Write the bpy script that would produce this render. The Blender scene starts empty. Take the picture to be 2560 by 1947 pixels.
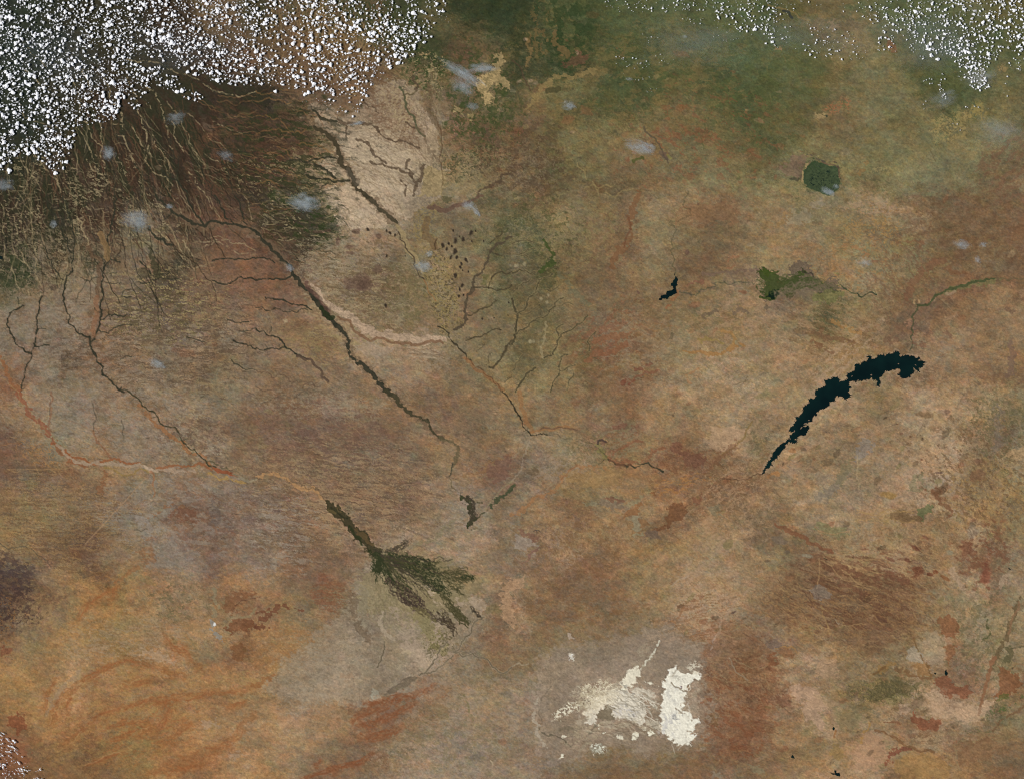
import bpy, bmesh, math
import numpy as np
from mathutils import Vector

# ------------------------------------------------------------------ camera, sky, sun
# 1 unit = 1 km; the land seen is about 1280 km by 973 km, two map pixels to a kilometre
KM = 0.5
CX, CY = 1280.0, 973.5
scene = bpy.context.scene
cam_data = bpy.data.cameras.new("camera")
cam = bpy.data.objects.new("camera", cam_data)
scene.collection.objects.link(cam)
CAM_Z = 3200.0
cam.location = (0, 0, CAM_Z)
cam.rotation_euler = (0, 0, 0)
cam_data.sensor_width = 36
cam_data.lens = 36 * CAM_Z / 1280.0
cam_data.clip_start = 1
cam_data.clip_end = 30000
scene.camera = cam

SUN_EL, SUN_AZ = math.radians(47), math.radians(264)      # azimuth clockwise from north
world = bpy.data.worlds.new("World"); scene.world = world
world.use_nodes = True
wn = world.node_tree
bg = wn.nodes["Background"]
sky = wn.nodes.new("ShaderNodeTexSky")
sky.sky_type = 'NISHITA'; sky.sun_disc = False
sky.sun_elevation = SUN_EL; sky.sun_rotation = SUN_AZ
wn.links.new(sky.outputs[0], bg.inputs[0])
bg.inputs[1].default_value = 0.07
sd = bpy.data.lights.new("sun", 'SUN'); sd.energy = 3.95; sd.angle = math.radians(0.5); sd.color = (1, 0.965, 0.92)
sun = bpy.data.objects.new("sun", sd); scene.collection.objects.link(sun)
tosun = Vector((math.sin(SUN_AZ) * math.cos(SUN_EL), math.cos(SUN_AZ) * math.cos(SUN_EL), math.sin(SUN_EL)))
sun.rotation_euler = tosun.to_track_quat('Z', 'Y').to_euler()
scene.view_settings.view_transform = 'Standard'
scene.view_settings.look = 'None'
scene.view_settings.exposure = 0.0
KR, KG, KB = 0.99, 1.0, 1.05      # light reaching flat ground, per channel

def tag(o, label=None, cat=None, group=None, kind=None):
    if label: o["label"] = label
    if cat: o["category"] = cat
    if group: o["group"] = group
    if kind: o["kind"] = kind
    return o

# ------------------------------------------------------------------ raster of the land's colours, slight atmospheric haze painted in
STEP = 2.0
MX, MY = 60, 60
X0, Y0 = -MX, -MY
NX = int((2560 + 2 * MX) / STEP) + 1
NY = int((1947 + 2 * MY) / STEP) + 1
gx = (X0 + STEP * np.arange(NX)).astype(np.float32)
gy = (Y0 + STEP * np.arange(NY)).astype(np.float32)
PX, PY = np.meshgrid(gx, gy)
rng = np.random.default_rng(11)

def vnoise(u, v, seed):
    r = np.random.default_rng(seed)
    tab = r.standard_normal((256, 256)).astype(np.float32)
    iu = np.floor(u).astype(np.int32); iv = np.floor(v).astype(np.int32)
    fu = (u - iu).astype(np.float32); fv = (v - iv).astype(np.float32)
    fu = fu * fu * (3 - 2 * fu); fv = fv * fv * (3 - 2 * fv)
    a0 = iu & 255; a1 = (iu + 1) & 255; b0 = iv & 255; b1 = (iv + 1) & 255
    return ((tab[b0, a0] * (1 - fu) + tab[b0, a1] * fu) * (1 - fv) + (tab[b1, a0] * (1 - fu) + tab[b1, a1] * fu) * fv)

def fbm(sx, sy, ang=0.0, octv=4, seed=1, x=None, y=None, gain=0.6):
    x = PX if x is None else x; y = PY if y is None else y
    c, s = math.cos(math.radians(ang)), math.sin(math.radians(ang))
    u = (x * c + y * s) / sx; v = (-x * s + y * c) / sy
    out = 0; a = 1.0; n = 0
    for k in range(octv):
        out = out + a * vnoise(u + 17.3 * k + 5, v + 9.1 * k + 3, seed * 31 + k)
        n += a * a; a *= gain; u = u * 2.03; v = v * 2.03
    return out / (math.sqrt(n) * 0.62)

def sstep(a, b, x):
    t = np.clip((x - a) / (b - a), 0, 1); return t * t * (3 - 2 * t)

PAL = {  # hazy grey-greens F and J carry the air's haze in their colour
 'A': (46, 52, 42), 'B': (54, 52, 38), 'C': (48, 58, 36), 'D': (62, 68, 42), 'E': (78, 80, 50), 'F': (88, 90, 62),
 'G': (98, 86, 55), 'H': (119, 103, 71), 'I': (132, 117, 82), 'J': (112, 104, 80), 'K': (62, 51, 39), 'L': (76, 57, 43),
 'M': (100, 72, 52), 'N': (118, 87, 62), 'O': (124, 84, 58), 'P': (113, 90, 63), 'Q': (129, 103, 73), 'R': (141, 117, 86),
 'S': (155, 128, 98), 'T': (143, 112, 73), 'U': (135, 99, 65), 'V': (156, 132, 108), 'W': (133, 116, 92), 'X': (119, 103, 82),
 'Y': (98, 83, 66), 'Z': (78, 66, 60), 'a': (126, 104, 66), 'b': (140, 118, 80), 'c': (112, 84, 64), 'd': (160, 146, 122),
 'e': (104, 74, 56), 'f': (146, 110, 74)}
MAP = """
AAAABBBBBKKKGPPG DPPPPGGPDDDGCCCC CDGEEEFEFFFEFFFF EGGPPFFFFFFFJGGG
AAABBBBBBKKKPYPP DPPPcGPPGDDGGCCC DDGEEEEFFFPEFFFF FGPQPQQFFFEEEFFG
AAAABBBBBKKKKYPP GPPPPPPGDDDDMGGC CGCEDEEEEGGFFFFE EFGGQQQGEFFFEEFE
AAAABBBBBBBKKKYP PPcPPPPPGDCDMMGG CGCDDGEEEGGGFFFF FFGGQHWHGEEFEEFE
AAABBBKBBBBKKKYP PPPPcPPPgHGGMGQG CDDDMPEEEEGEEEFE GFFGGHJHHEEEEJGH
AAABBBKKKBBBKKKB BPPPPQQQQQHHEPQE EPHHHEEEEEGEEEEE EFGGHHHHHGEEEEHG
AAABBKKKKKKBBLKB BBPQPPQQQQWXYEHE GHHGEEEEEGPHGEEE GGGGPHHHJQEEFGHH
AAAABKKBBKKLLLLK LLLRQQHQQQWWNGEE NMGGPGGGQGNNGGEE GGGNNQJHGHHGHaHG
AAABBBBBBKBKLLLL LLLBRRRQQQQXNMMH MGGQHHQQQNNGHGPE EGHHPHHHHHHHaJJJ
AABBBBLBKKBKKLLL LLLLQRRRRRHHXPMN PGMHHHQQQPHHHPNG GJIHHHHHHHHHIIJP
ABKKLKBLLKKKLLBK LLRRRRRRRRHaaIGG YGGGHHQPQQYPQHHG HcYGIIHHIIJJJPNc
BBKKLLBBLLKKLLKK LLDRRRRRRWYaIIHX QYMPPMMPNQQQIIHI IIEEPIGHIJJJIPNW
KBBKBKLLBBLLKLLB KXDBSSRSWHYHWWEH GPGHHHHPRRRRQPQI IIIIIRSSHPPPNPPP
KKKBBLLLWWKLMMMM BKKBDSSRSHHYPQHE EGIIHHHNIIIQPPQI TIJJIHISRWPPPPPN
KKKBKQLHEPPBLMMM LBBBCRSRRSHHYEIE WEHIHHPPIIHPPPPT fRRIHaQHIPPPPPNN
KKQBDKLHXXPPMMNN LMKBRRWRXHIHHIEG XEHGPQQcRIPHPHQI fTUQIIIHHJPPPHPP
BCWKQDKPXPBBPPNN NMLRQPXXYHHRHQPE XGDPPPcPIIPcNcQI IIIQTIIIHHaPPXPc
CCQLWWWPXYBPccNO NMcWWXXPPHHIPHIE cGDaPPPIIIPPQIQR IIITTSWIaaaPcPcP
GQWPWWPXXYYQPQcN OcNQRXPPPHHIQPIE GGHIaPPPPQQHQHRX cYXaITIPPHcNNTRN
WXWQXXOPPYYPPQXU QcPRQRHPHHHHQPHH aGGQHXPQHQHHHQRR WcIEEIQPPccPQQRR
XXXXWQQPWPYYQPWQ XQPPRSRHQQHHHQHH aGHQPXXTQQQIaabR IQQEIIQPccQRQQQR
XXXcWOQQQHXXWPWX XXQPPRSSSSSSHHHH GGIPGNNNPQIRaTTR SRTQaTQQPRWWRQRQ
QXXXKQOQQPXPQPaP XQQQPQSWQRRPHHII GGIHGNNIPIIRSSSR RSRRTTTPPSQWRQQT
OPWXPXQPXXPQPHXQ QPQQQPPQWWRQPHGa GIHIGNPPNNISSSRI RRaRQRPSNPQcRNNc
OTWXPXQWPWWQHHIX PcPPPWQQQPcPQQPT TIUHPPNNQRSRQRSS IRRSSTHHRSRTRRbI
QRWWXWcWUPWWWXXP XPPQWWQQPUPcPPQQ UIcHNWQNQTRHRSSR RTRSSRHQRSSSSbHH
PTQWXWQWWXUWPXcP cPccccPcPPQQPPPI PHHTNXccTRQURRSa PRSRQRRQSSRRRTYJ
ePTJWWQXXWWPWWPP cXccXccPcXQTQPPP RWWHHcPNIQNPRSSG SSRRQPQQQSSRQQYJ
ePPHIQUXWXWIWWPX XcXPPXXXcXcTTPQc cXXWWHOHIONNNPSG SRPHQWWWRSSSQPXS
cYPOOTTTTQXQTPTQ PQTPQPQXQPQHRUcc cYXXUTUUUNNcPPNP TSQRWHQQSWSRWPTI
cXPXPPUXXWXQXWPX QPTQPQPQPcQRHXXc IWTaaaTTTNUUNNNN QRRSXXXSSSWSTPTI
PaHHPXUXXWXcPcXc XcPTTQQNPcQRWWXP HTNNPJIXTRTNQPRS PPSWXSRSRSSRNTTP
aaaHHPWXXWPNNMXc XccQTQPQQPQHWXIQ XTTNNTTTXPNNRQPQ PTWRSRTTPPPQSTPI
aTPPMMPXQWWccNcW XXcPQRQQRSRRHSSP WcSQTTTTPNTRTTSP PPPHIWRaTTTTSSPI
TaUMMMQQQPXXXcQX PQNQPPQHRHRSSSQP WXcSPNNTaTTTRQRN JPNQQRRSScQRQcNX
ZYXTaMMHbQUWXcQW WQPNNPQWIRHHHRQQ XNTNNNTTITQSWRQR IHQNTTTRRPTWNNPR
ZZZXTTMaTUWWWcTT RQPNNPWXXcHHHRRQ HTNMPNPHHTQSSRRR QIPPPPPPPNPRSSNW
ZYNYHTUHQWXXWHNN XQHPNHXXHRHHHRXN SPPPHPPQTTSSSSTN PPJXNPPNUIWHRHNI
ZXXXTTabbWXHWHWN QHHHQHPXHXHHHHQP SPPNTQPQHUSSSRXP NNTHNNNPcPHTIWIW
YXXQbTaHRQTRRbWM TQTHQWYXHWXHHWNN RPPHHPPHQXXUSXHX XTHTPHNNNIRUWWIR
NXHQbTQHQRQUHJMP TTTHWWWPHWSWHXNN HHHWHHHXXXXWXXPP XUUSTPPHHISUHIHR
TbQaSQWHURSWHUQN TTHWQRWXHWSSXWHP HHWXHXXXWXXXXHPP USSSQHWHTWSNWWHI
bTaQSWUTUUUTbUTR THQHWRXHXWXXWHHH XWHXWWWWWXXXTPPT RRPHQQHGGRHNNWWN
aTTRSUQQRQHQQQQH HQWWRWWHXXUUHRRR WWHXXWWSdXXdXWNN NSSRHGGGHSSNNSTN
PTbUSUUQHTUTTTQQ RRSTUTNNNNUHWWRW WXXHXRRRWXdXXUNN QPSSHHHSNHSSSSEI
PNTTUUQHaUUTRTWW TSSTTTNNNHHWWWHR XWHHRWWXXXWSXNNN QTHSTHRTNNNHWHHI
NNPPTMPHaaQUTTRQ QRQRHHNNHHWWXWWH XWXXWHHXXHHXNNNN RTHHTTRRHQSNPQPP
PNPPPMPPaaUUUUQS TRRHUPNNHRSWWWXW WXXXHHPHPHNNNNNP NPTTTSSTTTTTTPPP
eePPPPPPaTTTNTRR TTQPNNHXRSWWWWWX WWPPPPPPPPNPPJPP TQTSTSSPPTTTTUNP
"""
rows = [r.replace(" ", "") for r in MAP.strip().splitlines()]
assert len(rows) == 49, len(rows)
for i, r in enumerate(rows): assert len(r) == 64, (i, len(r))
PAL['g'] = (104, 92, 60)
cells = np.array([[PAL[ch] for ch in r] for r in rows], np.float32) / 255
def cblur(c, k=2):
    w = np.exp(-0.5 * (np.arange(-k, k + 1) / 1.25) ** 2); w /= w.sum()
    q = np.pad(c, ((k, k), (k, k), (0, 0)), mode='edge')
    q = sum(w[i] * q[i:i + c.shape[0]] for i in range(2 * k + 1))
    return sum(w[i] * q[:, i:i + c.shape[1]] for i in range(2 * k + 1))
_l = cells.mean(axis=2, keepdims=True); _b = cblur(cells); _bl = _b.mean(axis=2, keepdims=True)
_chr = 0.42 * cells / _l + 0.58 * _b / _bl              # hue drifts slowly, brightness keeps more of its patches
cells = (_chr * (0.72 * _l + 0.28 * _bl)).astype(np.float32)
cells[:, :, 0] *= 1.01; cells[:, :, 2] *= 0.975; cells[:, :, 1] *= 0.99
cells[:7, 14:25] *= 0.88; cells[:7, 14:25, 2] *= 1.05
cells[:12, 34:, 0] *= 0.94; cells[:12, 34:, 2] *= 0.95; cells[:10, 40:] *= 1.02
cells[12:40, 30:, 0] *= 0.995; cells[12:40, 30:, 2] *= 0.99; cells[12:36, :34, 0] *= 0.985; cells[12:36, :34, 2] *= 1.03; cells[30:, 10:40, 2] *= 1.03
cells[36:, :18, 0] *= 1.05; cells[36:, :18, 2] *= 0.92
cells[24:] *= 1.045; cells[22:24] *= 1.02; cells[12:24, :30] *= 1.02
CELL = 40.0

def samp_bilinear(x, y):
    u = np.clip(x / CELL - 0.5, 0, 62.999); v = np.clip(y / CELL - 0.5, 0, 47.999)
    iu = u.astype(np.int32); iv = v.astype(np.int32)
    fu = (u - iu)[..., None]; fv = (v - iv)[..., None]
    return ((cells[iv, iu] * (1 - fu) + cells[iv, iu + 1] * fu) * (1 - fv)
            + (cells[iv + 1, iu] * (1 - fu) + cells[iv + 1, iu + 1] * fu) * fv)

def samp_near(x, y):
    u = np.clip(x / CELL, 0, 63.99).astype(np.int32); v = np.clip(y / CELL, 0, 48.99).astype(np.int32)
    return cells[v, u]

# smooth warp fields that make region borders ragged and natural
wx1, wy1 = fbm(70, 50, 10, 5, 2, gain=0.7), fbm(70, 50, -10, 5, 3, gain=0.7)
wx2, wy2 = fbm(26, 16, -12, 5, 4, gain=0.75), fbm(22, 14, 20, 5, 5, gain=0.75)
wx3, wy3 = fbm(9, 5, -14, 4, 14, gain=0.75), fbm(9, 6, 24, 4, 15, gain=0.75)
IMG = 0.44 * samp_bilinear(PX + 9 * wx1, PY + 8 * wy1)
IMG += 0.20 * samp_near(PX + 13 * wx1 + 8 * wx2, PY + 11 * wy1 + 7 * wy2)
IMG += 0.18 * samp_near(PX + 15 * wx2 + 7 * wx3 - 6 * wx1, PY + 12 * wy2 + 6 * wy3 - 6 * wy1)
IMG += 0.18 * samp_near(PX + 19 * wx3 + 5 * wx1, PY + 15 * wy3 + 5 * wy2)
IMG = IMG.astype(np.float32)
IMG += 0.16 * (IMG.mean(axis=2, keepdims=True) - IMG) * np.array([1.0, 0.6, 1.0], np.float32)

FINE = fbm(9, 7, 0, 3, 7, gain=0.5)              # small scale, used for ragged edges
MED = fbm(16, 12, 15, 4, 8)

def ellw(cx, cy, rx, ry, ang=0, soft=0.35):
    c, s = math.cos(math.radians(ang)), math.sin(math.radians(ang))
    u = ((PX - cx) * c + (PY - cy) * s) / rx; v = (-(PX - cx) * s + (PY - cy) * c) / ry
    return 1 - sstep(1 - soft, 1 + soft, np.sqrt(u * u + v * v) + 0.12 * MED)

# general mottling: brightness, then red / green drifts
dark_ul = 1 - 0.5 * sstep(0.15, 0.35, IMG.mean(axis=2))
lum = 0.020 * fbm(30, 20, 5, 4, 20) + 0.020 * fbm(9, 6, 0, 4, 21, gain=0.8) + 0.010 * FINE
def ridge(sx, sy, ang, seed, octv=4, wp=6):
    n = fbm(sx, sy, ang, octv, seed, PX + wp * wx2, PY + wp * wy2, gain=0.55)
    return 1 - np.clip(np.abs(n) * 2.2, 0, 1)
# faint dendrites: drainage lines and low crests
veins = ridge(46, 30, 20, 70) ** 3; crest = ridge(38, 24, -25, 71) ** 3; veins2 = ridge(17, 11, 10, 72, wp=3) ** 2
tb1 = np.tanh(4 * fbm(26, 15, -8, 4, 75, gain=0.7)); tb2 = np.tanh(5 * fbm(12, 7, 12, 4, 76, gain=0.7)); tb3 = np.tanh(4 * fbm(40, 26, 20, 5, 77, gain=0.75))
IMG[..., 0] *= 1 + 0.014 * tb3 + 0.008 * tb2; IMG[..., 2] *= 1 - 0.022 * tb3 - 0.012 * tb2
lum = lum + 0.022 * tb1 + 0.012 * tb2 - 0.050 * veins + 0.06 * crest - 0.022 * (veins2 - 0.35)
hue = fbm(34, 24, -8, 5, 22, gain=0.7)
grn = fbm(24, 18, 30, 5, 23, gain=0.7)
IMG *= (1 + lum)[..., None]
IMG[..., 0] *= 1 + 0.009 * hue; IMG[..., 2] *= 1 - 0.010 * hue; IMG[..., 1] *= 1 + 0.006 * grn
IMG[..., 0] *= 1 - 0.008 * grn

# ---- tools: T() turns coordinates of one of the 16 survey sheets into map coordinates
TO = {0: 0, 1: 490, 2: 980, 3: 1457}
def T(tx, ty, pts): return [(tx * 640 + x / 3.428, TO[ty] + y / 3.428) for x, y in pts]

def fractal(pts, jag=0.12, closed=False, minlen=7, seed=0):
    r = np.random.default_rng(seed * 7 + int(abs(pts[0][0] * 13 + pts[0][1] * 7)))
    P = [np.array(p, float) for p in pts]
    if closed: P.append(P[0])
    while True:
        out = [P[0]]; did = False
        for a, b in zip(P[:-1], P[1:]):
            L = np.hypot(*(b - a))
            if L > minlen:
                n = np.array([-(b - a)[1], (b - a)[0]])
                out.append((a + b) / 2 + n * np.clip(r.normal(0, jag), -2.2 * jag, 2.2 * jag)); did = True
            out.append(b)
        P = out
        if not did: break
    if closed: P = P[:-1]
    return np.array(P)

def win(x0, y0, x1, y1):
    i0 = max(0, int((x0 - X0) / STEP)); i1 = min(NX, int((x1 - X0) / STEP) + 2)
    j0 = max(0, int((y0 - Y0) / STEP)); j1 = min(NY, int((y1 - Y0) / STEP) + 2)
    return i0, i1, j0, j1

def seg_min(D, x, y, a, b, wa, wb):
    d = b - a; L2 = float(d @ d) + 1e-9
    t = np.clip(((x - a[0]) * d[0] + (y - a[1]) * d[1]) / L2, 0, 1)
    dist = np.hypot(x - a[0] - t * d[0], y - a[1] - t * d[1]) - (wa + (wb - wa) * t) / 2
    np.minimum(D, dist, out=D)

MASKS = {}
def blend(sl, m, col, keep, alpha, name):
    col = np.array(col, np.float32) / 255
    reg = IMG[sl]
    tgt = col[None, None, :]
    if keep:                      # keep part of the ground's own mottling
        l = reg.mean(axis=2, keepdims=True)
        lm = l.mean() if l.size else 1
        tgt = tgt * (1 + keep * (l / max(lm, 1e-3) - 1))
    m = (m * alpha)[..., None]
    IMG[sl] = reg * (1 - m) + tgt * m
    if name:
        if name not in MASKS: MASKS[name] = np.zeros((NY, NX), np.float32)
        MASKS[name][sl] = np.maximum(MASKS[name][sl], m[..., 0])

def line(pts, w, col, alpha=0.85, jag=0.10, soft=1.6, edge=0.5, brk=None, keep=0.0, name=None, seed=0):
    n = len(pts)
    ws = [w] * n if np.isscalar(w) else list(np.interp(np.linspace(0, 1, n), np.linspace(0, 1, len(w)), w))
    P = fractal(pts, jag, seed=seed)
    orig = np.array(pts, float)
    # widths by nearest arclength fraction
    s0 = np.r_[0, np.cumsum(np.hypot(*np.diff(orig, axis=0).T))]; s1 = np.r_[0, np.cumsum(np.hypot(*np.diff(P, axis=0).T))]
    W = np.interp(s1 / s1[-1], s0 / s0[-1], ws)
    pad = max(ws) + 6
    i0, i1, j0, j1 = win(P[:, 0].min() - pad, P[:, 1].min() - pad, P[:, 0].max() + pad, P[:, 1].max() + pad)
    if i1 <= i0 or j1 <= j0: return
    D = np.full((j1 - j0, i1 - i0), 1e3, np.float32)
    for k in range(len(P) - 1):
        a, b = P[k], P[k + 1]
        pw = max(W[k], W[k + 1]) + 6
        a0, a1, b0, b1 = win(min(a[0], b[0]) - pw, min(a[1], b[1]) - pw, max(a[0], b[0]) + pw, max(a[1], b[1]) + pw)
        a0, a1, b0, b1 = max(a0, i0), min(a1, i1), max(b0, j0), min(b1, j1)
        if a1 <= a0 or b1 <= b0: continue
        seg_min(D[b0 - j0:b1 - j0, a0 - i0:a1 - i0], PX[b0:b1, a0:a1], PY[b0:b1, a0:a1], a, b, W[k], W[k + 1])
    sl = (slice(j0, j1), slice(i0, i1))
    ev = 0.6 * edge * np.minimum(1.0, max(ws) / 4.0)
    m = 1 - sstep(-soft * 0.5, soft * 0.9, D + ev * min(2.2, max(1, max(ws) * 0.22)) * FINE[sl])
    m *= min(1.0, 0.45 + max(ws) / 5.0)
    if brk is not None: m = m * sstep(brk - 0.5, brk + 0.5, FINE[sl] + 0.7 * MED[sl])
    blend(sl, m, col, keep, alpha, name)

def poly(pts, col, alpha=0.85, warp=2.0, soft=3.0, jag=0.08, keep=0.5, brk=None, name=None, minlen=10):
    P = fractal(pts, jag, closed=True, minlen=minlen)
    if name is None and alpha > 0.5 and col[0] < 130: alpha *= 0.9
    pad = 8 + 3 * warp
    i0, i1, j0, j1 = win(P[:, 0].min() - pad, P[:, 1].min() - pad, P[:, 0].max() + pad, P[:, 1].max() + pad)
    sl = (slice(j0, j1), slice(i0, i1))
    if i1 <= i0 or j1 <= j0: return
    x = PX[sl] + warp * (FINE[sl] + 0.6 * wx2[sl]); y = PY[sl] + warp * (0.7 * FINE[sl][::-1] + 0.6 * wy2[sl])
    inside = np.zeros(x.shape, bool); D = np.full(x.shape, 1e3, np.float32)
    Q = np.vstack([P, P[:1]])
    for a, b in zip(Q[:-1], Q[1:]):
        if a[1] != b[1]:
            c = ((a[1] > y) != (b[1] > y)) & (x < (b[0] - a[0]) * (y - a[1]) / (b[1] - a[1]) + a[0])
            inside ^= c
        seg_min(D, x, y, a, b, 0, 0)
    sd_ = np.where(inside, D, -D)
    m = sstep(-soft * 0.5, soft * 0.5, sd_)
    if brk is not None: m = m * sstep(brk - 0.6, brk + 0.6, FINE[sl] + 0.7 * MED[sl])
    blend(sl, m, col, keep, alpha, name)

def blob(cx, cy, rx, ry, col, alpha=0.8, ang=0, soft=0.35, keep=0.6, name=None):
    r = max(rx, ry) * 1.6 + 4
    i0, i1, j0, j1 = win(cx - r, cy - r, cx + r, cy + r)
    if i1 <= i0 or j1 <= j0: return
    sl = (slice(j0, j1), slice(i0, i1))
    c, s = math.cos(math.radians(ang)), math.sin(math.radians(ang))
    u = ((PX[sl] - cx) * c + (PY[sl] - cy) * s) / rx; v = (-(PX[sl] - cx) * s + (PY[sl] - cy) * c) / ry
    q = np.sqrt(u * u + v * v) + 0.16 * MED[sl] + min(0.12, 1.0 / max(rx, 1)) * FINE[sl]
    blend(sl, 1 - sstep(1 - soft, 1 + soft, q), col, keep, alpha, name)

_sn = {}
def speckle(ell, col, sx, sy, ang, thr, alpha=0.6, seed=1, octv=3, wid=0.7, soft=0.35, gain=0.65, mod=None):
    key = (sx, sy, ang, seed, octv)
    cx, cy, rx, ry = ell[:4]; ea = ell[4] if len(ell) > 4 else 0
    r = max(rx, ry) * 1.6
    i0, i1, j0, j1 = win(cx - r, cy - r, cx + r, cy + r)
    if i1 <= i0 or j1 <= j0: return
    sl = (slice(j0, j1), slice(i0, i1))
    c, s = math.cos(math.radians(ea)), math.sin(math.radians(ea))
    u = ((PX[sl] - cx) * c + (PY[sl] - cy) * s) / rx; v = (-(PX[sl] - cx) * s + (PY[sl] - cy) * c) / ry
    w = 1 - sstep(1 - soft, 1 + soft, np.sqrt(u * u + v * v) + 0.15 * MED[sl])
    n = fbm(sx, sy, ang, octv, 100 + seed, PX[sl] + 2 * wx2[sl], PY[sl] + 1.5 * wy2[sl], gain=gain)
    if mod is not None:
        mx_, my_, ma_, mt_ = mod
        w = w * sstep(mt_ - 0.6, mt_ + 0.6, fbm(mx_, my_, ma_, 2, 400 + seed, PX[sl] + 4 * wx2[sl], PY[sl] + 4 * wy2[sl]))
    blend(sl, w * sstep(thr - wid * 0.5, thr + wid * 0.5, n), col, 0, alpha, None)

def fill_strokes(n, ell, angf, cols, L=(10, 40), w=(1.0, 1.9), al=(0.2, 0.45), seed=0, jag=0.16, bend=12):
    """crisp little stream lines and crests that follow the grain of the land"""
    r = np.random.default_rng(seed + 5000)
    cx, cy, rx, ry = ell[:4]; ea = math.radians(ell[4] if len(ell) > 4 else 0); c, s = math.cos(ea), math.sin(ea)
    for k in range(n):
        q = math.sqrt(r.random()); t = r.uniform(0, 6.283)
        u, v = rx * q * math.cos(t), ry * q * math.sin(t)
        x, y = cx + u * c - v * s, cy + u * s + v * c
        a = angf(x, y) if callable(angf) else angf
        a = math.radians(a + r.normal(0, bend)); ln_ = r.uniform(*L); P = [(x, y)]
        for _ in range(3):
            a += r.normal(0, 0.22)
            P.append((P[-1][0] + ln_ / 3 * math.cos(a), P[-1][1] + ln_ / 3 * math.sin(a)))
        ww = r.uniform(*w)
        line(P, [ww * 0.5, ww, ww * 0.6], cols[int(r.integers(len(cols)))], r.uniform(*al), jag=jag, edge=0.5, seed=k)

def fill_patches(n, ell, cols, R_=(3, 12), al=(0.15, 0.4), seed=0, ang=0, asp=1.8):
    r = np.random.default_rng(seed + 7000)
    cx, cy, rx, ry = ell[:4]
    for k in range(n):
        q = math.sqrt(r.random()); t = r.uniform(0, 6.283)
        a = r.uniform(*R_) * (0.6 + 0.8 * r.random() ** 2)
        blob(cx + rx * q * math.cos(t), cy + ry * q * math.sin(t), a * r.uniform(1, asp), a / r.uniform(1, asp), cols[int(r.integers(len(cols)))], r.uniform(*al), ang=ang + r.normal(0, 20), soft=0.22, keep=0.7)

def strands(pts, w, n, col, sw=(1.2, 2.6), alpha=0.75, name=None, seed=0, jag=0.30, ends=0.6, keep=0.0):
    """a braid of n thin threads that wander inside a band w wide along the guide"""
    r = np.random.default_rng(900 + seed)
    G = np.array(pts, float); s0 = np.r_[0, np.cumsum(np.hypot(*np.diff(G, axis=0).T))]
    L = s0[-1]; ws = np.atleast_1d(np.array(w, float))
    for k in range(n):
        a = r.uniform(0, ends) * L if k % 3 else 0.0
        b = a + (L - a) * r.uniform(0.45, 1.0)
        m = max(4, int((b - a) / 9))
        wk = r.uniform(0.55, 1.35)
        ss = np.linspace(a, b, m)
        x = np.interp(ss, s0, G[:, 0]); y = np.interp(ss, s0, G[:, 1])
        W = np.interp(ss / L, np.linspace(0, 1, len(ws)), ws) * wk
        dx, dy = np.gradient(x), np.gradient(y); q = np.hypot(dx, dy) + 1e-6
        t = np.cumsum(r.normal(0, 0.48, m)) + r.uniform(-0.8, 0.8)
        t = np.clip((t + 1) % 4 - 1, -1, 3); t = np.where(t > 1, 2 - t, t)
        P = [(px - dy_ / q_ * tt * ww / 2, py + dx_ / q_ * tt * ww / 2) for px, py, dx_, dy_, q_, tt, ww in zip(x, y, dx, dy, q, t, W)]
        line(P, [sw[0], r.uniform(*sw), sw[0] * 0.8], col, alpha, jag=jag, edge=0.8, name=name, seed=k + seed, keep=keep)

def E(tx, ty, cx, cy, rx, ry, ang=0):
    (x, y), = T(tx, ty, [(cx, cy)]); return (x, y, rx / 3.428, ry / 3.428, ang)

# ------------------------------------------------------------------ texture fields
PALE = (136, 120, 92); DK = (44, 46, 38)
# upper left: dark woodland with pale grassy dashes
for e, c, thr, al, sd_ in [(E(0,1,250,200,420,420), (46, 47, 33), 0.15, 0.75, 250), (E(0,1,500,100,700,330), (52, 40, 32), 0.3, 0.6, 251), (E(0,0,1000,1350,1000,420), (47, 48, 34), 0.1, 0.75, 252),
                        (E(0,0,1500,1250,900,500), (54, 42, 33), 0.3, 0.6, 253), (E(0,0,1700,1000,600,400), (50, 50, 36), 0.2, 0.7, 254)]:
    speckle(e, c, 15, 70, -16 if sd_ < 254 else -50, thr, al, seed=sd_, octv=3, wid=1.0)
speckle(E(1,0,330,1300,560,420), (50, 54, 34), 30, 8, 8, 0.2, 0.7, seed=255, wid=0.9)
speckle(E(1,0,330,1500,560,230), (132, 118, 86), 12, 2.4, 10, 1.4, 0.6, seed=256, octv=2)
speckle(E(0,0,1500,1350,900,400), (96, 66, 48), 8, 40, -20, 0.9, 0.3, seed=257)
for k, (e, thr) in enumerate([(E(0,1,300,330,420,420), 1.15), (E(0,1,690,130,100,260,-15), 0.3), (E(0,1,500,520,150,220), 0.6),
                              (E(0,0,650,1550,900,330), 1.45), (E(0,1,1250,150,330,230,35), 0.75), (E(0,0,850,1560,110,160), 0.5),
                              (E(0,0,230,1400,200,160), 0.7), (E(0,0,600,1590,130,120), 0.6), (E(0,1,80,250,120,400), 1.5), (E(1,1,250,180,260,200,30), 1.0)]):
    speckle(e, (150, 136, 104), 9, 2.8, 14 if k != 4 else 30, thr + 0.3, 0.6, seed=k, octv=2, wid=0.8, mod=(16, 80, -14, 0.35 if k in (0, 3, 7) else -0.4))
speckle(E(0,1,450,600,500,330), (126, 112, 90), 7, 5, 0, 0.4, 0.5, seed=12, gain=0.8)
speckle(E(0,1,300,120,420,300), (50, 50, 35), 14, 12, 0, 0.6, 0.6, seed=13)
speckle(E(0,1,150,620,170,160), (52, 58, 38), 12, 14, 0, 0.2, 0.7, seed=14)
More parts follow.
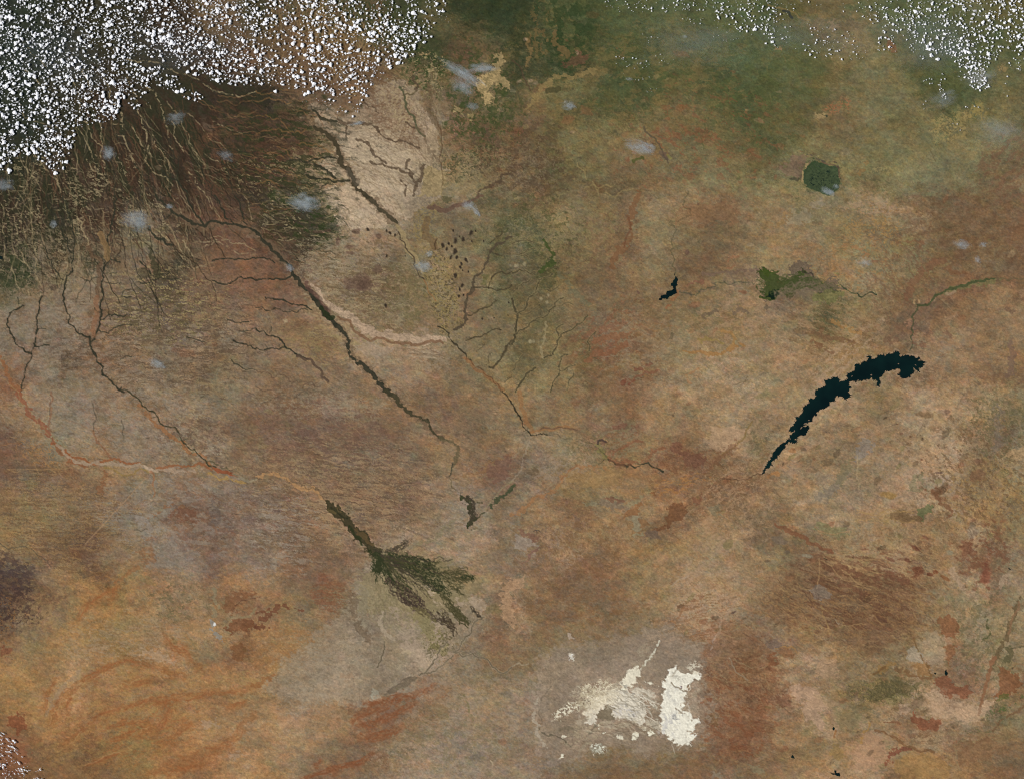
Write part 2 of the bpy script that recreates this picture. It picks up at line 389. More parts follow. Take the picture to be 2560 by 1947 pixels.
speckle(E(1,0,1000,1500,1,1), DK, 5, 5, 0, 9, 0, seed=1)
speckle(E(1,1,420,180,330,180,20), (50, 58, 34), 16, 8, 15, 0.35, 0.8, seed=15)
speckle(E(1,1,150,230,220,170,30), (58, 54, 36), 12, 8, 25, 0.5, 0.6, seed=16)
# pale grey-tan plain on the left, mottled mauve and buff with east-west streaks
for k, (e, c, sx, sy, a, thr, al) in enumerate([
    (E(0,1,1500,1100,700,560), (84, 68, 54), 26, 3.0, 2, 0.7, 0.55), (E(0,1,1400,950,500,330), (146, 130, 90), 16, 2.6, 0, 1.05, 0.7),
    (E(0,1,700,1300,760,420), (142, 130, 114), 22, 7, -8, 0.5, 0.35), (E(0,1,1300,1300,800,360), (92, 76, 60), 20, 4, -10, 0.9, 0.5),
    (E(0,1,1350,1000,420,230), (76, 68, 46), 18, 5, 0, 0.6, 0.5), (E(0,2,900,250,900,300), (140, 130, 116), 14, 6, 20, 0.55, 0.3),
    (E(0,2,1500,1050,600,420), (136, 128, 116), 22, 8, 8, 0.5, 0.40), (E(0,2,500,1100,620,420), (146, 116, 76), 40, 1.9, 1, 0.55, 0.42),
    (E(0,2,500,1100,620,460), (94, 70, 50), 44, 2.1, 1, 0.7, 0.42), (E(0,2,330,820,420,120), (152, 124, 90), 60, 1.8, 1, 0.8, 0.4),
    (E(1,2,700,900,860,560), (92, 74, 58), 34, 3.0, 8, 0.55, 0.50), (E(1,2,800,820,820,400), (150, 126, 94), 30, 2.8, 8, 0.7, 0.50),
    (E(1,2,600,400,700,330), (104, 78, 66), 22, 5, 8, 0.4, 0.40), (E(1,2,230,1200,300,330), (148, 136, 120), 30, 4, 6, 0.6, 0.50),
    (E(1,2,600,100,640,130), (140, 126, 104), 9, 5, 0, 0.5, 0.45), (E(1,1,900,900,420,420), (146, 130, 98), 18, 2.6, 6, 0.55, 0.55),
    (E(1,1,900,700,460,460), (94, 78, 56), 16, 5, 4, 0.6, 0.50), (E(1,1,1300,900,260,330), (96, 88, 58), 8, 7, 0, 0.3, 0.4),
    (E(1,1,600,560,280,260), (150, 136, 112), 20, 2.6, 4, 0.5, 0.5), (E(1,1,550,1250,360,180), (140, 122, 82), 22, 3, 8, 0.5, 0.45),
    (E(1,1,1600,800,130,420,-10), (134, 116, 72), 4, 4, 0, 0.2, 0.55), (E(1,1,1600,800,130,420,-10), (78, 68, 48), 4, 4, 0, 0.9, 0.6),
    (E(1,1,1440,200,90,300,10), (138, 118, 74), 4, 5, 0, 0.3, 0.5), (E(1,0,1150,950,420,330,35), (102, 78, 56), 30, 3.0, 42, 0.5, 0.55),
    (E(1,0,1150,850,330,230,25), (148, 128, 90), 30, 3.4, 38, 0.8, 0.4), (E(1,0,1350,900,240,260), (100, 84, 66), 12, 3, 10, 0.5, 0.5),
    (E(1,0,1100,1450,420,260), (156, 140, 104), 22, 5, 12, 0.4, 0.5), (E(1,0,900,1250,330,160), (152, 136, 104), 22, 5, 12, 0.3, 0.5),
    (E(1,0,1900,800,330,420), (52, 64, 36), 12, 12, 60, 0.5, 0.6), (E(1,0,1950,1000,330,330), (60, 70, 38), 5, 14, 0, 0.9, 0.5),
    (E(1,0,1450,600,200,230), (52, 64, 36), 12, 7, -30, 0.5, 0.7), (E(1,0,1450,620,200,200), (150, 134, 98), 8, 3, -25, 1.2, 0.6),
    (E(1,0,1800,1380,420,140,-15), (56, 60, 40), 8, 5, -20, 0.5, 0.5), (E(1,0,1850,1420,420,200), (140, 124, 88), 5, 5, 0, 0.6, 0.4),
    (E(2,0,1950,600,900,500), (72, 82, 48), 30, 22, -20, 0.5, 0.30), (E(2,0,1100,800,900,600), (128, 104, 66), 26, 12, -10, 0.9, 0.30),
    (E(2,0,450,250,260,330), (44, 58, 34), 18, 26, 0, 0.1, 0.6), (E(2,0,250,280,160,200), (116, 92, 58), 10, 20, 0, 1.0, 0.5),
    (E(2,0,150,1400,420,330), (76, 60, 46), 14, 10, -30, 0.3, 0.45), (E(2,0,120,1450,330,230), (124, 108, 86), 5, 4, 0, 1.1, 0.45),
    (E(2,0,1650,1200,700,420), (128, 74, 54), 18, 10, 30, 1.15, 0.35), (E(2,0,800,1150,300,160), (128, 116, 76), 7, 3, 60, 0.5, 0.35),
    (E(2,1,450,300,520,330), (132, 120, 80), 8, 4, -40, 0.9, 0.4), (E(2,1,250,250,330,260), (70, 72, 44), 7, 7, 0, 1.0, 0.5),
    (E(2,1,1100,1300,420,330), (142, 128, 104), 14, 7, -10, 0.7, 0.35), (E(2,1,800,1150,330,200,-35), (126, 78, 56), 18, 8, -35, 0.5, 0.35),
    (E(2,1,1900,1100,420,230), (156, 126, 98), 20, 6, -6, 0.4, 0.4), (E(2,1,1850,1500,420,200), (126, 110, 78), 8, 6, 20, 0.7, 0.4),
    (E(3,0,600,920,120,55,-15), (150, 98, 68), 7, 5, 0, 0.1, 0.55), (E(3,0,1560,1080,200,110,-25), (154, 134, 86), 5, 4, 0, -0.1, 0.55),
    (E(3,0,1800,950,70,90,-20), (152, 128, 72), 6, 5, 0, -0.5, 0.5), (E(3,0,950,1460,90,40), (150, 134, 90), 4, 4, 0, 0.4, 0.5),
    (E(3,0,2010,580,50,40), (154, 126, 84), 4, 4, 0, 0, 0.5), (E(3,0,450,985,60,30), (156, 134, 94), 7, 3, -10, -0.5, 0.7),
    (E(3,0,1700,1350,520,330), (132, 116, 84), 26, 7, -30, 0.6, 0.25), (E(3,0,2050,1450,300,260,-40), (112, 80, 62), 30, 9, -40, 0.3, 0.4),
    (E(3,1,900,280,260,230), (152, 118, 72), 5, 4, 0, 1.1, 0.6), (E(3,1,1600,300,700,330), (98, 72, 52), 30, 10, -20, 0.6, 0.35),
    (E(3,1,700,600,420,260), (150, 112, 72), 7, 5, 0, 1.2, 0.5), (E(3,1,500,1150,500,260), (152, 124, 92), 36, 5, 20, 0.4, 0.4),
    (E(3,1,500,1200,460,230), (104, 80, 54), 40, 6, 24, 0.7, 0.4), (E(3,1,650,1350,360,110,-38), (164, 138, 112), 40, 4, -40, 0.3, 0.5),
    (E(3,1,1150,700,420,330,-50), (106, 76, 58), 30, 6, 60, 0.5, 0.35), (E(3,1,1750,1100,520,420), (146, 112, 80), 30, 14, 5, 0.5, 0.3),
    (E(3,1,900,100,230,60), (154, 128, 102), 20, 4, 0, -0.2, 0.6),
    (E(3,2,1100,800,420,330), (158, 130, 104), 10, 4, -50, 0.5, 0.35), (E(3,2,1750,750,520,520), (94, 72, 50), 16, 8, 45, 0.7, 0.45),
    (E(3,2,2000,300,300,330), (90, 84, 58), 7, 5, 60, 0.6, 0.45), (E(3,2,1900,900,420,300), (152, 122, 76), 7, 6, 0, 1.0, 0.45),
    (E(3,2,900,1300,520,140), (152, 124, 92), 6, 4, 0, 0.7, 0.45), (E(3,2,900,1260,520,100), (108, 84, 58), 5, 16, 0, 0.8, 0.3),
    (E(3,2,150,500,420,420,-40), (150, 122, 92), 40, 5, -40, 0.6, 0.35), (E(3,2,800,1550,620,230), (102, 68, 50), 50, 8, 16, 0.4, 0.5),
    (E(3,2,1300,1400,330,230), (152, 126, 90), 16, 3.5, 30, 1.0, 0.5), (E(3,2,1850,1350,230,260), (104, 66, 48), 16, 14, 0, 0.2, 0.5),
    (E(3,3,700,200,620,230), (102, 66, 48), 40, 8, 18, 0.3, 0.5), (E(3,3,800,250,620,260), (146, 114, 72), 18, 3, 22, 1.0, 0.5),
    (E(3,3,150,170,260,160), (144, 112, 74), 6, 4, 0, 0.6, 0.5), (E(3,3,1850,500,330,420), (88, 84, 58), 12, 7, -70, 0.6, 0.4),
    (E(3,3,1050,930,330,100), (84, 78, 50), 7, 4, 60, 0.3, 0.6), (E(3,3,1000,950,330,110), (142, 122, 78), 4, 3, 60, 1.0, 0.6),
    (E(3,3,1500,1050,330,160), (160, 134, 108), 18, 6, -5, 0.2, 0.5), (E(3,3,900,1450,180,230), (156, 122, 96), 16, 3, 0, 0.2, 0.5),
    (E(3,3,1350,1330,150,90), (160, 136, 104), 10, 4, -5, 0.4, 0.5), (E(3,3,1900,1500,330,200), (110, 80, 56), 22, 12, 0, 0.4, 0.35),
    (E(2,2,1850,900,420,330,-45), (158, 128, 98), 16, 3.6, -40, 0.9, 0.5), (E(2,2,1500,600,300,130), (104, 70, 50), 12, 8, 10, 0.3, 0.4),
    (E(2,2,1430,790,230,70,-12), (156, 112, 66), 18, 4, -14, 0.3, 0.6), (E(2,2,700,500,230,140), (94, 86, 58), 5, 5, 0, 0.3, 0.4),
    (E(2,2,400,650,260,120), (144, 128, 112), 12, 6, -25, 0.2, 0.4), (E(2,2,550,1300,520,330), (112, 84, 56), 12, 10, 0, 0.5, 0.4),
    (E(2,2,420,1150,420,230), (142, 116, 80), 6, 5, 0, 1.0, 0.4), (E(2,2,900,420,230,130,-20), (128, 118, 92), 16, 7, -20, 0.2, 0.4),
    (E(2,2,1650,1500,330,160,-40), (156, 130, 106), 20, 8, -45, 0.4, 0.45), (E(2,2,1950,1600,330,160), (148, 118, 84), 40, 3, -8, 0.4, 0.35),
    (E(2,3,1600,250,420,260,-30), (164, 132, 102), 34, 3.2, -12, 0.2, 0.5), (E(2,3,1650,300,330,230,-30), (126, 92, 62), 34, 3, -12, 0.6, 0.5),
    (E(2,3,1950,350,260,160), (130, 116, 96), 26, 4, 20, 0.5, 0.4), (E(2,3,1900,1100,330,400), (124, 74, 48), 24, 12, 15, 0.5, 0.45),
    (E(2,3,1900,900,330,330), (140, 120, 90), 16, 3.5, 20, 1.15, 0.5), (E(2,3,600,200,620,160), (118, 84, 54), 16, 8, -10, 0.5, 0.35),
    (E(2,3,1300,620,360,330), (118, 106, 94), 22, 10, 20, 0.2, 0.35), (E(2,3,900,1500,800,160), (120, 92, 58), 20, 7, 0, 0.4, 0.3),
    (E(2,3,1950,1480,260,110), (136, 110, 76), 14, 5, 0, 0.8, 0.4),
    (E(1,3,1300,250,330,300,45), (132, 124, 82), 10, 6, 45, 0.6, 0.35), (E(1,3,920,200,100,200), (140, 132, 112), 4, 4, 0, 0.7, 0.5),
    (E(1,3,1750,1100,500,500), (146, 128, 108), 20, 6, 4, 0.5, 0.35), (E(1,3,1700,1350,420,330), (112, 102, 72), 12, 8, 0, 0.8, 0.35),
    (E(1,3,400,1100,420,330), (150, 120, 88), 18, 9, -10, 0.7, 0.4), (E(1,3,300,560,330,200), (142, 102, 64), 40, 3, 4, 0.3, 0.45),
    (E(1,3,620,100,130,160), (118, 76, 54), 36, 3, 4, 0.0, 0.5), (E(1,3,500,800,330,260), (136, 122, 104), 16, 9, -30, 0.3, 0.35),
    (E(1,3,1300,1480,300,130), (158, 134, 112), 6, 6, 0, 0.9, 0.45),
    (E(0,3,1100,520,620,230), (150, 130, 106), 22, 3.5, 8, 0.6, 0.4), (E(0,3,1500,150,260,200), (96, 88, 62), 10, 5, 0, 0.8, 0.5),
    (E(0,3,1000,1100,800,460,-12), (150, 120, 72), 26, 6, -18, 0.6, 0.35), (E(0,3,1300,1250,460,260,-20), (148, 96, 58), 22, 6, -22, 0.7, 0.4),
    (E(0,3,150,200,200,220), (56, 42, 40), 10, 7, -20, 0.2, 0.5), (E(0,3,60,300,80,230), (134, 94, 56), 5, 5, 0, 0.9, 0.5),
    (E(0,3,2050,830,200,90), (150, 124, 80), 50, 2.2, 6, 0.3, 0.5), (E(0,3,420,300,330,260), (152, 128, 86), 20, 9, -55, 0.6, 0.35),
    (E(0,2,100,1550,200,160), (62, 50, 50), 12, 8, 0, -0.2, 0.5), (E(0,2,1650,400,330,230), (88, 68, 56), 14, 7, 30, 0.3, 0.4)]):
    speckle(e, c, sx, sy, a, thr, al, seed=30 + k)

# ------------------------------------------------------------------ upper left: pale headwater valleys
TV = (148, 132, 100)
for tx, ty, w, pts in [
 (0,0,3.5,[(1080,510),(1280,530),(1400,560),(1600,640),(1720,700),(1800,760),(1920,800),(2190,790)]),
 (0,0,4,[(890,670),(930,750),(940,830),(1000,920),(1040,1040),(1060,1160),(1100,1280),(1150,1400)]),
 (0,0,4.5,[(1090,640),(1150,800),(1190,980),(1220,1100),(1270,1250),(1300,1350)]),
 (0,0,3.5,[(1260,750),(1350,850),(1400,1000),(1440,1130),(1480,1280)]),
 (0,0,2.5,[(1430,870),(1480,950),(1560,1080),(1620,1230),(1700,1400),(1750,1530)]),
 (0,0,2.5,[(1600,970),(1720,1080),(1820,1210),(1940,1280)]),
 (0,0,2.5,[(1820,1040),(1950,1100),(2080,1150)]),
 (0,0,2.2,[(1750,1310),(1880,1390),(1960,1500)]),
 (0,0,3.5,[(690,820),(680,930),(740,1050),(790,1190),(880,1260),(900,1400)]),
 (0,0,3,[(650,1080),(740,1220),(790,1320),(790,1360)]), (0,0,3,[(740,1370),(830,1480),(900,1520)]),
 (0,0,3.5,[(1130,1090),(1200,1200),(1240,1370),(1330,1490),(1480,1600)]), (0,0,2.5,[(1240,880),(1290,910),(1300,940)]),
 (0,0,3,[(1310,1160),(1380,1290),(1440,1380),(1450,1460)]), (0,0,3,[(1470,1040),(1500,1090),(1530,1230),(1570,1300)]),
 (0,0,3.5,[(1620,1480),(1680,1590),(1760,1680)]), (0,0,4,[(290,1310),(370,1430),(450,1520),(520,1680)]),
 (0,0,3,[(180,900),(200,1010),(400,1080),(480,1090)]), (0,0,2.5,[(230,1450),(310,1530),(390,1680)]),
 (0,0,2.5,[(240,410),(330,500),(420,640)]), (0,0,4,[(200,590),(300,680),(420,740)]), (0,0,3,[(850,1000),(870,1120),(880,1240)]),
 (0,0,3,[(620,700),(690,830)]), (0,0,3,[(710,600),(760,720),(790,800)]), (0,0,2.5,[(1040,1070),(960,1060)]), (0,0,2,[(1080,1230),(980,1240)]),
 (0,0,2,[(1060,1170),(980,1150)]), (0,0,3,[(1950,1380),(2010,1500),(2050,1640)]), (0,0,2.5,[(1000,1510),(1080,1580)]),
 (0,1,3,[(0,60),(30,120),(20,230),(45,350),(45,450),(40,560)]), (0,1,3,[(80,50),(105,110),(140,90),(150,60)]),
 (0,1,3,[(105,110),(120,230),(140,350),(160,450),(200,550),(240,700),(250,850)]), (0,1,3,[(205,260),(220,340),(215,420)]),
 (0,1,3,[(240,20),(270,100),(270,240),(300,400),(310,560),(310,680),(350,760),(350,860)]), (0,1,3,[(100,600),(130,700),(170,810)]),
 (0,1,3.5,[(660,180),(700,290),(750,370),(760,440)]), (0,1,4,[(790,520),(870,570)]), (0,1,4,[(700,330),(750,365)]), (0,1,2.5,[(880,130),(890,330),(920,360)]),
 (0,1,2.5,[(760,170),(820,330)]), (0,1,2.5,[(1480,10),(1560,160)]), (0,1,2.5,[(1760,0),(1800,90),(1850,130),(1900,220)]),
 (0,1,2.5,[(2090,0),(2140,130),(2150,220)]), (0,1,3,[(1470,430),(1600,560)]), (0,1,3.5,[(1570,350),(1590,440),(1660,530)]),
 (0,1,2.5,[(1680,390),(1900,380),(2100,410),(2190,470)]), (0,1,2.5,[(1750,440),(1950,435),(2190,500)]), (0,1,2.5,[(1530,610),(1780,600)]),
 (0,1,2,[(1780,365),(1950,375)]), (0,1,2,[(1440,630),(1530,620)]), (0,1,3,[(1200,180),(1280,250),(1450,380)])]:
    line(T(tx,ty,pts), w * 0.74, TV, 0.70, jag=0.10, edge=1.6, brk=-1.0)
for pts in [[(1860,870),(2000,900),(2190,870)], [(1950,980),(2080,1010),(2190,1000)], [(1870,820),(2000,840),(2190,830)], [(2080,1330),(2190,1350)], [(2100,1410),(2190,1420)], [(1640,720),(1720,860),(1850,930)], [(1560,820),(1700,870),(1850,960)]]:
    line(T(0,0,pts), 2, (112, 84, 58), 0.6, jag=0.1)
for pts in [[(0,870),(150,860),(300,880)], [(0,1000),(130,1020),(220,1050),(330,1140),(430,1110)], [(0,1150),(150,1110),(300,1150)], [(180,1260),(260,1290),(360,1380)], [(370,1240),(500,1240),(620,1300)], [(0,1440),(130,1470),(300,1500)],[(0,1580),(200,1600)],[(100,1310),(240,1360)],[(0,780),(200,770),(330,740)]]:
    line(T(1,0,pts), 2.5, (124, 92, 58), 0.55, jag=0.14)

# ------------------------------------------------------------------ crisp small grain of the land, district by district
TAN, PNK, BRN, DKB, RED, OLV, GRY = (150, 128, 96), (158, 130, 104), (102, 80, 58), (78, 64, 48), (126, 84, 60), (112, 104, 66), (138, 124, 104)
fill_patches(420, (1280, 1000, 1300, 900), [TAN, PNK, BRN, RED, OLV, GRY, BRN], (4, 14), (0.12, 0.34), 1)
fill_patches(260, (2150, 1500, 480, 480), [TAN, PNK, BRN, RED, OLV, DKB], (3, 12), (0.2, 0.5), 2, -30)
fill_patches(160, (2100, 800, 480, 380), [TAN, PNK, BRN, RED, OLV], (3, 11), (0.15, 0.4), 3, -25)
fill_patches(150, (1500, 330, 480, 260), [(128, 106, 68), (116, 80, 56), (76, 78, 48), (136, 118, 82)], (3, 10), (0.15, 0.4), 4)
fill_strokes(700, (2120, 1250, 480, 640), lambda x, y: -38 if y < 1300 else 18 + 30 * math.sin(x / 90.0), [TAN, PNK, BRN, DKB, RED], (12, 42), seed=1)
fill_strokes(420, (1780, 800, 480, 420), -35, [TAN, BRN, PNK, OLV], (8, 30), al=(0.15, 0.35), seed=2)
fill_strokes(500, (1500, 1380, 560, 330), -28, [TAN, BRN, RED, PNK], (8, 30), al=(0.15, 0.38), seed=3)
fill_strokes(500, (330, 950, 420, 420), 4, [GRY, DKB, BRN, TAN, DKB], (10, 36), al=(0.2, 0.45), seed=4, bend=8)
fill_strokes(420, (330, 1450, 480, 480), lambda x, y: -18 if y > 1600 else 0, [TAN, RED, BRN, (158, 124, 78)], (14, 50), al=(0.15, 0.4), seed=5, bend=8)
fill_strokes(520, (860, 1150, 420, 260), 8, [TAN, BRN, DKB, PNK], (14, 46), al=(0.2, 0.42), seed=6, bend=3, jag=0.04)
fill_strokes(320, (2050, 250, 560, 300), lambda x, y: 60 + 50 * math.sin(x / 60.0 + y / 80.0), [(134, 116, 76), (76, 74, 48), (120, 88, 60)], (6, 22), al=(0.15, 0.38), seed=7)
fill_strokes(360, (1250, 760, 230, 330), lambda x, y: -50, [(136, 122, 86), (84, 76, 54)], (6, 24), al=(0.15, 0.35), seed=8)
fill_strokes(300, (1500, 300, 330, 260), lambda x, y: 20 + 60 * math.sin(x / 40.0), [(134, 114, 74), (78, 72, 48)], (6, 22), al=(0.15, 0.38), seed=9)
fill_strokes(260, (2100, 1750, 480, 260), lambda x, y: 40 * math.sin(x / 70.0 + y / 50.0), [TAN, DKB, RED, PNK], (8, 36), al=(0.2, 0.45), seed=10)
fill_strokes(260, (1250, 1800, 620, 200), 5, [GRY, TAN, BRN, OLV], (10, 36), al=(0.15, 0.35), seed=11)
poly([(1900,1440),(2080,1385),(2300,1430),(2330,1560),(2200,1640),(2060,1580),(1930,1560)], (114, 84, 61), 0.4, warp=10, soft=34, keep=0.9)
poly([(1740,1560),(1900,1560),(1960,1700),(1930,1850),(1780,1880),(1745,1700)], (122, 80, 56), 0.34, warp=10, soft=34, keep=0.9)
fill_strokes(230, (2110, 1500, 230, 120), lambda x, y: 16 + 10 * math.sin(x / 50.0), [(154, 126, 88), (146, 118, 80), (86, 62, 48)], (20, 70), (1.0, 2.2), (0.3, 0.6), seed=70, bend=8, jag=0.14)
fill_strokes(120, (1850, 1720, 110, 150), lambda x, y: 200 + 40 * math.sin(y / 30.0), [(150, 126, 92), (96, 62, 46)], (14, 50), (1.0, 2.0), (0.3, 0.55), seed=71, bend=16, jag=0.16)
# pale grass plain beside the dark woods
poly(T(1,0,[(440,900),(620,890),(700,1000),(860,960),(960,800),(1240,680),(1390,760),(1500,1000),(1560,1180),(1560,1400),(1650,1450),(1590,1700)]) + T(1,1,[(1500,60),(1300,200),(1100,260),(800,300),(680,260),(700,150),(590,0)]) + T(1,0,[(560,1680),(620,1600),(760,1570),(640,1480),(520,1410),(690,1350),(690,1250),(600,1150),(500,1090)]), (148, 132, 112), 0.6, warp=3, soft=6, keep=0.9)
poly(T(1,0,[(780,1100),(1000,1150),(1300,1330),(1340,1560),(1250,1680),(960,1680),(860,1500),(740,1300),(700,1150)]), (152, 137, 116), 0.4, warp=5, soft=10, keep=0.9)
strands(T(1,0,[(960,720),(1080,850),(1180,1000),(1330,1180),(1420,1280)]), [60, 90, 110, 80, 30], 40, (106, 82, 62), (1.0, 2.0), 0.5, seed=700, jag=0.12)
strands(T(1,0,[(1100,700),(1200,850),(1300,1000),(1400,1180)]), [60, 90, 90, 40], 26, (160, 142, 108), (1.0, 2.2), 0.4, seed=720, jag=0.12)
fill_strokes(150, E(1,0,1080,1330,300,260), 38, [(112, 92, 70), (124, 106, 80), (164, 148, 118)], (14, 60), (1.0, 2.0), (0.3, 0.6), seed=60, bend=10, jag=0.12)
fill_strokes(90, E(1,1,950,100,300,130), 38, [(112, 92, 70), (164, 148, 118)], (12, 46), (1.0, 2.0), (0.3, 0.5), seed=61, bend=10)
fill_strokes(120, E(1,0,1480,1050,130,560), 72, [(104, 86, 66), (150, 132, 104)], (14, 50), (1.0, 2.4), (0.3, 0.55), seed=62, bend=12)
# apron round the delta, grey surround of the pans
poly(T(1,2,[(980,1420),(900,1560),(830,1700)]) + T(1,3,[(700,280),(420,560),(150,800),(40,880),(320,1010),(900,1060),(1100,1000),(1400,800),(1700,600),(1950,290),(1900,100),(1500,-100)]) , (142, 128, 108), 0.52, warp=6, soft=14, keep=0.8)
poly(T(2,3,[(260,600),(700,480),(1300,350),(1650,500),(1680,900),(1620,1350),(1450,1430),(900,1400),(500,1560),(260,1500),(140,1000)]), (138, 122, 105), 0.62, warp=6, soft=24, keep=0.8)
# many near-parallel headwater valleys under and below the cloud field
def ul_ang(x, y): return 88 - 0.055 * max(x - 40, 0) - (0.10 * max(x - 420, 0) if y < 480 else 0)
fill_strokes(170, (260, 450, 290, 210), ul_ang, [(152, 136, 104), (140, 124, 92), (120, 100, 72)], (60, 170), (1.0, 2.2), (0.3, 0.6), seed=20, bend=4, jag=0.07)
fill_strokes(160, (300, 470, 300, 230), ul_ang, [(36, 36, 28), (46, 38, 30)], (60, 160), (1.2, 2.4), (0.4, 0.7), seed=21, bend=4, jag=0.07)
fill_strokes(120, (300, 420, 300, 200), ul_ang, [(98, 66, 50), (88, 60, 46)], (30, 100), (2, 4), (0.15, 0.35), seed=22, bend=5, jag=0.10)
fill_strokes(150, (660, 380, 160, 150), 8, [(40, 36, 28), (112, 78, 54), (134, 110, 76), (44, 46, 32)], (30, 90), (1.2, 2.4), (0.3, 0.6), seed=23, bend=7)
fill_strokes(160, (760, 560, 110, 100), 10, [(44, 46, 32), (146, 130, 96)], (10, 40), (1.0, 2.2), (0.3, 0.7), seed=24, bend=14)
fill_strokes(260, (150, 545, 180, 130), 8, [(152, 136, 106), (148, 132, 100)], (5, 16), (1.2, 2.2), (0.3, 0.65), seed=25, bend=12)
# brown plain in channels under the clouds
strands(T(1,0,[(200,-40),(700,120),(1100,140),(1450,60)]), [120, 160, 160, 120], 36, (60, 66, 42), (1.2, 3.4), 0.5, seed=740, jag=0.12)
strands(T(1,0,[(100,300),(500,420),(900,480),(1250,560)]), [200, 220, 160, 80], 40, (86, 66, 46), (1.2, 3.0), 0.5, seed=760, jag=0.12)
strands(T(1,0,[(100,200),(500,330),(900,380),(1250,420)]), [200, 220, 160, 80], 34, (140, 116, 80), (1.0, 2.4), 0.4, seed=780, jag=0.12)
big = T(3,1,[(1095,1322),(1125,1345),(1120,1368),(1160,1372),(1200,1362),(1250,1375),(1270,1390),(1305,1385),(1280,1410),(1330,1418),(1362,1430),(1320,1432),(1325,1470),(1290,1478),(1305,1507),(1265,1492),(1245,1472),(1250,1520),(1225,1550),(1180,1568),(1150,1563),(1105,1530),(1135,1498),(1112,1478),(1050,1500),(990,1525),(955,1555),(968,1600),(955,1638),(935,1590),(900,1575),(890,1556),(840,1575),(790,1585),(780,1608),(735,1606),(765,1586),(718,1588),(695,1618),(712,1640),(690,1675)])
big += T(3,2,[(690,5),(702,22),(690,50),(665,66),(640,40),(585,32),(570,60),(560,90),(515,122),(500,135),(440,155),(415,172),(422,195),(385,215),(382,252),(355,258),(320,275),(298,292),(345,284),(352,310),(330,350),(308,375),(250,385),(228,400),(247,425),(220,437),(182,422),(150,452),(120,500),(75,562),(50,580),(28,605),(40,632),(0,650)])
big += T(2,2,[(2160,680),(2145,708),(2158,660),(2178,620)])
big += T(3,2,[(5,590),(15,560),(60,500),(92,462),(135,435),(178,402),(190,365),(215,342),(175,330),(200,290),(240,245),(232,213),(270,200),(300,165),(310,120),(345,92),(350,70),(385,60),(412,35),(400,10)])
big += T(3,1,[(400,1668),(430,1645),(490,1625),(478,1580),(540,1572),(558,1545),(600,1560),(610,1590),(660,1580),(690,1562),(668,1545),(692,1515),(740,1490),(750,1440),(790,1447),(812,1415),(862,1400),(835,1370),(885,1375),(890,1400),(930,1390),(960,1362),(1000,1370),(1032,1350),(1085,1342)])
line(big + [big[0]], 7, (156, 132, 106), 0.5, jag=0.1, edge=1.5)
for pts, w in [(T(1,1,[(330,690),(440,800),(520,900),(600,1020),(680,1100),(750,1180),(800,1240),(800,1330),(830,1390),(930,1450),(1010,1520),(1080,1620),(1150,1690)]) + T(1,2,[(1210,50),(1270,130),(1350,200),(1430,235),(1500,320),(1600,400)]), 10),
               (T(0,1,[(1450,100),(1560,180),(1650,240),(1760,260),(1900,240),(2050,255),(2194,310)]) + T(1,1,[(110,420),(190,500),(300,600),(330,690)]), 6),
               (T(1,0,[(500,1090),(600,1140),(680,1220),(710,1330),(750,1430),(820,1510),(840,1570),(920,1650)]) + T(1,1,[(940,0),(1020,60),(1100,140),(1170,210)]), 10)]:
    line(pts, w + 12, (140, 122, 96), 0.22, jag=0.06, edge=2.5, soft=6); line(pts, w + 6, (98, 80, 62), 0.55, jag=0.08, edge=2.2, soft=3)
for tx, ty, pts in [(0,1,[(930,460),(940,540),(900,600),(890,700),(880,830),(870,980),(850,1120),(780,1250),(790,1320),(830,1420),(880,1530),(960,1590),(1060,1680)]), (0,1,[(540,850),(560,950),(600,1050),(590,1100),(650,1160),(770,1210)]),
                    (0,1,[(360,860),(340,960),(310,1050),(310,1200),(300,1290),(230,1460),(175,1680)]), (0,1,[(210,940),(70,1040),(55,1100),(90,1180),(150,1280),(270,1350)])]:
    line(T(tx,ty,pts), 9, (104, 84, 66), 0.40, jag=0.06, edge=2.2, soft=3)
# ------------------------------------------------------------------ rivers
RV = (48, 48, 38)
def river(tx, ty, w, pts, col=RV, al=0.9, jag=0.11, name='river', brk=None, edge=0.9):
    P = T(tx,ty,pts)
    wm = max(w) if not np.isscalar(w) else w
    if name == 'river' and wm < 12:
        r = np.random.default_rng(int(P[0][0] + 7 * P[0][1]) % 9973)
        for (x0, y0), (x1, y1) in zip(P[:-1], P[1:]):
            L = math.hypot(x1 - x0, y1 - y0)
            for q in range(int(L / 17 + r.random())):
                t = r.random(); sgn = 1 if r.random() > 0.5 else -1; ln_ = r.uniform(2.5, 7 + wm)
                nx, ny = -(y1 - y0) / L * sgn, (x1 - x0) / L * sgn; f = r.uniform(-0.9, 0.1)
                bx, by = x0 + (x1 - x0) * t, y0 + (y1 - y0) * t
                line([(bx, by), (bx + ln_ * (nx + f * (x1 - x0) / L), by + ln_ * (ny + f * (y1 - y0) / L))], [1.4, 0.6], col, 0.5, jag=0.2, edge=0.2)
    line(P, (w * 0.78 if w < 5 else w * 0.92) if np.isscalar(w) else [q * 0.95 for q in w], col, al * 0.92, jag=jag, edge=edge, name=name, brk=brk)
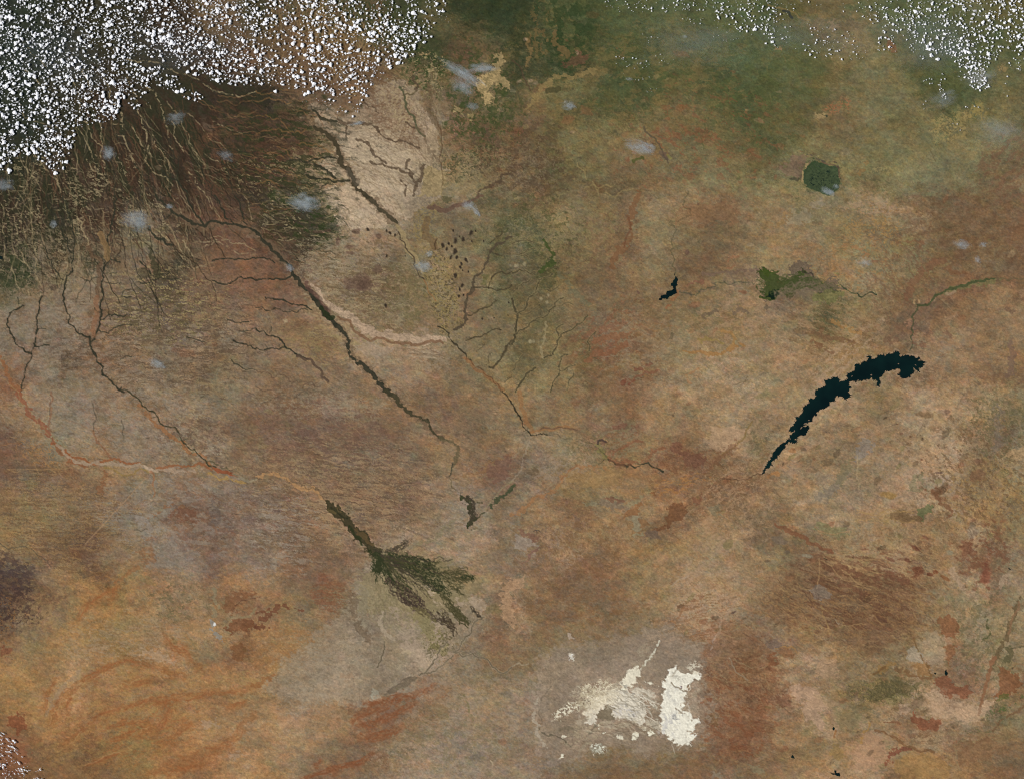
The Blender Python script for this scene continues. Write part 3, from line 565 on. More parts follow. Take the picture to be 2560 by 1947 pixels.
for w, pts in [(2,[(1400,560),(1600,640),(1800,770),(1960,805),(2190,795)]), (2,[(1940,1280),(2050,1305),(2190,1300)]), (1.8,[(2080,1155),(2190,1150)]),
               (2,[(1300,1350),(1400,1480),(1530,1560)]), (2.5,[(1460,1280),(1530,1420),(1530,1560),(1620,1680)]), (3.5,[(1400,1480),(1530,1560),(1600,1640)]),
               (2.5,[(1150,1400),(1250,1550),(1330,1680)]), (2.2,[(1700,1400),(1750,1530),(1820,1680)]), (2.2,[(1880,1390),(1960,1500),(2010,1680)]),
               (2.2,[(910,1400),(980,1600),(980,1680)]), (1.8,[(1960,980),(2100,1020),(2190,1000)])]:
    river(0, 0, w, pts)
for w, pts in [
 (6,[(1340,0),(1450,100),(1560,180),(1650,240),(1760,260),(1900,240),(2050,255),(2130,270),(2194,310)]), (4.5,[(1600,0),(1650,120),(1740,240)]),
 (4,[(1840,0),(1900,110),(2000,240)]), (3.5,[(2010,0),(2060,110),(2120,250)]), (2,[(1480,140),(1400,210)]),
 (4.5,[(990,0),(985,120),(950,260),(920,350),(930,460),(940,540),(900,600),(890,700),(880,830),(870,980),(850,1120),(810,1230),(780,1250)]),
 (4,[(540,850),(560,950),(600,1050),(590,1100),(650,1160),(720,1200),(770,1210)]), (5,[(770,1210),(790,1320),(830,1420),(880,1530)]),
 (4,[(880,1530),(960,1590),(1060,1680)]), (3.2,[(400,0),(440,130),(510,260),(580,400),(630,500)]), (3.2,[(540,0),(580,140),(620,300),(640,400),(630,500)]),
 (3,[(380,430),(470,630),(540,720)]), (3.5,[(630,500),(620,650),(560,740),(540,850)]), (4,[(360,860),(340,960),(310,1050),(310,1200),(300,1290)]), (3,[(300,1290),(340,1290),(420,1280)]),
 (4,[(210,940),(150,970),(70,1040),(55,1100),(90,1180),(150,1280),(210,1330),(270,1350)]), (3,[(300,1290),(270,1350),(230,1460),(210,1560),(175,1680)]),
 (3,[(860,1060),(930,1020),(980,1015),(1060,1035),(1090,1015),(1130,1020)]), (2.4,[(850,1150),(930,1180),(1040,1110),(1130,1110)]),
 (2,[(890,670),(1000,660)]), (2,[(900,740),(1040,745)]), (3,[(940,540),(1030,570)]), (2.4,[(810,960),(850,1000)]), (2.2,[(690,700),(850,700)]),
 (2.4,[(1040,860),(1130,865)]), (2,[(1050,840),(1070,805),(1120,800)]), (2.5,[(1170,740),(1280,745),(1400,710),(1550,725)]), (3.5,[(1200,560),(1250,610),(1290,670)]),
 (5,[(1280,260),(1400,370),(1470,420)]), (3.6,[(1820,555),(1950,535),(2190,535)]), (3.6,[(1820,725),(2000,735),(2190,725)]), (2.4,[(1950,1060),(2130,1080)]),
 (2,[(2050,1160),(2140,1160),(2190,1130)]), (3.5,[(2000,1240),(2100,1270),(2190,1310)]), (2.2,[(1980,1400),(2020,1440),(2080,1480),(2190,1490)]), (2,[(320,1140),(390,1140)]),
 (1.8,[(1000,400),(1080,440)]), (2.5,[(1600,1210),(1750,1250)]), (1.8,[(1030,1400),(1130,1380)]), (2,[(150,870),(155,940)]), (2,[(1000,1680),(1040,1640)])]:
    river(0, 1, w, pts)
poly(T(0,1,[(1260,430),(1310,470),(1340,560),(1400,690),(1310,720),(1290,560)]), (58, 56, 40), 0.8)
poly(T(0,1,[(1180,640),(1260,620),(1310,720),(1200,720)]), (66, 60, 44), 0.7)
line(T(0,1,[(760,440),(790,520),(870,570),(860,700),(840,860)]), 9, (94, 72, 54), 0.6)
line(T(0,1,[(830,870),(830,980),(810,1200)]), 10, (132, 92, 66), 0.5)
line(T(0,1,[(860,330),(900,420),(920,540)]), 14, (134, 106, 70), 0.6)
for w, pts in [
 (7,[(0,310),(110,420),(190,500),(300,600),(330,690)]), (9,[(330,690),(440,800),(520,900)]), ([10,18,14,9],[(500,880),(560,950),(600,1020),(680,1100)]),
 ([9,9,7,8,9,10,10],[(680,1100),(750,1180),(800,1240),(800,1330),(830,1390),(930,1450),(1010,1520),(1080,1620),(1150,1690)]),
 (3.6,[(0,535),(60,530),(160,575)]), (3.6,[(0,725),(120,710),(300,690)]), (3.6,[(80,870),(180,885),(250,900),(370,940),(480,980)]), (2.2,[(0,960),(90,985),(200,970),(350,1000),(440,975)]),
 (4,[(0,1140),(70,1160),(200,1220),(260,1310),(350,1370)]), (3,[(0,1300),(130,1305),(260,1300)]), (2,[(130,1160),(130,1120)]), (4,[(330,1350),(450,1400)])]:
    river(1, 1, w, pts)
line(T(1,1,[(560,960),(620,1050),(660,1040)]), 12, (40, 46, 28), 0.8, name='river')
line(T(1,1,[(430,740),(520,860),(620,980)]), 9, (92, 66, 58), 0.6)
line(T(1,1,[(350,1370),(470,1400),(560,1500),(620,1590)]), 6, (84, 68, 56), 0.8, name='river')
for pts in [[(0,1490),(100,1510),(140,1560),(260,1555),(400,1590),(550,1630)], [(400,1640),(520,1600)], [(0,1640),(130,1660)]]:
    line(T(1,1,pts), 2, (88, 70, 56), 0.7, jag=0.16)
# second big river, through the pale grass plain
river(1, 0, [9,11,11,9], [(500,1090),(600,1140),(680,1220),(710,1330),(750,1430),(820,1510),(840,1570),(920,1650),(960,1690)], (60, 54, 40))
river(1, 1, [9,9,8,3], [(940,0),(1020,60),(1100,140),(1170,210),(1230,250)], (64, 58, 44))
for w, pts in [(4.5,[(290,1380),(400,1390),(530,1365),(690,1360)]), (2,[(0,1345),(150,1360),(290,1380)]), (5,[(430,1500),(540,1530),(660,1560),(800,1550)]), (2,[(0,1500),(200,1490),(430,1500)]),
               (2.5,[(540,1640),(620,1570)]), (6,[(500,1410),(620,1480),(680,1530)]), (6,[(490,950),(560,1020),(690,1040)]), (2.5,[(350,990),(490,960)]),(1.8,[(0,1000),(150,1015),(330,1140)])]:
    river(1, 0, w, pts, (52, 50, 38))
line(T(1,0,[(790,1460),(830,1520),(870,1580)]), 12, (86, 78, 66), 0.5)
BR = (78, 64, 50)
for w, pts in [(7,[(700,1020),(780,1060),(860,1060),(940,1060),(1050,1130)]), (3,[(1050,1130),(1200,1220),(1400,1270)]), (5,[(860,1200),(980,1260),(1050,1350),(1120,1410)]),
               (4,[(980,1385),(1120,1420),(1220,1440),(1310,1490),(1360,1560),(1350,1680)]), (7,[(1440,1420),(1430,1500),(1380,1590)]), (6,[(1310,1370),(1290,1450),(1340,1520)]),
               (3,[(920,870),(1020,930),(1050,970)]), (4,[(1240,1550),(1290,1600),(1280,1680)]), (3,[(1280,1050),(1400,1110)]), (6,[(2190,1500),(2060,1560),(1960,1610),(1900,1680)]),
               (6,[(1340,660),(1390,730),(1370,770)]), (3,[(770,1170),(780,1090)])]:
    line(T(1,0,pts), w, BR, 0.7, jag=0.12, edge=1.4, name='river' if w > 6.5 else None)
line(T(1,0,[(1230,750),(1270,860),(1310,970),(1370,1060),(1390,1120),(1450,1170)]), 4.5, (72, 74, 52), 0.75)
line(T(1,0,[(1260,820),(1340,810),(1380,780)]), 3, (84, 74, 52), 0.7)
line(T(1,0,[(1470,720),(1490,900),(1550,1050),(1600,1150)]), 12, (92, 76, 56), 0.5, edge=1.5)
line(T(1,0,[(1560,1050),(1590,1180),(1570,1350),(1600,1500),(1590,1600)]), 2, (84, 64, 46), 0.7)
line(T(1,0,[(1380,1100),(1450,1180),(1500,1300),(1560,1380)]), 8, (104, 88, 68), 0.5, edge=2)
poly(T(1,0,[(1470,1080),(1560,1100),(1550,1330),(1500,1260)]), (142, 124, 98), 0.6)
poly(T(1,0,[(1440,1440),(1640,1460),(1600,1680),(1370,1680)]), (136, 118, 80), 0.55)
for pts, c in [([(1880,740),(1920,660),(1980,620),(2040,600),(2060,540),(2040,480),(2090,460),(2110,520),(2100,620),(2160,700),(2180,750),(2140,780),(2090,720),(2030,700),(1990,790),(2020,860),(1970,930),(1930,800)], (148, 128, 90)),
               ([(1800,1010),(1830,965),(1880,980),(1850,1030)], (142, 124, 86)), ([(1700,900),(1740,900),(1780,970),(1720,980)], (138, 122, 86)),
               ([(1410,590),(1470,600),(1530,555),(1520,640),(1480,610)], (146, 128, 92)), ([(1380,460),(1500,450),(1430,480)], (142, 122, 86))]:
    poly(T(1,0,pts), c, 0.85, warp=3)
# middle: grass ridge bands, fans
line(T(1,1,[(480,760),(560,850),(680,960),(820,1060),(950,1140),(1100,1190),(1300,1215),(1480,1225),(1610,1225)]), [5,9,12,17,20,18,18,18,14], (154, 132, 110), 0.85, edge=1.4, keep=0.8)
line(T(1,1,[(700,1040),(860,1170),(1000,1240),(1150,1255),(1400,1275),(1600,1260)]), 6, (112, 84, 62), 0.75)
line(T(1,1,[(650,1020),(780,1120),(860,1190),(890,1260)]), 3, (142, 124, 94), 0.5, jag=0.16)
poly(T(1,1,[(890,1270),(1000,1240),(1170,1300),(1160,1360),(1000,1380),(900,1330)]), (148, 130, 110), 0.55)
for k in range(5): line(T(1,1,[(1310,1300+17*k),(1420,1310+17*k),(1560,1335+17*k)]), 2.4, (156, 138, 114), 0.6)
for k in range(3): line(T(1,1,[(1310,1312+19*k),(1420,1322+19*k),(1560,1347+19*k)]), 2, (98, 80, 62), 0.5)
poly(T(1,1,[(1400,1380),(1600,1310),(1670,1400),(1640,1500),(1450,1480)]), (146, 128, 106), 0.5, brk=-0.2)
line(T(1,1,[(1210,260),(1290,420),(1400,600),(1440,680)]), [8,14,8,2], (142, 124, 90), 0.8)
river(1, 1, 2.6, [(1220,310),(1280,420),(1360,570),(1440,720)], (62, 52, 42))
line(T(1,1,[(1440,720),(1480,830),(1540,900)]), 3, (132, 96, 62), 0.6)
line(T(1,1,[(1480,100),(1570,120),(1680,100),(1780,70),(1850,40),(1940,0)]), [10,12,9,8,6,5], (94, 72, 60), 0.75)
line(T(1,1,[(1470,200),(1450,350),(1530,440)]), 16, (104, 80, 54), 0.5)
line(T(1,1,[(1550,370),(1540,460)]), 3, (74, 58, 42), 0.7)
river(1, 1, 6, [(2190,350),(2100,410),(2020,460),(1960,590),(1900,680),(1860,780),(1810,870),(1800,960),(1800,1060),(1760,1120),(1700,1145)], (76, 66, 52), edge=1.3)
for w, pts in [(3,[(1870,785),(1990,790),(2100,800),(2190,760)]), (4,[(1990,790),(2020,700),(2100,650),(2190,655)]), (3,[(1820,1025),(1920,970),(2000,950),(2060,900)]), (3,[(2010,400),(2060,350),(2110,310)]),
               (2.4,[(2020,480),(2110,510),(2190,500)]), (3.2,[(1800,1240),(1950,1190),(2040,1145),(2100,1150)]), (6,[(2200,1240),(2120,1350),(2050,1450),(2000,1470)]), (2,[(1990,1440),(1990,1380),(2020,1340)]),
               (1.6,[(1890,1340),(1960,1270)]), (2,[(1620,760),(1720,750)]), (2,[(2190,1530),(2130,1600)])]:
    river(1, 1, w, pts, (68, 60, 44), 0.85)
poly(T(1,1,[(1940,680),(2000,680),(1980,760),(1920,770)]), (84, 82, 48), 0.6)
poly(T(1,1,[(1600,0),(1690,10),(1680,50),(1610,60)]), (78, 74, 50), 0.7)
for x, y, r in [(1840,320,15),(1710,390,16),(1775,370,16),(1600,425,13),(1650,408,9),(1705,475,17),(1635,458,10),(1670,530,10),(1720,525,11),(1800,545,11),(1760,585,9),(1750,612,9),(1710,685,12),(1770,762,11),(1745,805,9),(1740,860,7),(1780,850,6),(1690,300,9),(1850,392,8),(1680,435,7),(1150,320,8),(960,285,14),(1910,165,7),(1610,310,6),(1745,350,8),(1117,295,8),(1190,335,8),(1120,515,8),(1280,515,6),(1940,1055,6),(2040,1045,5),(2160,1025,5),(2165,915,8),(1110,940,12),(1680,715,6),(1820,650,5),(1880,300,5),(1770,640,5),(1950,390,7)]:
    (px, py), = T(1,1,[(x,y)]); blob(px, py, r*0.72/2.5, r*1.1/2.5, (54, 46, 38), 0.9, ang=(x*7) % 50 - 25, soft=0.5, keep=0)
for x, y, rx, ry in [(800,440,40,18),(800,490,38,14),(860,300,30,25),(700,390,20,40),(620,300,30,16),(700,260,18,10),(475,455,16,8),(1040,620,40,40),(860,740,110,70),(940,770,60,40),(1050,340,30,30),(520,310,60,14)]:
    (px, py), = T(1,1,[(x,y)]); blob(px, py, rx/3.4, ry/3.4, (92, 72, 60), 0.7)
poly(T(1,1,[(225,1060),(270,1055),(285,1090),(240,1095)]), (152, 134, 104), 0.8, warp=1)
# the long river to the right of it, down to the broad elbow
river(1, 1, 3.4, [(1560,1120),(1620,1150),(1660,1220),(1740,1310),(1800,1400),(1860,1450)], (58, 52, 40))
line(T(1,1,[(1790,1390),(1860,1460),(2000,1560),(2120,1660)]), 8, (132, 92, 60), 0.6)
river(1, 1, 2, [(1860,1450),(1960,1530),(2050,1610),(2110,1680)], (84, 62, 44))
river(1, 2, 2.6, [(2110,-10),(2150,30),(2190,90)], (50, 44, 34))
river(2, 2, 3.4, [(-10,80),(20,130),(70,210),(90,290),(160,370),(240,355),(300,365)], (46, 44, 34))
line(T(2,2,[(60,0),(110,180),(170,330)]), 10, (140, 98, 62), 0.5)
line(T(2,2,[(170,345),(300,310),(480,300)]), 7, (140, 100, 64), 0.6)
line(T(2,2,[(240,320),(400,300),(560,320)]), 3, (92, 72, 58), 0.6)
river(2, 2, 2, [(300,370),(420,390),(560,395),(650,420),(720,470)], (84, 76, 56), 0.7)
for w, pts in [(5,[(0,880),(20,960),(50,1010),(40,1100),(40,1180),(20,1230),(0,1270)]), (3,[(50,1010),(130,940),(200,830),(230,720),(350,670)]), (3,[(40,1190),(130,1130),(200,1070),(290,1030),(370,950),(440,870)]),
               (2.6,[(0,840),(50,780),(160,710)]), (2.4,[(60,1000),(180,980),(240,930)]), (2.2,[(200,830),(300,800),(330,820),(400,770)]), (3,[(270,1390),(360,1330),(400,1230),(430,1180),(560,1100),(650,1020)]),
               (2.2,[(400,1200),(400,1120),(440,1100)]), (4,[(30,1680),(80,1590),(150,1500),(200,1470)]), (3,[(330,1680),(400,1540),(420,1380),(480,1360)]), (2,[(410,1500),(460,1480),(540,1450)]), (2.4,[(470,1660),(490,1580),(530,1520)]),
               (2.6,[(660,1330),(690,1190),(740,1150)]), (2.2,[(0,1500),(40,1430),(100,1360)]), (2.2,[(0,415),(130,380),(200,395)]), (2,[(0,500),(100,490),(200,450)]), (3.2,[(0,665),(130,650),(200,655)]), (1.6,[(380,950),(520,930)]), (2,[(80,515),(180,560)])]:
    line(T(2,1,pts), w + 2.5, (134, 118, 84), 0.45, jag=0.11)
    river(2, 1, w, pts, (66, 60, 44), 0.85)
line(T(2,1,[(290,1080),(280,1200),(250,1320),(260,1380)]), 4, (144, 130, 98), 0.6, edge=1.4)
line(T(2,1,[(240,660),(270,610),(345,600),(350,540),(320,450),(270,380)]), [9,9,9,7,5,3], (62, 72, 38), 0.8, edge=2.0, name='wetland')
line(T(2,1,[(400,670),(480,740),(560,840),(660,920)]), 8, (100, 98, 76), 0.5, edge=2)
for x, y in [(27,600),(45,598),(105,585),(300,910),(250,885),(155,1250),(185,1248),(310,850)]:
    (px, py), = T(2,1,[(x,y)]); blob(px, py, 3, 4, (150, 138, 108), 0.6, soft=0.6)
# right of the middle
line(T(2,1,[(1080,0),(1030,100),(1000,200),(1020,280),(980,400),(900,500),(860,600)]), [12,14,10,10,14,16,10], (116, 84, 58), 0.75, edge=2)
line(T(2,1,[(1000,190),(1020,290),(960,440)]), 4, (100, 68, 48), 0.6)
river(2, 1, 2.4, [(1510,-40),(1500,0),(1465,80),(1480,100),(1530,110),(1535,170),(1490,190),(1440,205),(1360,215),(1340,240),(1380,250),(1415,290),(1370,370),(1380,450),(1390,560),(1370,600),(1400,665)], (82, 76, 54), 0.75, jag=0.16)
line(T(2,1,[(1415,815),(1500,835),(1550,850),(1620,800),(1700,790),(1760,740),(1820,735),(1900,760),(2000,740),(2080,730)]), 9, (104, 88, 74), 0.55, edge=3.0, brk=-0.3)
river(2, 1, 2.2, [(1415,815),(1500,835),(1550,850),(1620,800),(1700,790),(1760,740),(1820,735),(1900,750),(2000,740),(2110,700)], (72, 72, 54), 0.8, jag=0.2)
for pts, w, c in [([(1470,1330),(1600,1330),(1700,1355),(1820,1340),(1900,1290),(1990,1280)], 6, (146, 106, 62)), ([(1780,1150),(1880,1180),(1910,1230),(1870,1300)], 5, (148, 112, 68)), ([(1600,1240),(1720,1230),(1800,1260)], 7, (132, 112, 66)),
                  ([(1600,1470),(1500,1530),(1500,1570),(1530,1600)], 4, (150, 112, 78)), ([(960,1590),(1080,1540),(1200,1510),(1260,1490)], 5, (116, 78, 58)), ([(1000,1610),(1050,1580)], 5, (108, 66, 50)),
                  ([(1060,1490),(1110,1485)], 6, (110, 70, 54)), ([(1150,1450),(1190,1430)], 5, (114, 78, 60)), ([(950,1610),(980,1570)], 9, (108, 66, 50)), ([(1370,890),(1420,820)], 6, (134, 92, 62)), ([(1320,960),(1360,935)], 6, (136, 90, 62)),
                  ([(1850,560),(1880,530),(1940,515)], 4, (138, 98, 70)), ([(1840,620),(1900,605)], 5, (132, 94, 68)), ([(1640,1030),(1700,1000),(1760,990)], 9, (100, 84, 68)), ([(1900,1000),(2020,990)], 10, (104, 88, 72)),
                  ([(2150,880),(2180,950)], 9, (90, 78, 64)), ([(1960,820),(2000,830)], 6, (118, 80, 58)), ([(700,1250),(980,1190)], 14, (128, 88, 62)), ([(640,1420),(800,1350),(980,1280)], 12, (124, 84, 60)),
                  ([(1640,660),(1940,640),(2100,640)], 7, (108, 88, 74)), ([(1500,770),(1560,740),(1640,740)], 6, (122, 84, 66)), ([(1370,1190),(1370,1220)], 7, (96, 86, 64))]:
    line(T(2,1,pts), w, c, 0.65, edge=1.8)
poly(T(2,1,[(1400,130),(1940,90),(1940,245),(1640,250),(1420,260)]), (124, 92, 66), 0.5, warp=5)
for x, y, r in [(1595,75,10),(1040,660,16),(1080,830,14),(1500,490,18)]:
    (px, py), = T(2,1,[(x,y)]); blob(px, py, r/3.4, r/3.4, (96, 74, 62), 0.7)
# upper right
line(T(3,0,[(0,45),(150,80),(260,150),(370,200)]), 3, (126, 106, 68), 0.6); line(T(3,0,[(130,95),(180,105),(205,155)]), 5, (56, 58, 52), 0.85)
poly(T(3,0,[(500,180),(570,170),(600,240),(540,270)]), (142, 118, 92), 0.5, warp=3); poly(T(3,0,[(50,410),(120,400),(100,440)]), (150, 116, 84), 0.6)
poly(T(3,0,[(1010,310),(1060,340),(1110,450),(1050,440)]), (124, 78, 54), 0.6)
for pts in [[(370,1170),(600,1165),(700,1165),(800,1140)], [(20,850),(60,940),(130,980)], [(1400,1280),(1440,1390)], [(380,1350),(480,1400)], [(960,530),(1040,515)]]:
    line(T(3,0,pts), 1.8, (84, 74, 50), 0.5, jag=0.15)
poly(T(3,0,[(1020,1030),(1075,1010),(1070,1050),(1030,1065)]), (90, 86, 58), 0.7, warp=1); poly(T(3,0,[(490,990),(510,985),(512,1000),(495,1005)]), (36, 46, 40), 0.9, warp=0.5)
line(T(3,0,[(780,1490),(830,1430),(850,1390)]), 6, (142, 104, 62), 0.4, edge=2)
poly(T(3,0,[(80,1500),(160,1400),(310,1320),(330,1420),(290,1540),(150,1510)]), (116, 92, 78), 0.6, warp=5)
poly(T(3,0,[(160,1520),(280,1530),(250,1560)]), (62, 60, 48), 0.7, warp=2)
line(T(3,0,[(330,1330),(370,1330),(440,1370),(540,1390),(600,1420)]), 4, (76, 66, 60), 0.7, edge=1.5)
line(T(3,0,[(340,1400),(300,1470),(295,1560)]), 5, (146, 128, 88), 0.8)
poly(T(3,0,[(395,1372),(440,1395),(480,1400),(520,1420),(595,1422),(610,1440),(610,1480),(606,1620),(570,1650),(520,1678),(470,1668),(420,1640),(330,1602),(305,1560),(305,1470),(335,1430)]), (60, 72, 50), 0.95, warp=0.8, jag=0.04, keep=0.25, name='wetland')
speckle(E(3,0,470,1540,120,110), (22, 36, 32), 4, 4, 0, 1.1, 0.8, seed=200)
speckle(E(3,0,400,1430,80,60), (50, 66, 40), 8, 8, 0, 0, 0.5, seed=201)
fill_strokes(60, E(3,0,460,1530,130,110), -20, [(74, 84, 58), (50, 60, 42)], (8, 26), (1.2, 3), (0.3, 0.5), seed=40)
line(T(3,0,[(470,1395),(540,1410),(608,1440),(615,1520)]), 3, (92, 70, 58), 0.6)
river(2, 0, 4, [(1130,1090),(1180,1160),(1240,1220),(1290,1310),(1340,1400)], (84, 74, 58), 0.8)
river(2, 0, 2, [(1090,1180),(1240,1240)], (84, 66, 50), 0.7); river(2, 0, 1.8, [(1700,920),(1660,1020),(1660,1100),(1620,1170),(1640,1280)], (78, 80, 48), 0.6)
line(T(2,0,[(1280,1310),(1320,1350)]), 10, (92, 78, 66), 0.6); line(T(2,0,[(1120,1350),(1100,1370),(1040,1380)]), 7, (78, 80, 44), 0.8, edge=1.8)
line(T(2,0,[(1330,1330),(1360,1360)]), 5, (126, 120, 68), 0.6)
river(2, 0, 2, [(600,870),(560,960),(545,1080)], (70, 68, 44), 0.6); river(2, 0, 2, [(840,920),(700,980),(620,1060)], (84, 72, 50), 0.5)
line(T(2,0,[(160,900),(220,820),(280,740),(330,690),(420,660),(520,670),(620,630),(700,600)]), [9,12,12,9,7,5,9,12], (134, 114, 74), 0.65, edge=2.6)
line(T(2,0,[(300,780),(400,760)]), 12, (70, 66, 44), 0.7)
line(T(2,0,[(370,260),(400,400),(480,480)]), [6,12,10], (118, 92, 60), 0.6, edge=2.5); line(T(2,0,[(140,340),(160,450),(120,560)]), 6, (126, 102, 66), 0.6, edge=2)
poly(T(2,0,[(540,460),(680,470),(650,530),(520,560),(430,570)]), (112, 76, 60), 0.6, warp=4); poly(T(2,0,[(530,450),(570,460),(550,490)]), (138, 116, 94), 0.6)
line(T(2,0,[(0,520),(90,630),(160,780)]), 3, (78, 62, 48), 0.6)
for x, y in [(110,340),(60,700),(160,690),(200,715)]:
    (px, py), = T(2,0,[(x,y)]); blob(px, py, 5, 4, (136, 116, 94), 0.6, soft=0.6)
for pts in [[(620,1620),(760,1610),(860,1600)], [(690,1560),(720,1620),(740,1670)], [(800,1650),(930,1650),(1040,1620)], [(560,1400),(620,1470),(640,1540)]]:
    line(T(2,0,pts), 2.4, (140, 122, 82), 0.55, jag=0.15)
for x, y, rx, ry, c in [(480,1030,50,35,(126,78,56)),(640,950,50,40,(122,70,48)),(690,130,50,30,(112,80,52)),(1700,1210,70,40,(128,82,58)),(1450,470,50,30,(122,76,50)),(50,1120,40,25,(118,68,48)),(1950,1630,22,22,(92,78,66)),(1640,1640,22,14,(108,74,50)),(2120,1590,20,26,(118,84,58)),(1450,930,45,30,(134,84,52)),(2080,1330,80,60,(118,78,54)),(990,1370,24,22,(122,72,52)),(1400,790,50,30,(96,76,52)),(1960,390,50,20,(112,92,58))]:
    (px, py), = T(2,0,[(x,y)]); blob(px, py, rx/3.4, ry/3.4, c, 0.32)
# flats of the green wetland, and the river running to the big gorge
poly(T(3,1,[(160,600),(260,560),(350,590),(390,690),(440,740),(520,730),(560,700),(640,790),(560,810),(440,840),(300,800),(200,760)]), (98, 84, 70), 0.8, warp=4, name='wetland')
poly(T(2,1,[(1850,700),(2000,600),(2190,600),(2190,700),(2000,720)]), (112, 92, 76), 0.45, warp=5)
WG = (58, 68, 34)
poly(T(2,1,[(2110,655),(2190,620),(2260,640),(2270,690),(2340,730),(2400,700),(2500,630),(2520,670),(2440,710),(2400,760),(2330,800),(2300,800),(2290,860),(2240,885),(2170,870),(2140,850),(2190,780),(2120,720)]), WG, 0.9, warp=3, name='wetland', keep=0.2)
poly(T(2,1,[(2130,650),(2200,620),(2250,650),(2200,700)]), (72, 86, 36), 0.8, warp=2)
poly(T(3,1,[(20,820),(50,805),(110,815),(105,850),(70,880),(40,885),(-10,860)]), (20, 36, 28), 0.9, warp=2, name='wetland')
poly(T(3,1,[(60,740),(150,720),(150,780),(80,800)]), (86, 74, 42), 0.7, warp=3)
line(T(3,1,[(120,820),(170,870),(220,840),(250,790),(300,770),(400,740),(440,730)]), 5, (66, 66, 40), 0.8, edge=2.5, name='wetland', jag=0.2)
line(T(3,1,[(300,630),(370,660),(390,700)]), 2.5, (60, 54, 44), 0.8, jag=0.2); line(T(3,1,[(430,830),(510,790),(560,810),(600,820)]), 2.5, (60, 56, 50), 0.8, jag=0.2)
strands(T(3,1,[(-100,760),(100,780),(300,730),(500,770),(620,800)]), [40, 50, 34, 30, 14], 34, (66, 72, 42), (1.2, 3.4), 0.6, seed=810)
strands(T(3,1,[(60,860),(200,820),(400,770),(600,800)]), [30, 40, 34, 10], 22, (108, 94, 76), (1.2, 3), 0.5, seed=830)
poly(T(3,1,[(380,870),(440,830),(520,800),(650,815),(650,850),(560,900),(530,940),(480,890),(420,920)]), (100, 100, 60), 0.6, warp=4, name='wetland')
poly(T(3,1,[(560,660),(620,650),(600,690)]), (118, 116, 64), 0.5, warp=3)
river(3, 1, 3, [(600,740),(650,790),(700,820),(760,835)], (58, 68, 46)); river(3, 1, 3, [(760,835),(780,860),(800,870),(830,850),(870,828),(930,847)], (44, 54, 40))
line(T(3,1,[(2000,710),(1850,735),(1740,745),(1620,785),(1500,830)]), 9, (104, 106, 68), 0.5, edge=2)
river(3, 1, 3.4, [(2240,712),(2190,712),(2060,728),(1990,710),(1940,706)], (96, 84, 60), 0.8)
river(3, 1, [4,5.5,6,4.5,4], [(1940,706),(1850,730),(1740,745),(1620,780),(1500,825),(1420,880),(1370,935),(1330,942),(1290,940)], (68, 74, 48))
river(3, 1, [4,3.5,3,2.4], [(1290,940),(1240,1020),(1250,1070),(1230,1130),(1245,1170),(1220,1210),(1235,1250),(1215,1330)], (74, 74, 52))
for pts, c in [([(1245,885),(1262,890),(1255,930),(1243,925)], (158, 128, 92)), ([(1285,890),(1300,895),(1305,925),(1290,918)], (160, 130, 94))]: poly(T(3,1,pts), c, 0.8, warp=0.6)
line(T(3,1,[(1530,835),(1600,820)]), 6, (152, 128, 102), 0.6); line(T(3,1,[(1480,890),(1560,960),(1640,1040)]), 1.6, (140, 122, 94), 0.5)
for pts, w, c in [([(1100,400),(1240,385),(1340,410)], 5, (114, 82, 58)), ([(1000,1240),(1060,1190),(1110,1140)], 9, (112, 86, 66)), ([(1060,1260),(1100,1240)], 10, (108, 82, 64)), ([(640,430),(750,450),(860,500)], 4, (146, 106, 72)),
                  ([(1250,1250),(1340,1290)], 10, (116, 82, 64)), ([(2060,960),(2090,990)], 8, (104, 82, 66)), ([(1540,1180),(1570,1200)], 9, (108, 82, 66)), ([(1700,1150),(1780,1160)], 12, (112, 92, 74)), ([(2080,1250),(2090,1450),(2060,1520)], 14, (108, 86, 74)),
                  ([(1940,1550),(1980,1530)], 10, (112, 86, 64)), ([(1200,860),(1280,700),(1400,600),(1500,560)], 16, (114, 80, 60)), ([(1700,660),(1560,640)], 8, (112, 78, 54)), ([(400,1180),(560,1220),(740,1260)], 12, (108, 80, 58)), ([(380,1240),(480,1300),(560,1340)], 8, (108, 76, 54)),
                  ([(560,1080),(700,1140),(800,1170)], 9, (154, 114, 68)), ([(900,560),(940,560)], 5, (118, 84, 62)), ([(540,692),(585,695)], 2, (74, 66, 56)), ([(140,160),(100,260)], 10, (142, 112, 72))]:
    line(T(3,1,pts), w, c, 0.55, edge=2)
poly(T(3,1,[(160,180),(300,120),(380,150),(370,230),(240,245),(170,240)]), (140, 128, 104), 0.55, warp=4); poly(T(3,1,[(360,50),(440,30),(490,70),(470,110),(380,110)]), (136, 124, 106), 0.5, warp=3)
poly(T(3,1,[(1170,1080),(1240,1060),(1230,1110),(1170,1130)]), (158, 118, 92), 0.5)
poly(T(3,1,[(50,1560),(100,1550),(100,1590),(60,1600)]), (112, 106, 82), 0.5)
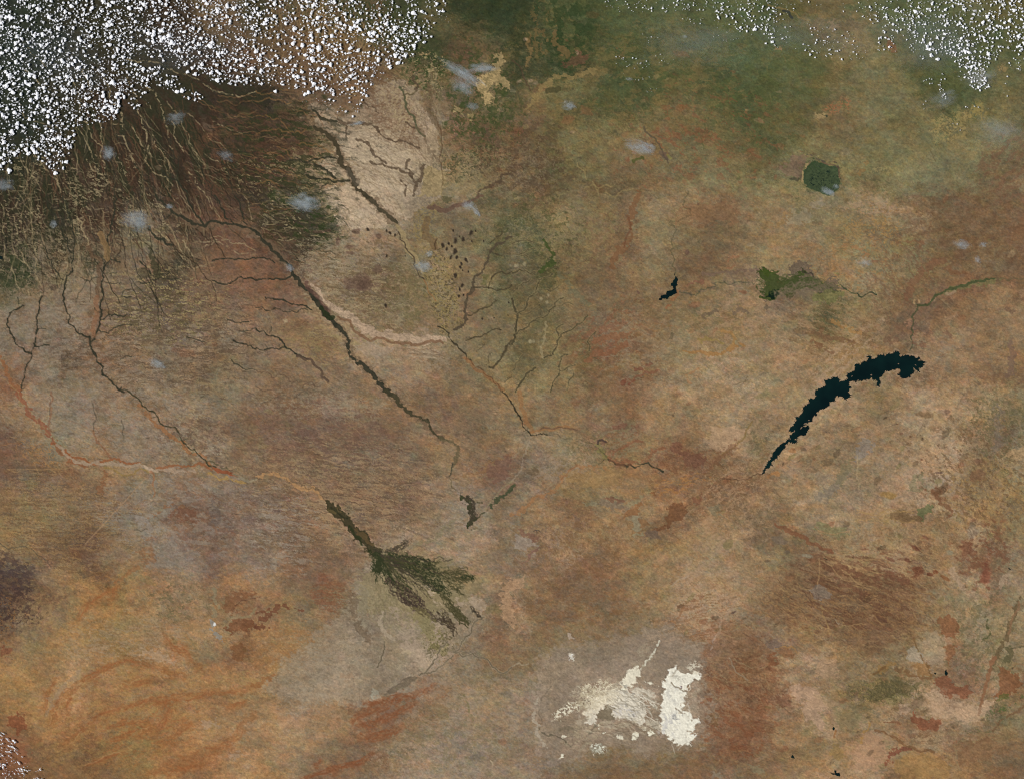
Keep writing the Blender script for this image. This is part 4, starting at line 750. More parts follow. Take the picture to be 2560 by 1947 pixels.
# sheet 3,2
poly(T(3,2,[(780,440),(850,410),(920,410),(900,470),(830,560),(760,590),(710,610),(770,500)]), (128, 118, 108), 0.7, warp=3)
line(T(3,2,[(420,920),(520,850),(600,790),(680,700)]), 14, (116, 106, 92), 0.55, edge=2.5); line(T(3,2,[(620,760),(680,640)]), 22, (112, 104, 76), 0.5, edge=2.5)
line(T(3,2,[(765,540),(775,630),(760,700),(780,770),(780,830)]), 2, (160, 138, 106), 0.7); line(T(3,2,[(780,780),(840,820)]), 1.6, (156, 132, 100), 0.6)
line(T(3,2,[(1060,560),(1110,630),(1170,700)]), 1.6, (154, 132, 104), 0.5)
poly(T(3,2,[(1290,985),(1420,980),(1400,1030),(1350,1060),(1330,1100),(1260,1060),(1280,1010)]), (92, 96, 64), 0.85, warp=2, keep=0.3); poly(T(3,2,[(1045,1040),(1280,1045),(1330,1080),(1320,1100),(1260,1115),(1050,1105)]), (106, 84, 58), 0.8, warp=2)
poly(T(3,2,[(1170,1010),(1290,1005),(1280,1035),(1190,1030)]), (112, 90, 66), 0.6, warp=2)
for y in (1000, 1035, 1100): line(T(3,2,[(760,y),(1020,y+5),(1250,y-2)]), 2.4, (156, 126, 82), 0.5)
line(T(3,2,[(1500,1000),(1400,960)]), 1.5, (150, 124, 88), 0.4)
poly(T(3,2,[(2040,520),(2090,480),(2240,455),(2240,600),(2120,580)]), (156, 128, 94), 0.7, warp=3)
poly(T(3,2,[(1215,850),(1240,760),(1340,660),(1360,740),(1380,860),(1300,850)]), (112, 106, 78), 0.6, warp=3, brk=-0.5)
poly(T(3,2,[(380,1150),(520,1145),(700,1180),(640,1240),(480,1215)]), (112, 110, 76), 0.6, warp=4)
for x, y, rx, ry, a, c in [(1265,1330,55,20,25,(106,66,50)),(1195,1440,28,18,25,(104,68,52)),(1285,1540,55,45,0,(112,70,50)),(1380,1555,26,18,20,(98,58,42)),(1440,1542,26,16,20,(106,60,40)),(1510,1585,50,16,30,(116,76,48)),(1060,1435,40,14,20,(110,76,58)),(1340,1240,30,14,30,(114,78,60)),(525,1365,26,18,-15,(108,74,58)),(830,1345,34,14,0,(110,76,56)),(975,1380,22,10,0,(110,76,54)),(160,1365,26,22,0,(96,84,70)),(1145,355,16,12,0,(112,84,64)),(1220,378,9,8,0,(92,66,48)),(1325,405,10,14,0,(92,76,58)),(1315,575,9,10,0,(112,78,58)),(1105,273,10,3,0,(96,62,48)),(1535,165,26,16,0,(110,86,70)),(1470,690,36,8,0,(94,74,66)),(1800,720,50,70,20,(114,84,62)),(1800,590,40,30,0,(112,84,66)),(1330,190,70,28,10,(116,92,66)),(1030,880,60,26,10,(144,112,64)),(45,700,55,22,-15,(152,106,64)),(215,500,28,16,0,(148,106,70)),(100,1270,60,30,20,(112,98,84)),(1440,860,40,40,0,(110,78,56)),(330,1400,50,16,5,(132,124,104)),(1550,1370,36,22,10,(126,118,96)),(1750,1200,50,60,0,(138,122,102)),(1870,1560,46,90,0,(124,76,58)),(1700,1340,50,70,0,(116,78,58))]:
    (px, py), = T(3,2,[(x,y)]); blob(px, py, rx/3.4, ry/3.4, c, 0.7, ang=a)
line(T(3,2,[(60,1130),(150,1170),(350,1290),(460,1340),(560,1375)]), [5,9,10,8,4], (116, 76, 54), 0.65)
for pts in [[(520,1410),(900,1425),(1050,1470),(1200,1520)], [(540,1450),(800,1500),(1000,1560)], [(460,1440),(600,1570),(800,1640)], [(540,1440),(700,1560),(880,1690)], [(440,1420),(440,1560),(420,1680)], [(400,1150),(700,1190)], [(1430,1540),(1500,1640),(1620,1690)], [(1200,1280),(1330,1370),(1460,1420)]]:
    line(T(3,2,pts), 2.4, (150, 120, 84), 0.6, jag=0.08)
for pts, w in [([(560,1500),(760,1560),(950,1590),(1200,1620)], 10), ([(640,1500),(900,1500),(1100,1540)], 6), ([(560,1570),(700,1660),(800,1720)], 9), ([(1000,1580),(1200,1640)], 12)]:
    line(T(3,2,pts), w, (106, 72, 54), 0.5, edge=2)
poly(T(3,2,[(1560,1500),(1600,1480),(1640,1560),(1700,1690),(1640,1690),(1590,1600),(1550,1560)]), (154, 130, 106), 0.75, warp=2); poly(T(3,2,[(1990,1580),(2060,1550),(2100,1560),(2040,1620),(1990,1690)]), (154, 132, 108), 0.75, warp=2)
line(T(3,2,[(1590,1000),(1620,1040),(1600,1070),(1560,1080)]), 3, (154, 132, 108), 0.6); line(T(3,2,[(1890,1480),(1880,1300),(1850,1100)]), 1.8, (116, 78, 56), 0.5)
line(T(3,2,[(1380,830),(1440,870),(1480,950),(1540,980),(1580,1020),(1560,1060)]), [9,9,7,8,6,4], (112, 78, 56), 0.6, edge=2.4)
line(T(3,2,[(1970,150),(1960,300),(1960,480)]), 14, (112, 100, 88), 0.45, edge=3)
# sheet 3,3 : dyke, red hills, pale farms
line(T(3,3,[(2160,120),(2120,200),(2080,330),(2050,450),(1990,560),(1940,660),(1900,760)]), [4,7,10,10,8], (98, 82, 58), 0.75, edge=1.4)
line(T(3,3,[(1940,640),(1900,760),(1860,900),(1830,1040),(1805,1130)]), [9,8,7,6,5], (128, 92, 66), 0.85, edge=0.9, jag=0.04)
line(T(3,3,[(2150,160),(2130,240),(2080,330),(2060,430)]), 5, (136, 100, 74), 0.5)
line(T(3,3,[(2050,560),(2090,600),(2060,660)]), 10, (84, 78, 54), 0.7, edge=2)
for pts, c, al in [([(1970,720),(2010,690),(2050,740),(2130,770),(2170,880),(2110,930),(2050,960),(1930,1000),(1970,930),(1990,850)], (116, 76, 50), .8),
 ([(1430,830),(1540,790),(1600,880),(1690,890),(1700,870),(1745,940),(1690,1000),(1640,950),(1560,990),(1490,920)], (122, 78, 56), .85),
 ([(1470,290),(1550,260),(1640,340),(1610,460),(1540,480),(1500,440),(1490,360),(1440,340)], (124, 82, 56), .75), ([(1520,520),(1620,530),(1600,620),(1550,700),(1530,640)], (126, 86, 58), .75),
 ([(1210,1180),(1260,1090),(1310,1160),(1400,1180),(1400,1150),(1510,1190),(1450,1260),(1330,1250),(1280,1220)], (122, 76, 54), .85), ([(1010,1480),(1060,1430),(1150,1395),(1250,1440),(1100,1460),(1050,1500)], (112, 66, 50), .8),
 ([(1000,1530),(1050,1510),(1030,1550)], (118, 72, 52), .8), ([(1210,700),(1280,670),(1360,690),(1400,790),(1310,790)], (132, 98, 62), .7), ([(930,760),(960,700),(1030,680),(1100,700),(1010,760)], (134, 104, 62), .6),
 ([(160,870),(300,870),(380,880),(460,940),(500,1050),(430,1120),(480,1200),(480,1250),(420,1250),(380,1190),(300,1110),(280,1060),(330,1010),(230,1000)], (158, 130, 106), .75),
 ([(400,940),(500,980),(620,1030),(600,1060),(480,1080)], (154, 128, 98), .6), ([(1370,940),(1430,900),(1480,940),(1560,1000),(1800,1050),(1850,1010),(1960,1020),(1900,1100),(1800,1180),(1700,1210),(1560,1160),(1400,1150),(1370,1060)], (160, 134, 108), .6),
 ([(1110,1050),(1200,1030),(1180,1120),(1140,1140)], (152, 128, 106), .6), ([(430,640),(570,650),(600,810),(480,820),(400,760)], (156, 126, 98), .6), ([(830,1270),(900,1290),(1000,1380),(1020,1500),(940,1600),(760,1580),(700,1450),(800,1380)], (158, 124, 96), .55),
 ([(1190,580),(1260,545),(1330,600),(1340,660),(1260,680),(1200,650)], (146, 134, 116), .75), ([(1280,520),(1450,380),(1510,520),(1520,680),(1420,700),(1340,620)], (148, 130, 106), .45), ([(920,870),(1000,850),(1180,850),(1290,860),(1260,930),(1200,970),(1000,1000),(860,1000),(800,990)], (92, 84, 56), .65),
 ([(1420,940),(1560,880),(1480,990)], (152,130,104), .3), ([(780,1200),(880,1200),(840,1260),(780,1260)], (152, 126, 100), .5), ([(830,1110),(880,1100),(990,1200),(940,1230)], (154, 126, 90), .5), ([(0,600),(80,620),(60,700),(0,720)], (118, 76, 52), .7), ([(60,570),(170,550),(240,620),(150,640)], (116, 80, 54), .6),
 ([(80,960),(190,960),(200,1030),(120,1070),(60,1010)], (114, 78, 58), .6), ([(360,40),(400,10),(520,60),(540,130),(460,150),(400,120)], (122, 110, 98), .7), ([(0,490),(100,510),(170,530),(120,550),(0,550)], (104, 86, 76), .65), ([(580,330),(630,350),(600,370)], (138, 124, 104), .6),
 ([(1060,1540),(1200,1470),(1400,1450),(1570,1560),(1540,1680),(1140,1680)], (144, 110, 66), .5), ([(1760,1360),(1900,1310),(2000,1400),(1900,1500),(1640,1560),(1620,1450)], (122, 90, 64), .5), ([(560,1080),(760,1080),(840,1140),(760,1240),(600,1250)], (122, 110, 80), .5), ([(560,1360),(640,1420),(640,1500),(590,1520),(540,1460)], (134,110,66), .5)]:
    poly(T(3,3,pts), c, al, warp=2.5, keep=0.6)
line(T(3,3,[(1840,1150),(1900,1120),(1990,1080),(2080,1030),(2150,990),(2240,940)]), [6,14,8,14,9], (76, 88, 50), 0.7, edge=3.2, brk=0.0, name='wetland')
line(T(3,3,[(1980,980),(2040,960)]), 9, (80, 86, 46), 0.6, edge=2.5); line(T(3,3,[(1700,1270),(1830,1270),(1930,1230)]), 7, (82, 84, 56), 0.5, edge=3, brk=0.0)
for pts, w, c in [([(1930,1260),(2000,1170),(2100,1120),(2190,1060)], 5, (108, 82, 58)), ([(920,1260),(1060,1310),(1200,1400),(1300,1440),(1420,1450)], 4, (110, 80, 54)), ([(1180,760),(1290,800),(1400,810)], 5, (114, 84, 56)), ([(1100,740),(1200,760)], 8, (108, 82, 56)),
                  ([(1880,310),(1895,400),(1880,470),(1830,500)], 3, (78, 78, 50)), ([(1600,1280),(1600,1400),(1640,1600)], 1.6, (138, 118, 86)), ([(900,780),(1000,720)], 4, (104, 78, 50)), ([(450,190),(470,280),(520,380)], 3, (144, 116, 78)), ([(60,560),(200,540),(250,600)], 2.5, (146, 110, 68)),
                  ([(1250,480),(1280,560),(1360,680),(1400,790)], 2.5, (110, 84, 54)), ([(870,1200),(800,1370)], 5, (148, 114, 68)), ([(580,1260),(570,1340)], 4, (132, 92, 56)), ([(1000,1190),(1140,1215)], 4, (112, 78, 56)), ([(1900,1090),(1930,1160)], 2, (92, 90, 60)), ([(940,290),(1010,320)], 4, (92, 66, 52))]:
    line(T(3,3,pts), w, c, 0.7, edge=1.6)
line(T(3,3,[(2060,540),(2110,580),(2160,680)]), 2, (140, 120, 92), 0.5); line(T(3,3,[(2190,540),(2080,560)]), 2.5, (70, 68, 48), 0.6)
# sheet 2,2 : orange shore, burn scars
line(T(2,2,[(0,1045),(80,1020),(150,960),(220,890),(380,820),(420,740),(500,670),(560,630),(700,640),(850,640)]), [9,8,7,5,6,6,6,5,5], (148, 106, 70), 0.6, edge=1.6)
poly(T(2,2,[(430,780),(500,680),(850,640),(950,700),(900,790),(600,800)]), (142, 114, 76), 0.55, warp=5)
line(T(2,2,[(230,860),(350,810),(440,720),(560,620)]), 1.5, (122,84,62), 0.5)
for w, pts in [([2.5,4,4,3,2.5,2.5,4.5],[(740,480),(780,520),(820,570),(930,620),(1040,635),(1100,620),(1170,600),(1240,650),(1295,680)]), (2,[(800,570),(760,610)]), (2.6,[(2145,705),(2060,715),(1960,750),(1800,740)])]:
    river(2, 2, w, pts, (52, 52, 40) if w != 2.6 else (88, 66, 48), 0.85, jag=0.14)
line(T(2,2,[(740,440),(780,520),(800,560)]), 14, (124, 114, 70), 0.6, edge=2.5)
line(T(2,2,[(735,440),(740,415),(775,408),(805,425)]), 4.5, (70, 58, 52), 0.9); blob(*T(2,2,[(775,435)])[0], 8, 7, (116, 86, 70), 0.7)
for pts, c in [([(1340,960),(1460,950),(1510,1030),(1430,1100),(1370,1110),(1350,1140),(1320,1160),(1260,1190),(1200,1190),(1290,1160),(1330,1120),(1300,1070),(1330,1060)], (102, 68, 46)), ([(1150,1190),(1240,1190),(1250,1260),(1150,1250)], (98, 82, 70)), ([(1020,1080),(1060,1060),(1100,1070),(1080,1110),(1110,1180),(1030,1180)], (132, 122, 98)),
               ([(1090,1070),(1170,1110),(1160,1170),(1100,1180)], (122, 90, 60)), ([(1020,1200),(1120,1200),(1140,1230),(1020,1240)], (132, 122, 96)), ([(800,910),(820,885),(940,915),(960,940),(860,940)], (112, 78, 62)), ([(700,950),(800,910),(860,940),(960,940),(920,1000),(760,980)], (112, 98, 82)),
               ([(600,970),(700,930),(800,905),(700,980)], (126, 118, 94)), ([(980,930),(1130,900),(1060,960),(980,970)], (134, 120, 90)), ([(850,280),(970,260),(960,310),(870,310)], (112, 78, 62)), ([(1360,440),(1420,430),(1480,500),(1660,560),(1650,640),(1480,620),(1440,520),(1350,500)], (108, 74, 58)),
               ([(1370,140),(1390,180),(1385,220),(1365,190)], (104, 84, 64)), ([(1030,270),(1090,280),(1070,310),(1020,300)], (118, 86, 66)), ([(1210,850),(1250,840),(1240,885),(1210,880)], (116, 78, 50)), ([(1450,880),(1520,870),(1500,890)], (102, 74, 60)), ([(1540,900),(1640,870),(1630,920),(1590,970),(1550,950)], (118, 80, 60)),
               ([(1370,1210),(1400,1190),(1395,1220)], (108, 72, 50)), ([(1680,1000),(1740,970),(1790,1050),(1700,1040)], (120, 108, 84)), ([(10,1210),(100,1250),(190,1250),(190,1320),(90,1360),(20,1300)], (140, 126, 112)), ([(190,1340),(230,1340),(150,1430),(100,1460)], (118, 86, 74)),
               ([(30,1160),(150,1200),(250,1260),(190,1270),(70,1230)], (118, 86, 70)), ([(260,1280),(310,1200),(330,1300)], (150, 120, 92)), ([(0,1580),(130,1550),(100,1680),(0,1680)], (156, 126, 98)), ([(880,540),(1000,480),(1100,450),(1060,520),(900,560)], (126, 112, 84)), ([(1680,280),(2050,300),(1900,450),(1780,510),(1700,440)], (158, 130, 102)), ([(940,1090),(1050,1040),(1130,950),(1060,960)], (130,92,60))]:
    poly(T(2,2,pts), c, 0.75, warp=2.2)
line(T(2,2,[(2060,250),(2000,370),(1930,450),(1800,540)]), 3, (118, 96, 58), 0.6); line(T(2,2,[(1920,430),(1800,540),(1720,590)]), 10, (112, 80, 58), 0.5, edge=3)
line(T(2,2,[(185,1190),(215,1180),(240,1190)]), 2, (78, 66, 58), 0.8); line(T(2,2,[(210,1185),(215,1205)]), 2, (78, 66, 58), 0.8)
line(T(2,2,[(830,560),(900,600),(1100,600),(1200,520),(1300,480)]), 7, (128, 82, 58), 0.5, edge=2.4); line(T(2,2,[(870,530),(1000,450),(1120,420)]), 4, (124, 80, 58), 0.5, edge=2)
line(T(2,2,[(1360,1660),(1420,1610),(1520,1570)]), 2.5, (162, 142, 118), 0.6); line(T(2,2,[(1860,930),(1960,850),(2000,860)]), 3, (160, 130, 102), 0.5)
line(T(2,2,[(150,420),(120,520),(70,680),(0,760)]), 3, (150, 134, 114), 0.5, edge=1.5)
for pts in [[(160,380),(90,470),(0,560)], [(170,380),(120,520)], [(200,450),(300,600)], [(170,400),(60,520),(20,540)]]: line(T(2,2,pts), 1.8, (146, 130, 106), 0.5, jag=0.12)
poly(T(2,2,[(100,700),(180,640),(250,660),(180,740)]), (96, 80, 60), 0.6); line(T(2,2,[(-20,830),(0,810),(20,800)]), 7, (74, 76, 54), 0.8, name='river')
line(T(1,2,[(1760,720),(1900,690),(2000,600),(2190,520)]), 8, (132, 98, 66), 0.45, edge=2); poly(T(1,2,[(1950,650),(2100,560),(2190,540),(2190,700),(2050,780),(1960,720)]), (112, 82, 68), 0.65, warp=4)
line(T(1,2,[(2190,760),(2100,830),(2000,960),(1960,1010)]), 2.5, (132, 122, 92), 0.6)
# sheet 1,2 : rivers, swamp and the delta
river(1, 2, [10,10,9,7,7,6,5,4], [(1110,-10),(1210,50),(1270,130),(1350,200),(1430,235),(1500,320),(1600,400),(1640,410)], (62, 58, 42))
line(T(1,2,[(1580,390),(1640,410),(1690,425),(1730,470),(1710,560),(1680,640)]), 6, (92, 82, 60), 0.7, edge=1.5, name='river'); river(1, 2, 3.6, [(1690,600),(1670,690),(1655,720)], (72, 68, 54))
river(1, 2, 2.4, [(1655,715),(1670,750),(1720,840),(1770,900),(1830,960)], (88, 78, 56), 0.8)
line(T(1,2,[(1690,760),(1760,900),(1830,1020),(1830,1100)]), 5, (146, 130, 116), 0.4, edge=2)
DG = (56, 58, 38)
line(T(1,2,[(1760,885),(1820,935),(1850,1010),(1860,1080),(1835,1120),(1815,1155)]), [3,10,9,14,9,4], DG, 0.9, edge=2.2, name='delta')
line(T(1,2,[(1810,920),(1900,945),(1970,970)]), 4, (76, 70, 50), 0.8, edge=1.8, brk=-0.4, name='delta'); line(T(1,2,[(1840,1110),(1900,1080),(1960,1030)]), 2.6, DG, 0.8, name='delta')
line(T(1,2,[(1980,1015),(2020,970),(2060,930),(2140,880),(2200,810)]), [4,9,10,8,6], (66, 70, 50), 0.85, edge=1.2, name='delta'); line(T(2,2,[(-10,820),(20,790)]), 4, (80, 80, 56), 0.7)
line(T(1,2,[(1840,1160),(1900,1170),(1950,1165)]), 1.8, (104, 92, 70), 0.6, jag=0.2)
line(T(1,2,[(560,-10),(400,0),(240,20),(130,60),(0,110)]), 2, (88, 76, 62), 0.6, jag=0.15); line(T(1,2,[(1700,1100),(1560,1220),(1400,1290)]), 8, (122, 112, 84), 0.5, edge=2)
line(T(1,2,[(0,720),(70,700),(150,690),(260,740),(330,790),(430,830),(490,820),(540,870),(590,930)]), [5,5,6,6,7,8,6,5,5], (164, 126, 86), 0.75, edge=1.0); river(1, 2, 1.6, [(260,740),(350,780),(430,825),(490,815),(550,880),(590,930)], (84, 70, 52), 0.8, jag=0.18)
line(T(1,2,[(600,930),(680,970),(760,1030)]), 5, (156, 132, 104), 0.5); line(T(1,2,[(640,1050),(720,1120),(800,1200),(900,1310),(960,1400)]), 3, (150, 128, 98), 0.5)
line(T(1,2,[(590,925),(630,975),(690,1010),(760,1070),(810,1140),(870,1210),(950,1290),(1030,1370)]), [5,17,20,21,22,25,28,28], (60, 55, 38), 0.92, edge=1.6, name='delta')
line(T(1,2,[(640,1010),(700,1020)]), 9, (98, 84, 54), 0.6, edge=2); line(T(1,2,[(640,990),(700,1030),(780,1080)]), 5, (46, 46, 32), 0.7, edge=1.5)
line(T(1,2,[(860,1180),(930,1240),(1000,1310)]), 9, (88, 72, 48), 0.8, edge=1.5)
line(T(1,2,[(800,1150),(840,1220),(900,1290),(980,1370)]), 6, (44, 50, 30), 0.7, edge=1.5)
poly(T(1,2,[(1000,1340),(1080,1350),(1120,1370),(1060,1420),(1000,1400)]), (74, 68, 54), 0.7)
poly(T(1,2,[(1060,1420),(1130,1370),(1500,1440),(1900,1560),(1960,1700),(1500,1900),(900,1900),(900,1600),(1000,1500)]), (126, 114, 80), 0.5, warp=6, soft=10)
G1 = (50, 58, 34)
D1, D2, D3 = (50, 54, 35), (66, 58, 47), (70, 66, 44)
for k, (w, pts, n, c) in enumerate([([10,22,26,26,14],[(1000,1380),(1015,1450),(1030,1520),(1000,1570),(975,1590)],16,D1), ([14,30,34,30],[(1040,1380),(1080,1470),(1110,1550),(1140,1640)],20,D1),
        ([14,26,34,30,26],[(1100,1385),(1240,1450),(1340,1510),(1440,1580),(1560,1680)],34,D1), ([10,24,30,24],[(1140,1380),(1280,1430),(1420,1460),(1560,1480)],26,D1), ([8,22,26,20],[(1300,1480),(1480,1520),(1600,1570),(1660,1600)],22,D1),
        ([10,22,22,14],[(1560,1560),(1680,1560),(1780,1580),(1890,1590)],20,D3), ([6,14,12],[(1110,1370),(1220,1335),(1350,1262)],12,D2), ([8,16,14],[(1600,1590),(1680,1630),(1790,1660)],9,D3), ([4,10,8],[(1470,1490),(1540,1460),(1600,1440)],6,D3), ([8,14],[(1690,1550),(1740,1510),(1830,1530)],6,D3)]):
    strands(T(1,2,pts), w, n, c, (1.2, 2.8), 0.72, name='delta', seed=10 * k)
for w, pts in [([10,14,12],[(1030,1400),(1040,1460),(1060,1530)]), ([10,14,10],[(1090,1410),(1120,1480),(1140,1540)]), ([8,16,22,18,10],[(1240,1480),(1330,1520),(1420,1570),(1500,1630),(1560,1690)]), ([6,9,7],[(1220,1440),(1380,1455),(1460,1480)]), (6,[(1760,1580),(1850,1590)])]:
    line(T(1,2,pts), w, D1, 0.85, edge=2.2, name='delta', jag=0.15)
for k, (w, pts, n, c) in enumerate([([16,34,34,30,24],[(1120,-40),(1220,50),(1320,140),(1430,220),(1500,270)],34,(66, 54, 46)), ([16,24,10],[(1440,220),(1560,300),(1640,300)],8,(80, 68, 56)), ([14,24,20,10],[(1570,230),(1630,310),(1690,390),(1700,460)],18,(66, 56, 44)), ([10,12],[(1520,310),(1580,330)],5,(70,60,50)),
        ([20,24,20,14],[(1440,-30),(1540,20),(1610,70),(1670,110)],22,D1), ([10,18,22,22,10],[(1580,80),(1660,190),(1730,260),(1790,320),(1830,390)],20,D3), ([4,12,10],[(1840,200),(1890,260),(1950,300)],7,D2), ([8,16],[(1640,20),(1780,110)],7,D3), ([18,26],[(1640,440),(1480,640)],9,(92,84,58))]):
    strands(T(1,3,pts), w, n, c, (1.4, 3.2), 0.8, name='delta', seed=200 + 10 * k)
line(T(1,3,[(1220,20),(1320,70),(1400,130)]), [10,14,6], (72, 58, 50), 0.7, edge=2.5, brk=-0.3)
strands(T(1,2,[(1800,890),(1850,960),(1860,1060),(1830,1140)]), [10,18,16,6], 14, D2, (1.2, 2.6), 0.75, name='delta', seed=500)
line(T(1,3,[(1400,250),(1480,380),(1540,520),(1580,560)]), 30, (124, 116, 70), 0.4, edge=4); speckle(E(1,3,1560,500,160,160), (86, 78, 52), 3.5, 3.5, 0, 1.0, 0.5, seed=210)
for k in range(9): strands(T(1,3,[(1060 + 12 * k,-20),(1000 + 30 * k,160),(930 + 70 * k,420)]), 30, 3, (146, 134, 106) if k % 2 else (100, 92, 66), (1, 2), 0.35, seed=600 + k)
speckle(E(1,2,1400,1540,420,170,25), (124, 112, 80), 6, 3, 25, 1.0, 0.5, seed=260)
_r = np.random.default_rng(77); (ax, ay), = T(1,2,[(1060,1390)])
for k in range(90):
    th = _r.uniform(12, 62) if k % 4 else _r.uniform(62, 108)
    L_ = _r.uniform(50, 150) * (1.25 if 10 < th < 45 else 1.15 if th < 62 else 0.55); a0 = _r.uniform(0, 0.35) * L_
    P_ = []; t_ = math.radians(th)
    for q in range(7):
        d = a0 + (L_ - a0) * q / 6; P_.append((ax + d * math.cos(t_), ay + d * math.sin(t_))); t_ += _r.normal(0, 0.035)
    line(P_, [2.6, 2.0, 1.4, 0.9], [D1, D3, D2][k % 3] if th < 60 else D1, _r.uniform(0.45, 0.75), jag=0.22, edge=0.8, name='delta', seed=k)
speckle(E(1,3,1450,120,330,300,45), (126, 114, 82), 6, 4, 40, 1.0, 0.4, seed=261)
PP = (152, 134, 114)
for pts in [[(1150,190),(1200,200),(1240,330),(1180,290)], [(1260,360),(1330,350),(1390,500),(1380,540),(1440,600),(1480,640),(1450,720),(1330,690),(1240,560),(1210,470)], [(1420,40),(1520,50),(1610,180),(1520,130)], [(1700,130),(1760,130),(1800,190),(1730,190)], [(1800,100),(1900,110),(1980,170),(1920,270),(1840,190)],
            [(1500,340),(1560,370),(1610,450),(1600,530),(1560,520)], [(1520,650),(1660,560),(1690,610),(1480,740)], [(1250,460),(1330,480),(1300,540)]]:
    poly(T(1,3,pts), PP, 0.6, warp=3, brk=-0.9)
poly(T(1,3,[(1230,540),(1330,560),(1330,620),(1250,590)]), (164, 146, 118), 0.6)
line(T(1,3,[(1090,240),(1055,330),(1080,400),(1150,460),(1190,490)]), [2,4,7,9,5], (158, 142, 120), 0.7, edge=1.6)
line(T(1,3,[(860,0),(930,100),(900,250),(940,330)]), 22, (128, 118, 98), 0.45, edge=3); line(T(1,3,[(850,130),(830,250),(900,400),(960,480)]), 14, (100, 84, 66), 0.5, edge=3)
for pts, w in [([(1950,290),(1850,420),(1760,520),(1690,585)], 2.4), ([(1640,500),(1580,550),(1560,630),(1470,740),(1400,790)], 2.6), ([(1440,770),(1540,750),(1620,680),(1690,620)], 2), ([(1100,500),(1090,600),(1040,720)], 3), ([(1690,590),(1860,600),(1950,640),(2010,690),(2080,760),(2160,750),(2190,720)], 2.2)]:
    line(T(1,3,pts), w + 3, (146, 132, 112), 0.45); line(T(1,3,pts), w, (92, 82, 64), 0.75, jag=0.1)
line(T(2,3,[(0,710),(60,680),(110,700),(140,690)]), 2.4, (156, 142, 118), 0.6)
poly(T(1,3,[(1095,960),(1130,910),(1200,875),(1260,820),(1320,795),(1380,800),(1370,830),(1290,880),(1200,930),(1140,950)]), (100, 88, 72), 0.85, warp=1)
poly(T(1,3,[(1190,900),(1280,870),(1200,920)]), (112, 104, 76), 0.5); line(T(1,3,[(1120,930),(1200,880),(1330,800)]), 1.6, (78, 68, 58), 0.5)
poly(T(1,3,[(970,920),(1020,900),(1060,970),(1090,1000),(980,1015)]), (148, 142, 124), 0.7, warp=2); line(T(1,3,[(1310,950),(1340,960)]), 4, (160, 150, 132), 0.6)
poly(T(1,3,[(620,580),(720,570),(740,600),(650,600)]), (154, 130, 108), 0.5); poly(T(1,3,[(710,770),(840,760),(840,820),(720,820)]), (152, 126, 100), 0.6); poly(T(1,3,[(180,1120),(400,1150),(470,1200),(400,1240),(200,1240)]), (158, 124, 94), 0.55)
poly(T(1,3,[(2110,0),(2240,-40),(2240,360),(2180,380),(2110,300)]), (160, 128, 98), 0.75, warp=4)
line(T(1,3,[(1780,960),(1820,1060),(1860,1170)]), 4, (112, 104, 72), 0.5, edge=2); line(T(1,3,[(2010,1520),(2030,1560)]), 2, (170, 152, 126), 0.7)
RB = (128, 82, 54)
for w, pts in [([10,17,16,12,7],[(820,1190),(920,1120),(1040,1060),(1200,1000),(1350,960),(1530,870)]), ([12,14,8],[(880,1220),(960,1230),(1080,1160),(1250,1080),(1380,1020)]), ([14,16,8],[(900,1330),(1040,1320),(1150,1270),(1250,1220)]), ([5,8,7,6],[(380,1690),(560,1620),(760,1570),(900,1530),(1000,1450)]), (5,[(500,1560),(560,1520)]), (7,[(920,1040),(1100,1000)])]:
    line(T(1,3,pts), [q * 1.2 for q in w] if not np.isscalar(w) else w * 1.2, RB, 0.45, edge=2.0, keep=0.5, soft=8)
    strands(T(1,3,pts), [q * 1.8 for q in w] if not np.isscalar(w) else [w * 1.8], 9, (122, 78, 52), (1.5, 4), 0.45, seed=int(pts[0][0]), jag=0.08)
for w, pts in [([10,9,8,9,5],[(0,370),(60,300),(160,220),(240,190),(400,230)]), (10,[(0,370),(90,380)]), (4,[(0,260),(110,220)])]:
    line(T(1,3,pts), w, (104, 68, 50), 0.75, edge=2.2)
line(T(1,3,[(0,880),(60,840),(120,800)]), 12, (134, 90, 56), 0.5, edge=3)
# sheet 0,2
line(T(0,1,[(0,1380),(60,1530),(140,1640),(180,1700)]), 10, (132, 88, 58), 0.7, edge=1.6)
line(T(0,2,[(150,0),(220,110),(310,240),(400,350),(470,450)]), [12,11,10,9,6], (130, 82, 60), 0.75, edge=1.4); line(T(0,1,[(0,1540),(70,1610),(160,1680)]), 1.8, (144, 120, 84), 0.6); line(T(0,2,[(160,0),(240,130),(320,240),(420,370)]), 1.8, (142, 118, 82), 0.6, jag=0.15)
line(T(0,2,[(430,340),(420,250),(430,100),(440,0)]), 4, (124, 88, 66), 0.55, edge=1.3); river(0, 2, 1.8, [(430,60),(430,130),(425,190)], (84, 72, 60), 0.6)
line(T(0,2,[(470,440),(560,540),(640,590),(720,630)]), 13, (128, 80, 52), 0.6, edge=2); line(T(0,2,[(560,500),(640,560),(740,590),(900,585),(1050,600),(1200,605)]), [7,6,5,5,5,3], (134, 84, 54), 0.75)
line(T(0,2,[(480,450),(560,540),(640,590),(740,615),(900,615),(1050,625),(1200,620),(1300,670)]), [5,6,7,6,7,8,5,6], (150, 130, 108), 0.85, edge=1.0); line(T(0,2,[(1240,630),(1310,670),(1350,680)]), [4,8,5], (172, 150, 126), 0.7)
line(T(0,2,[(1300,670),(1420,650),(1480,660),(1600,680),(1750,660)]), [6,8,9,5,4], (158, 136, 114), 0.65, edge=1.6); line(T(0,2,[(1290,680),(1320,740),(1330,860),(1310,900)]), [6,4,3,2], (140, 96, 66), 0.6)
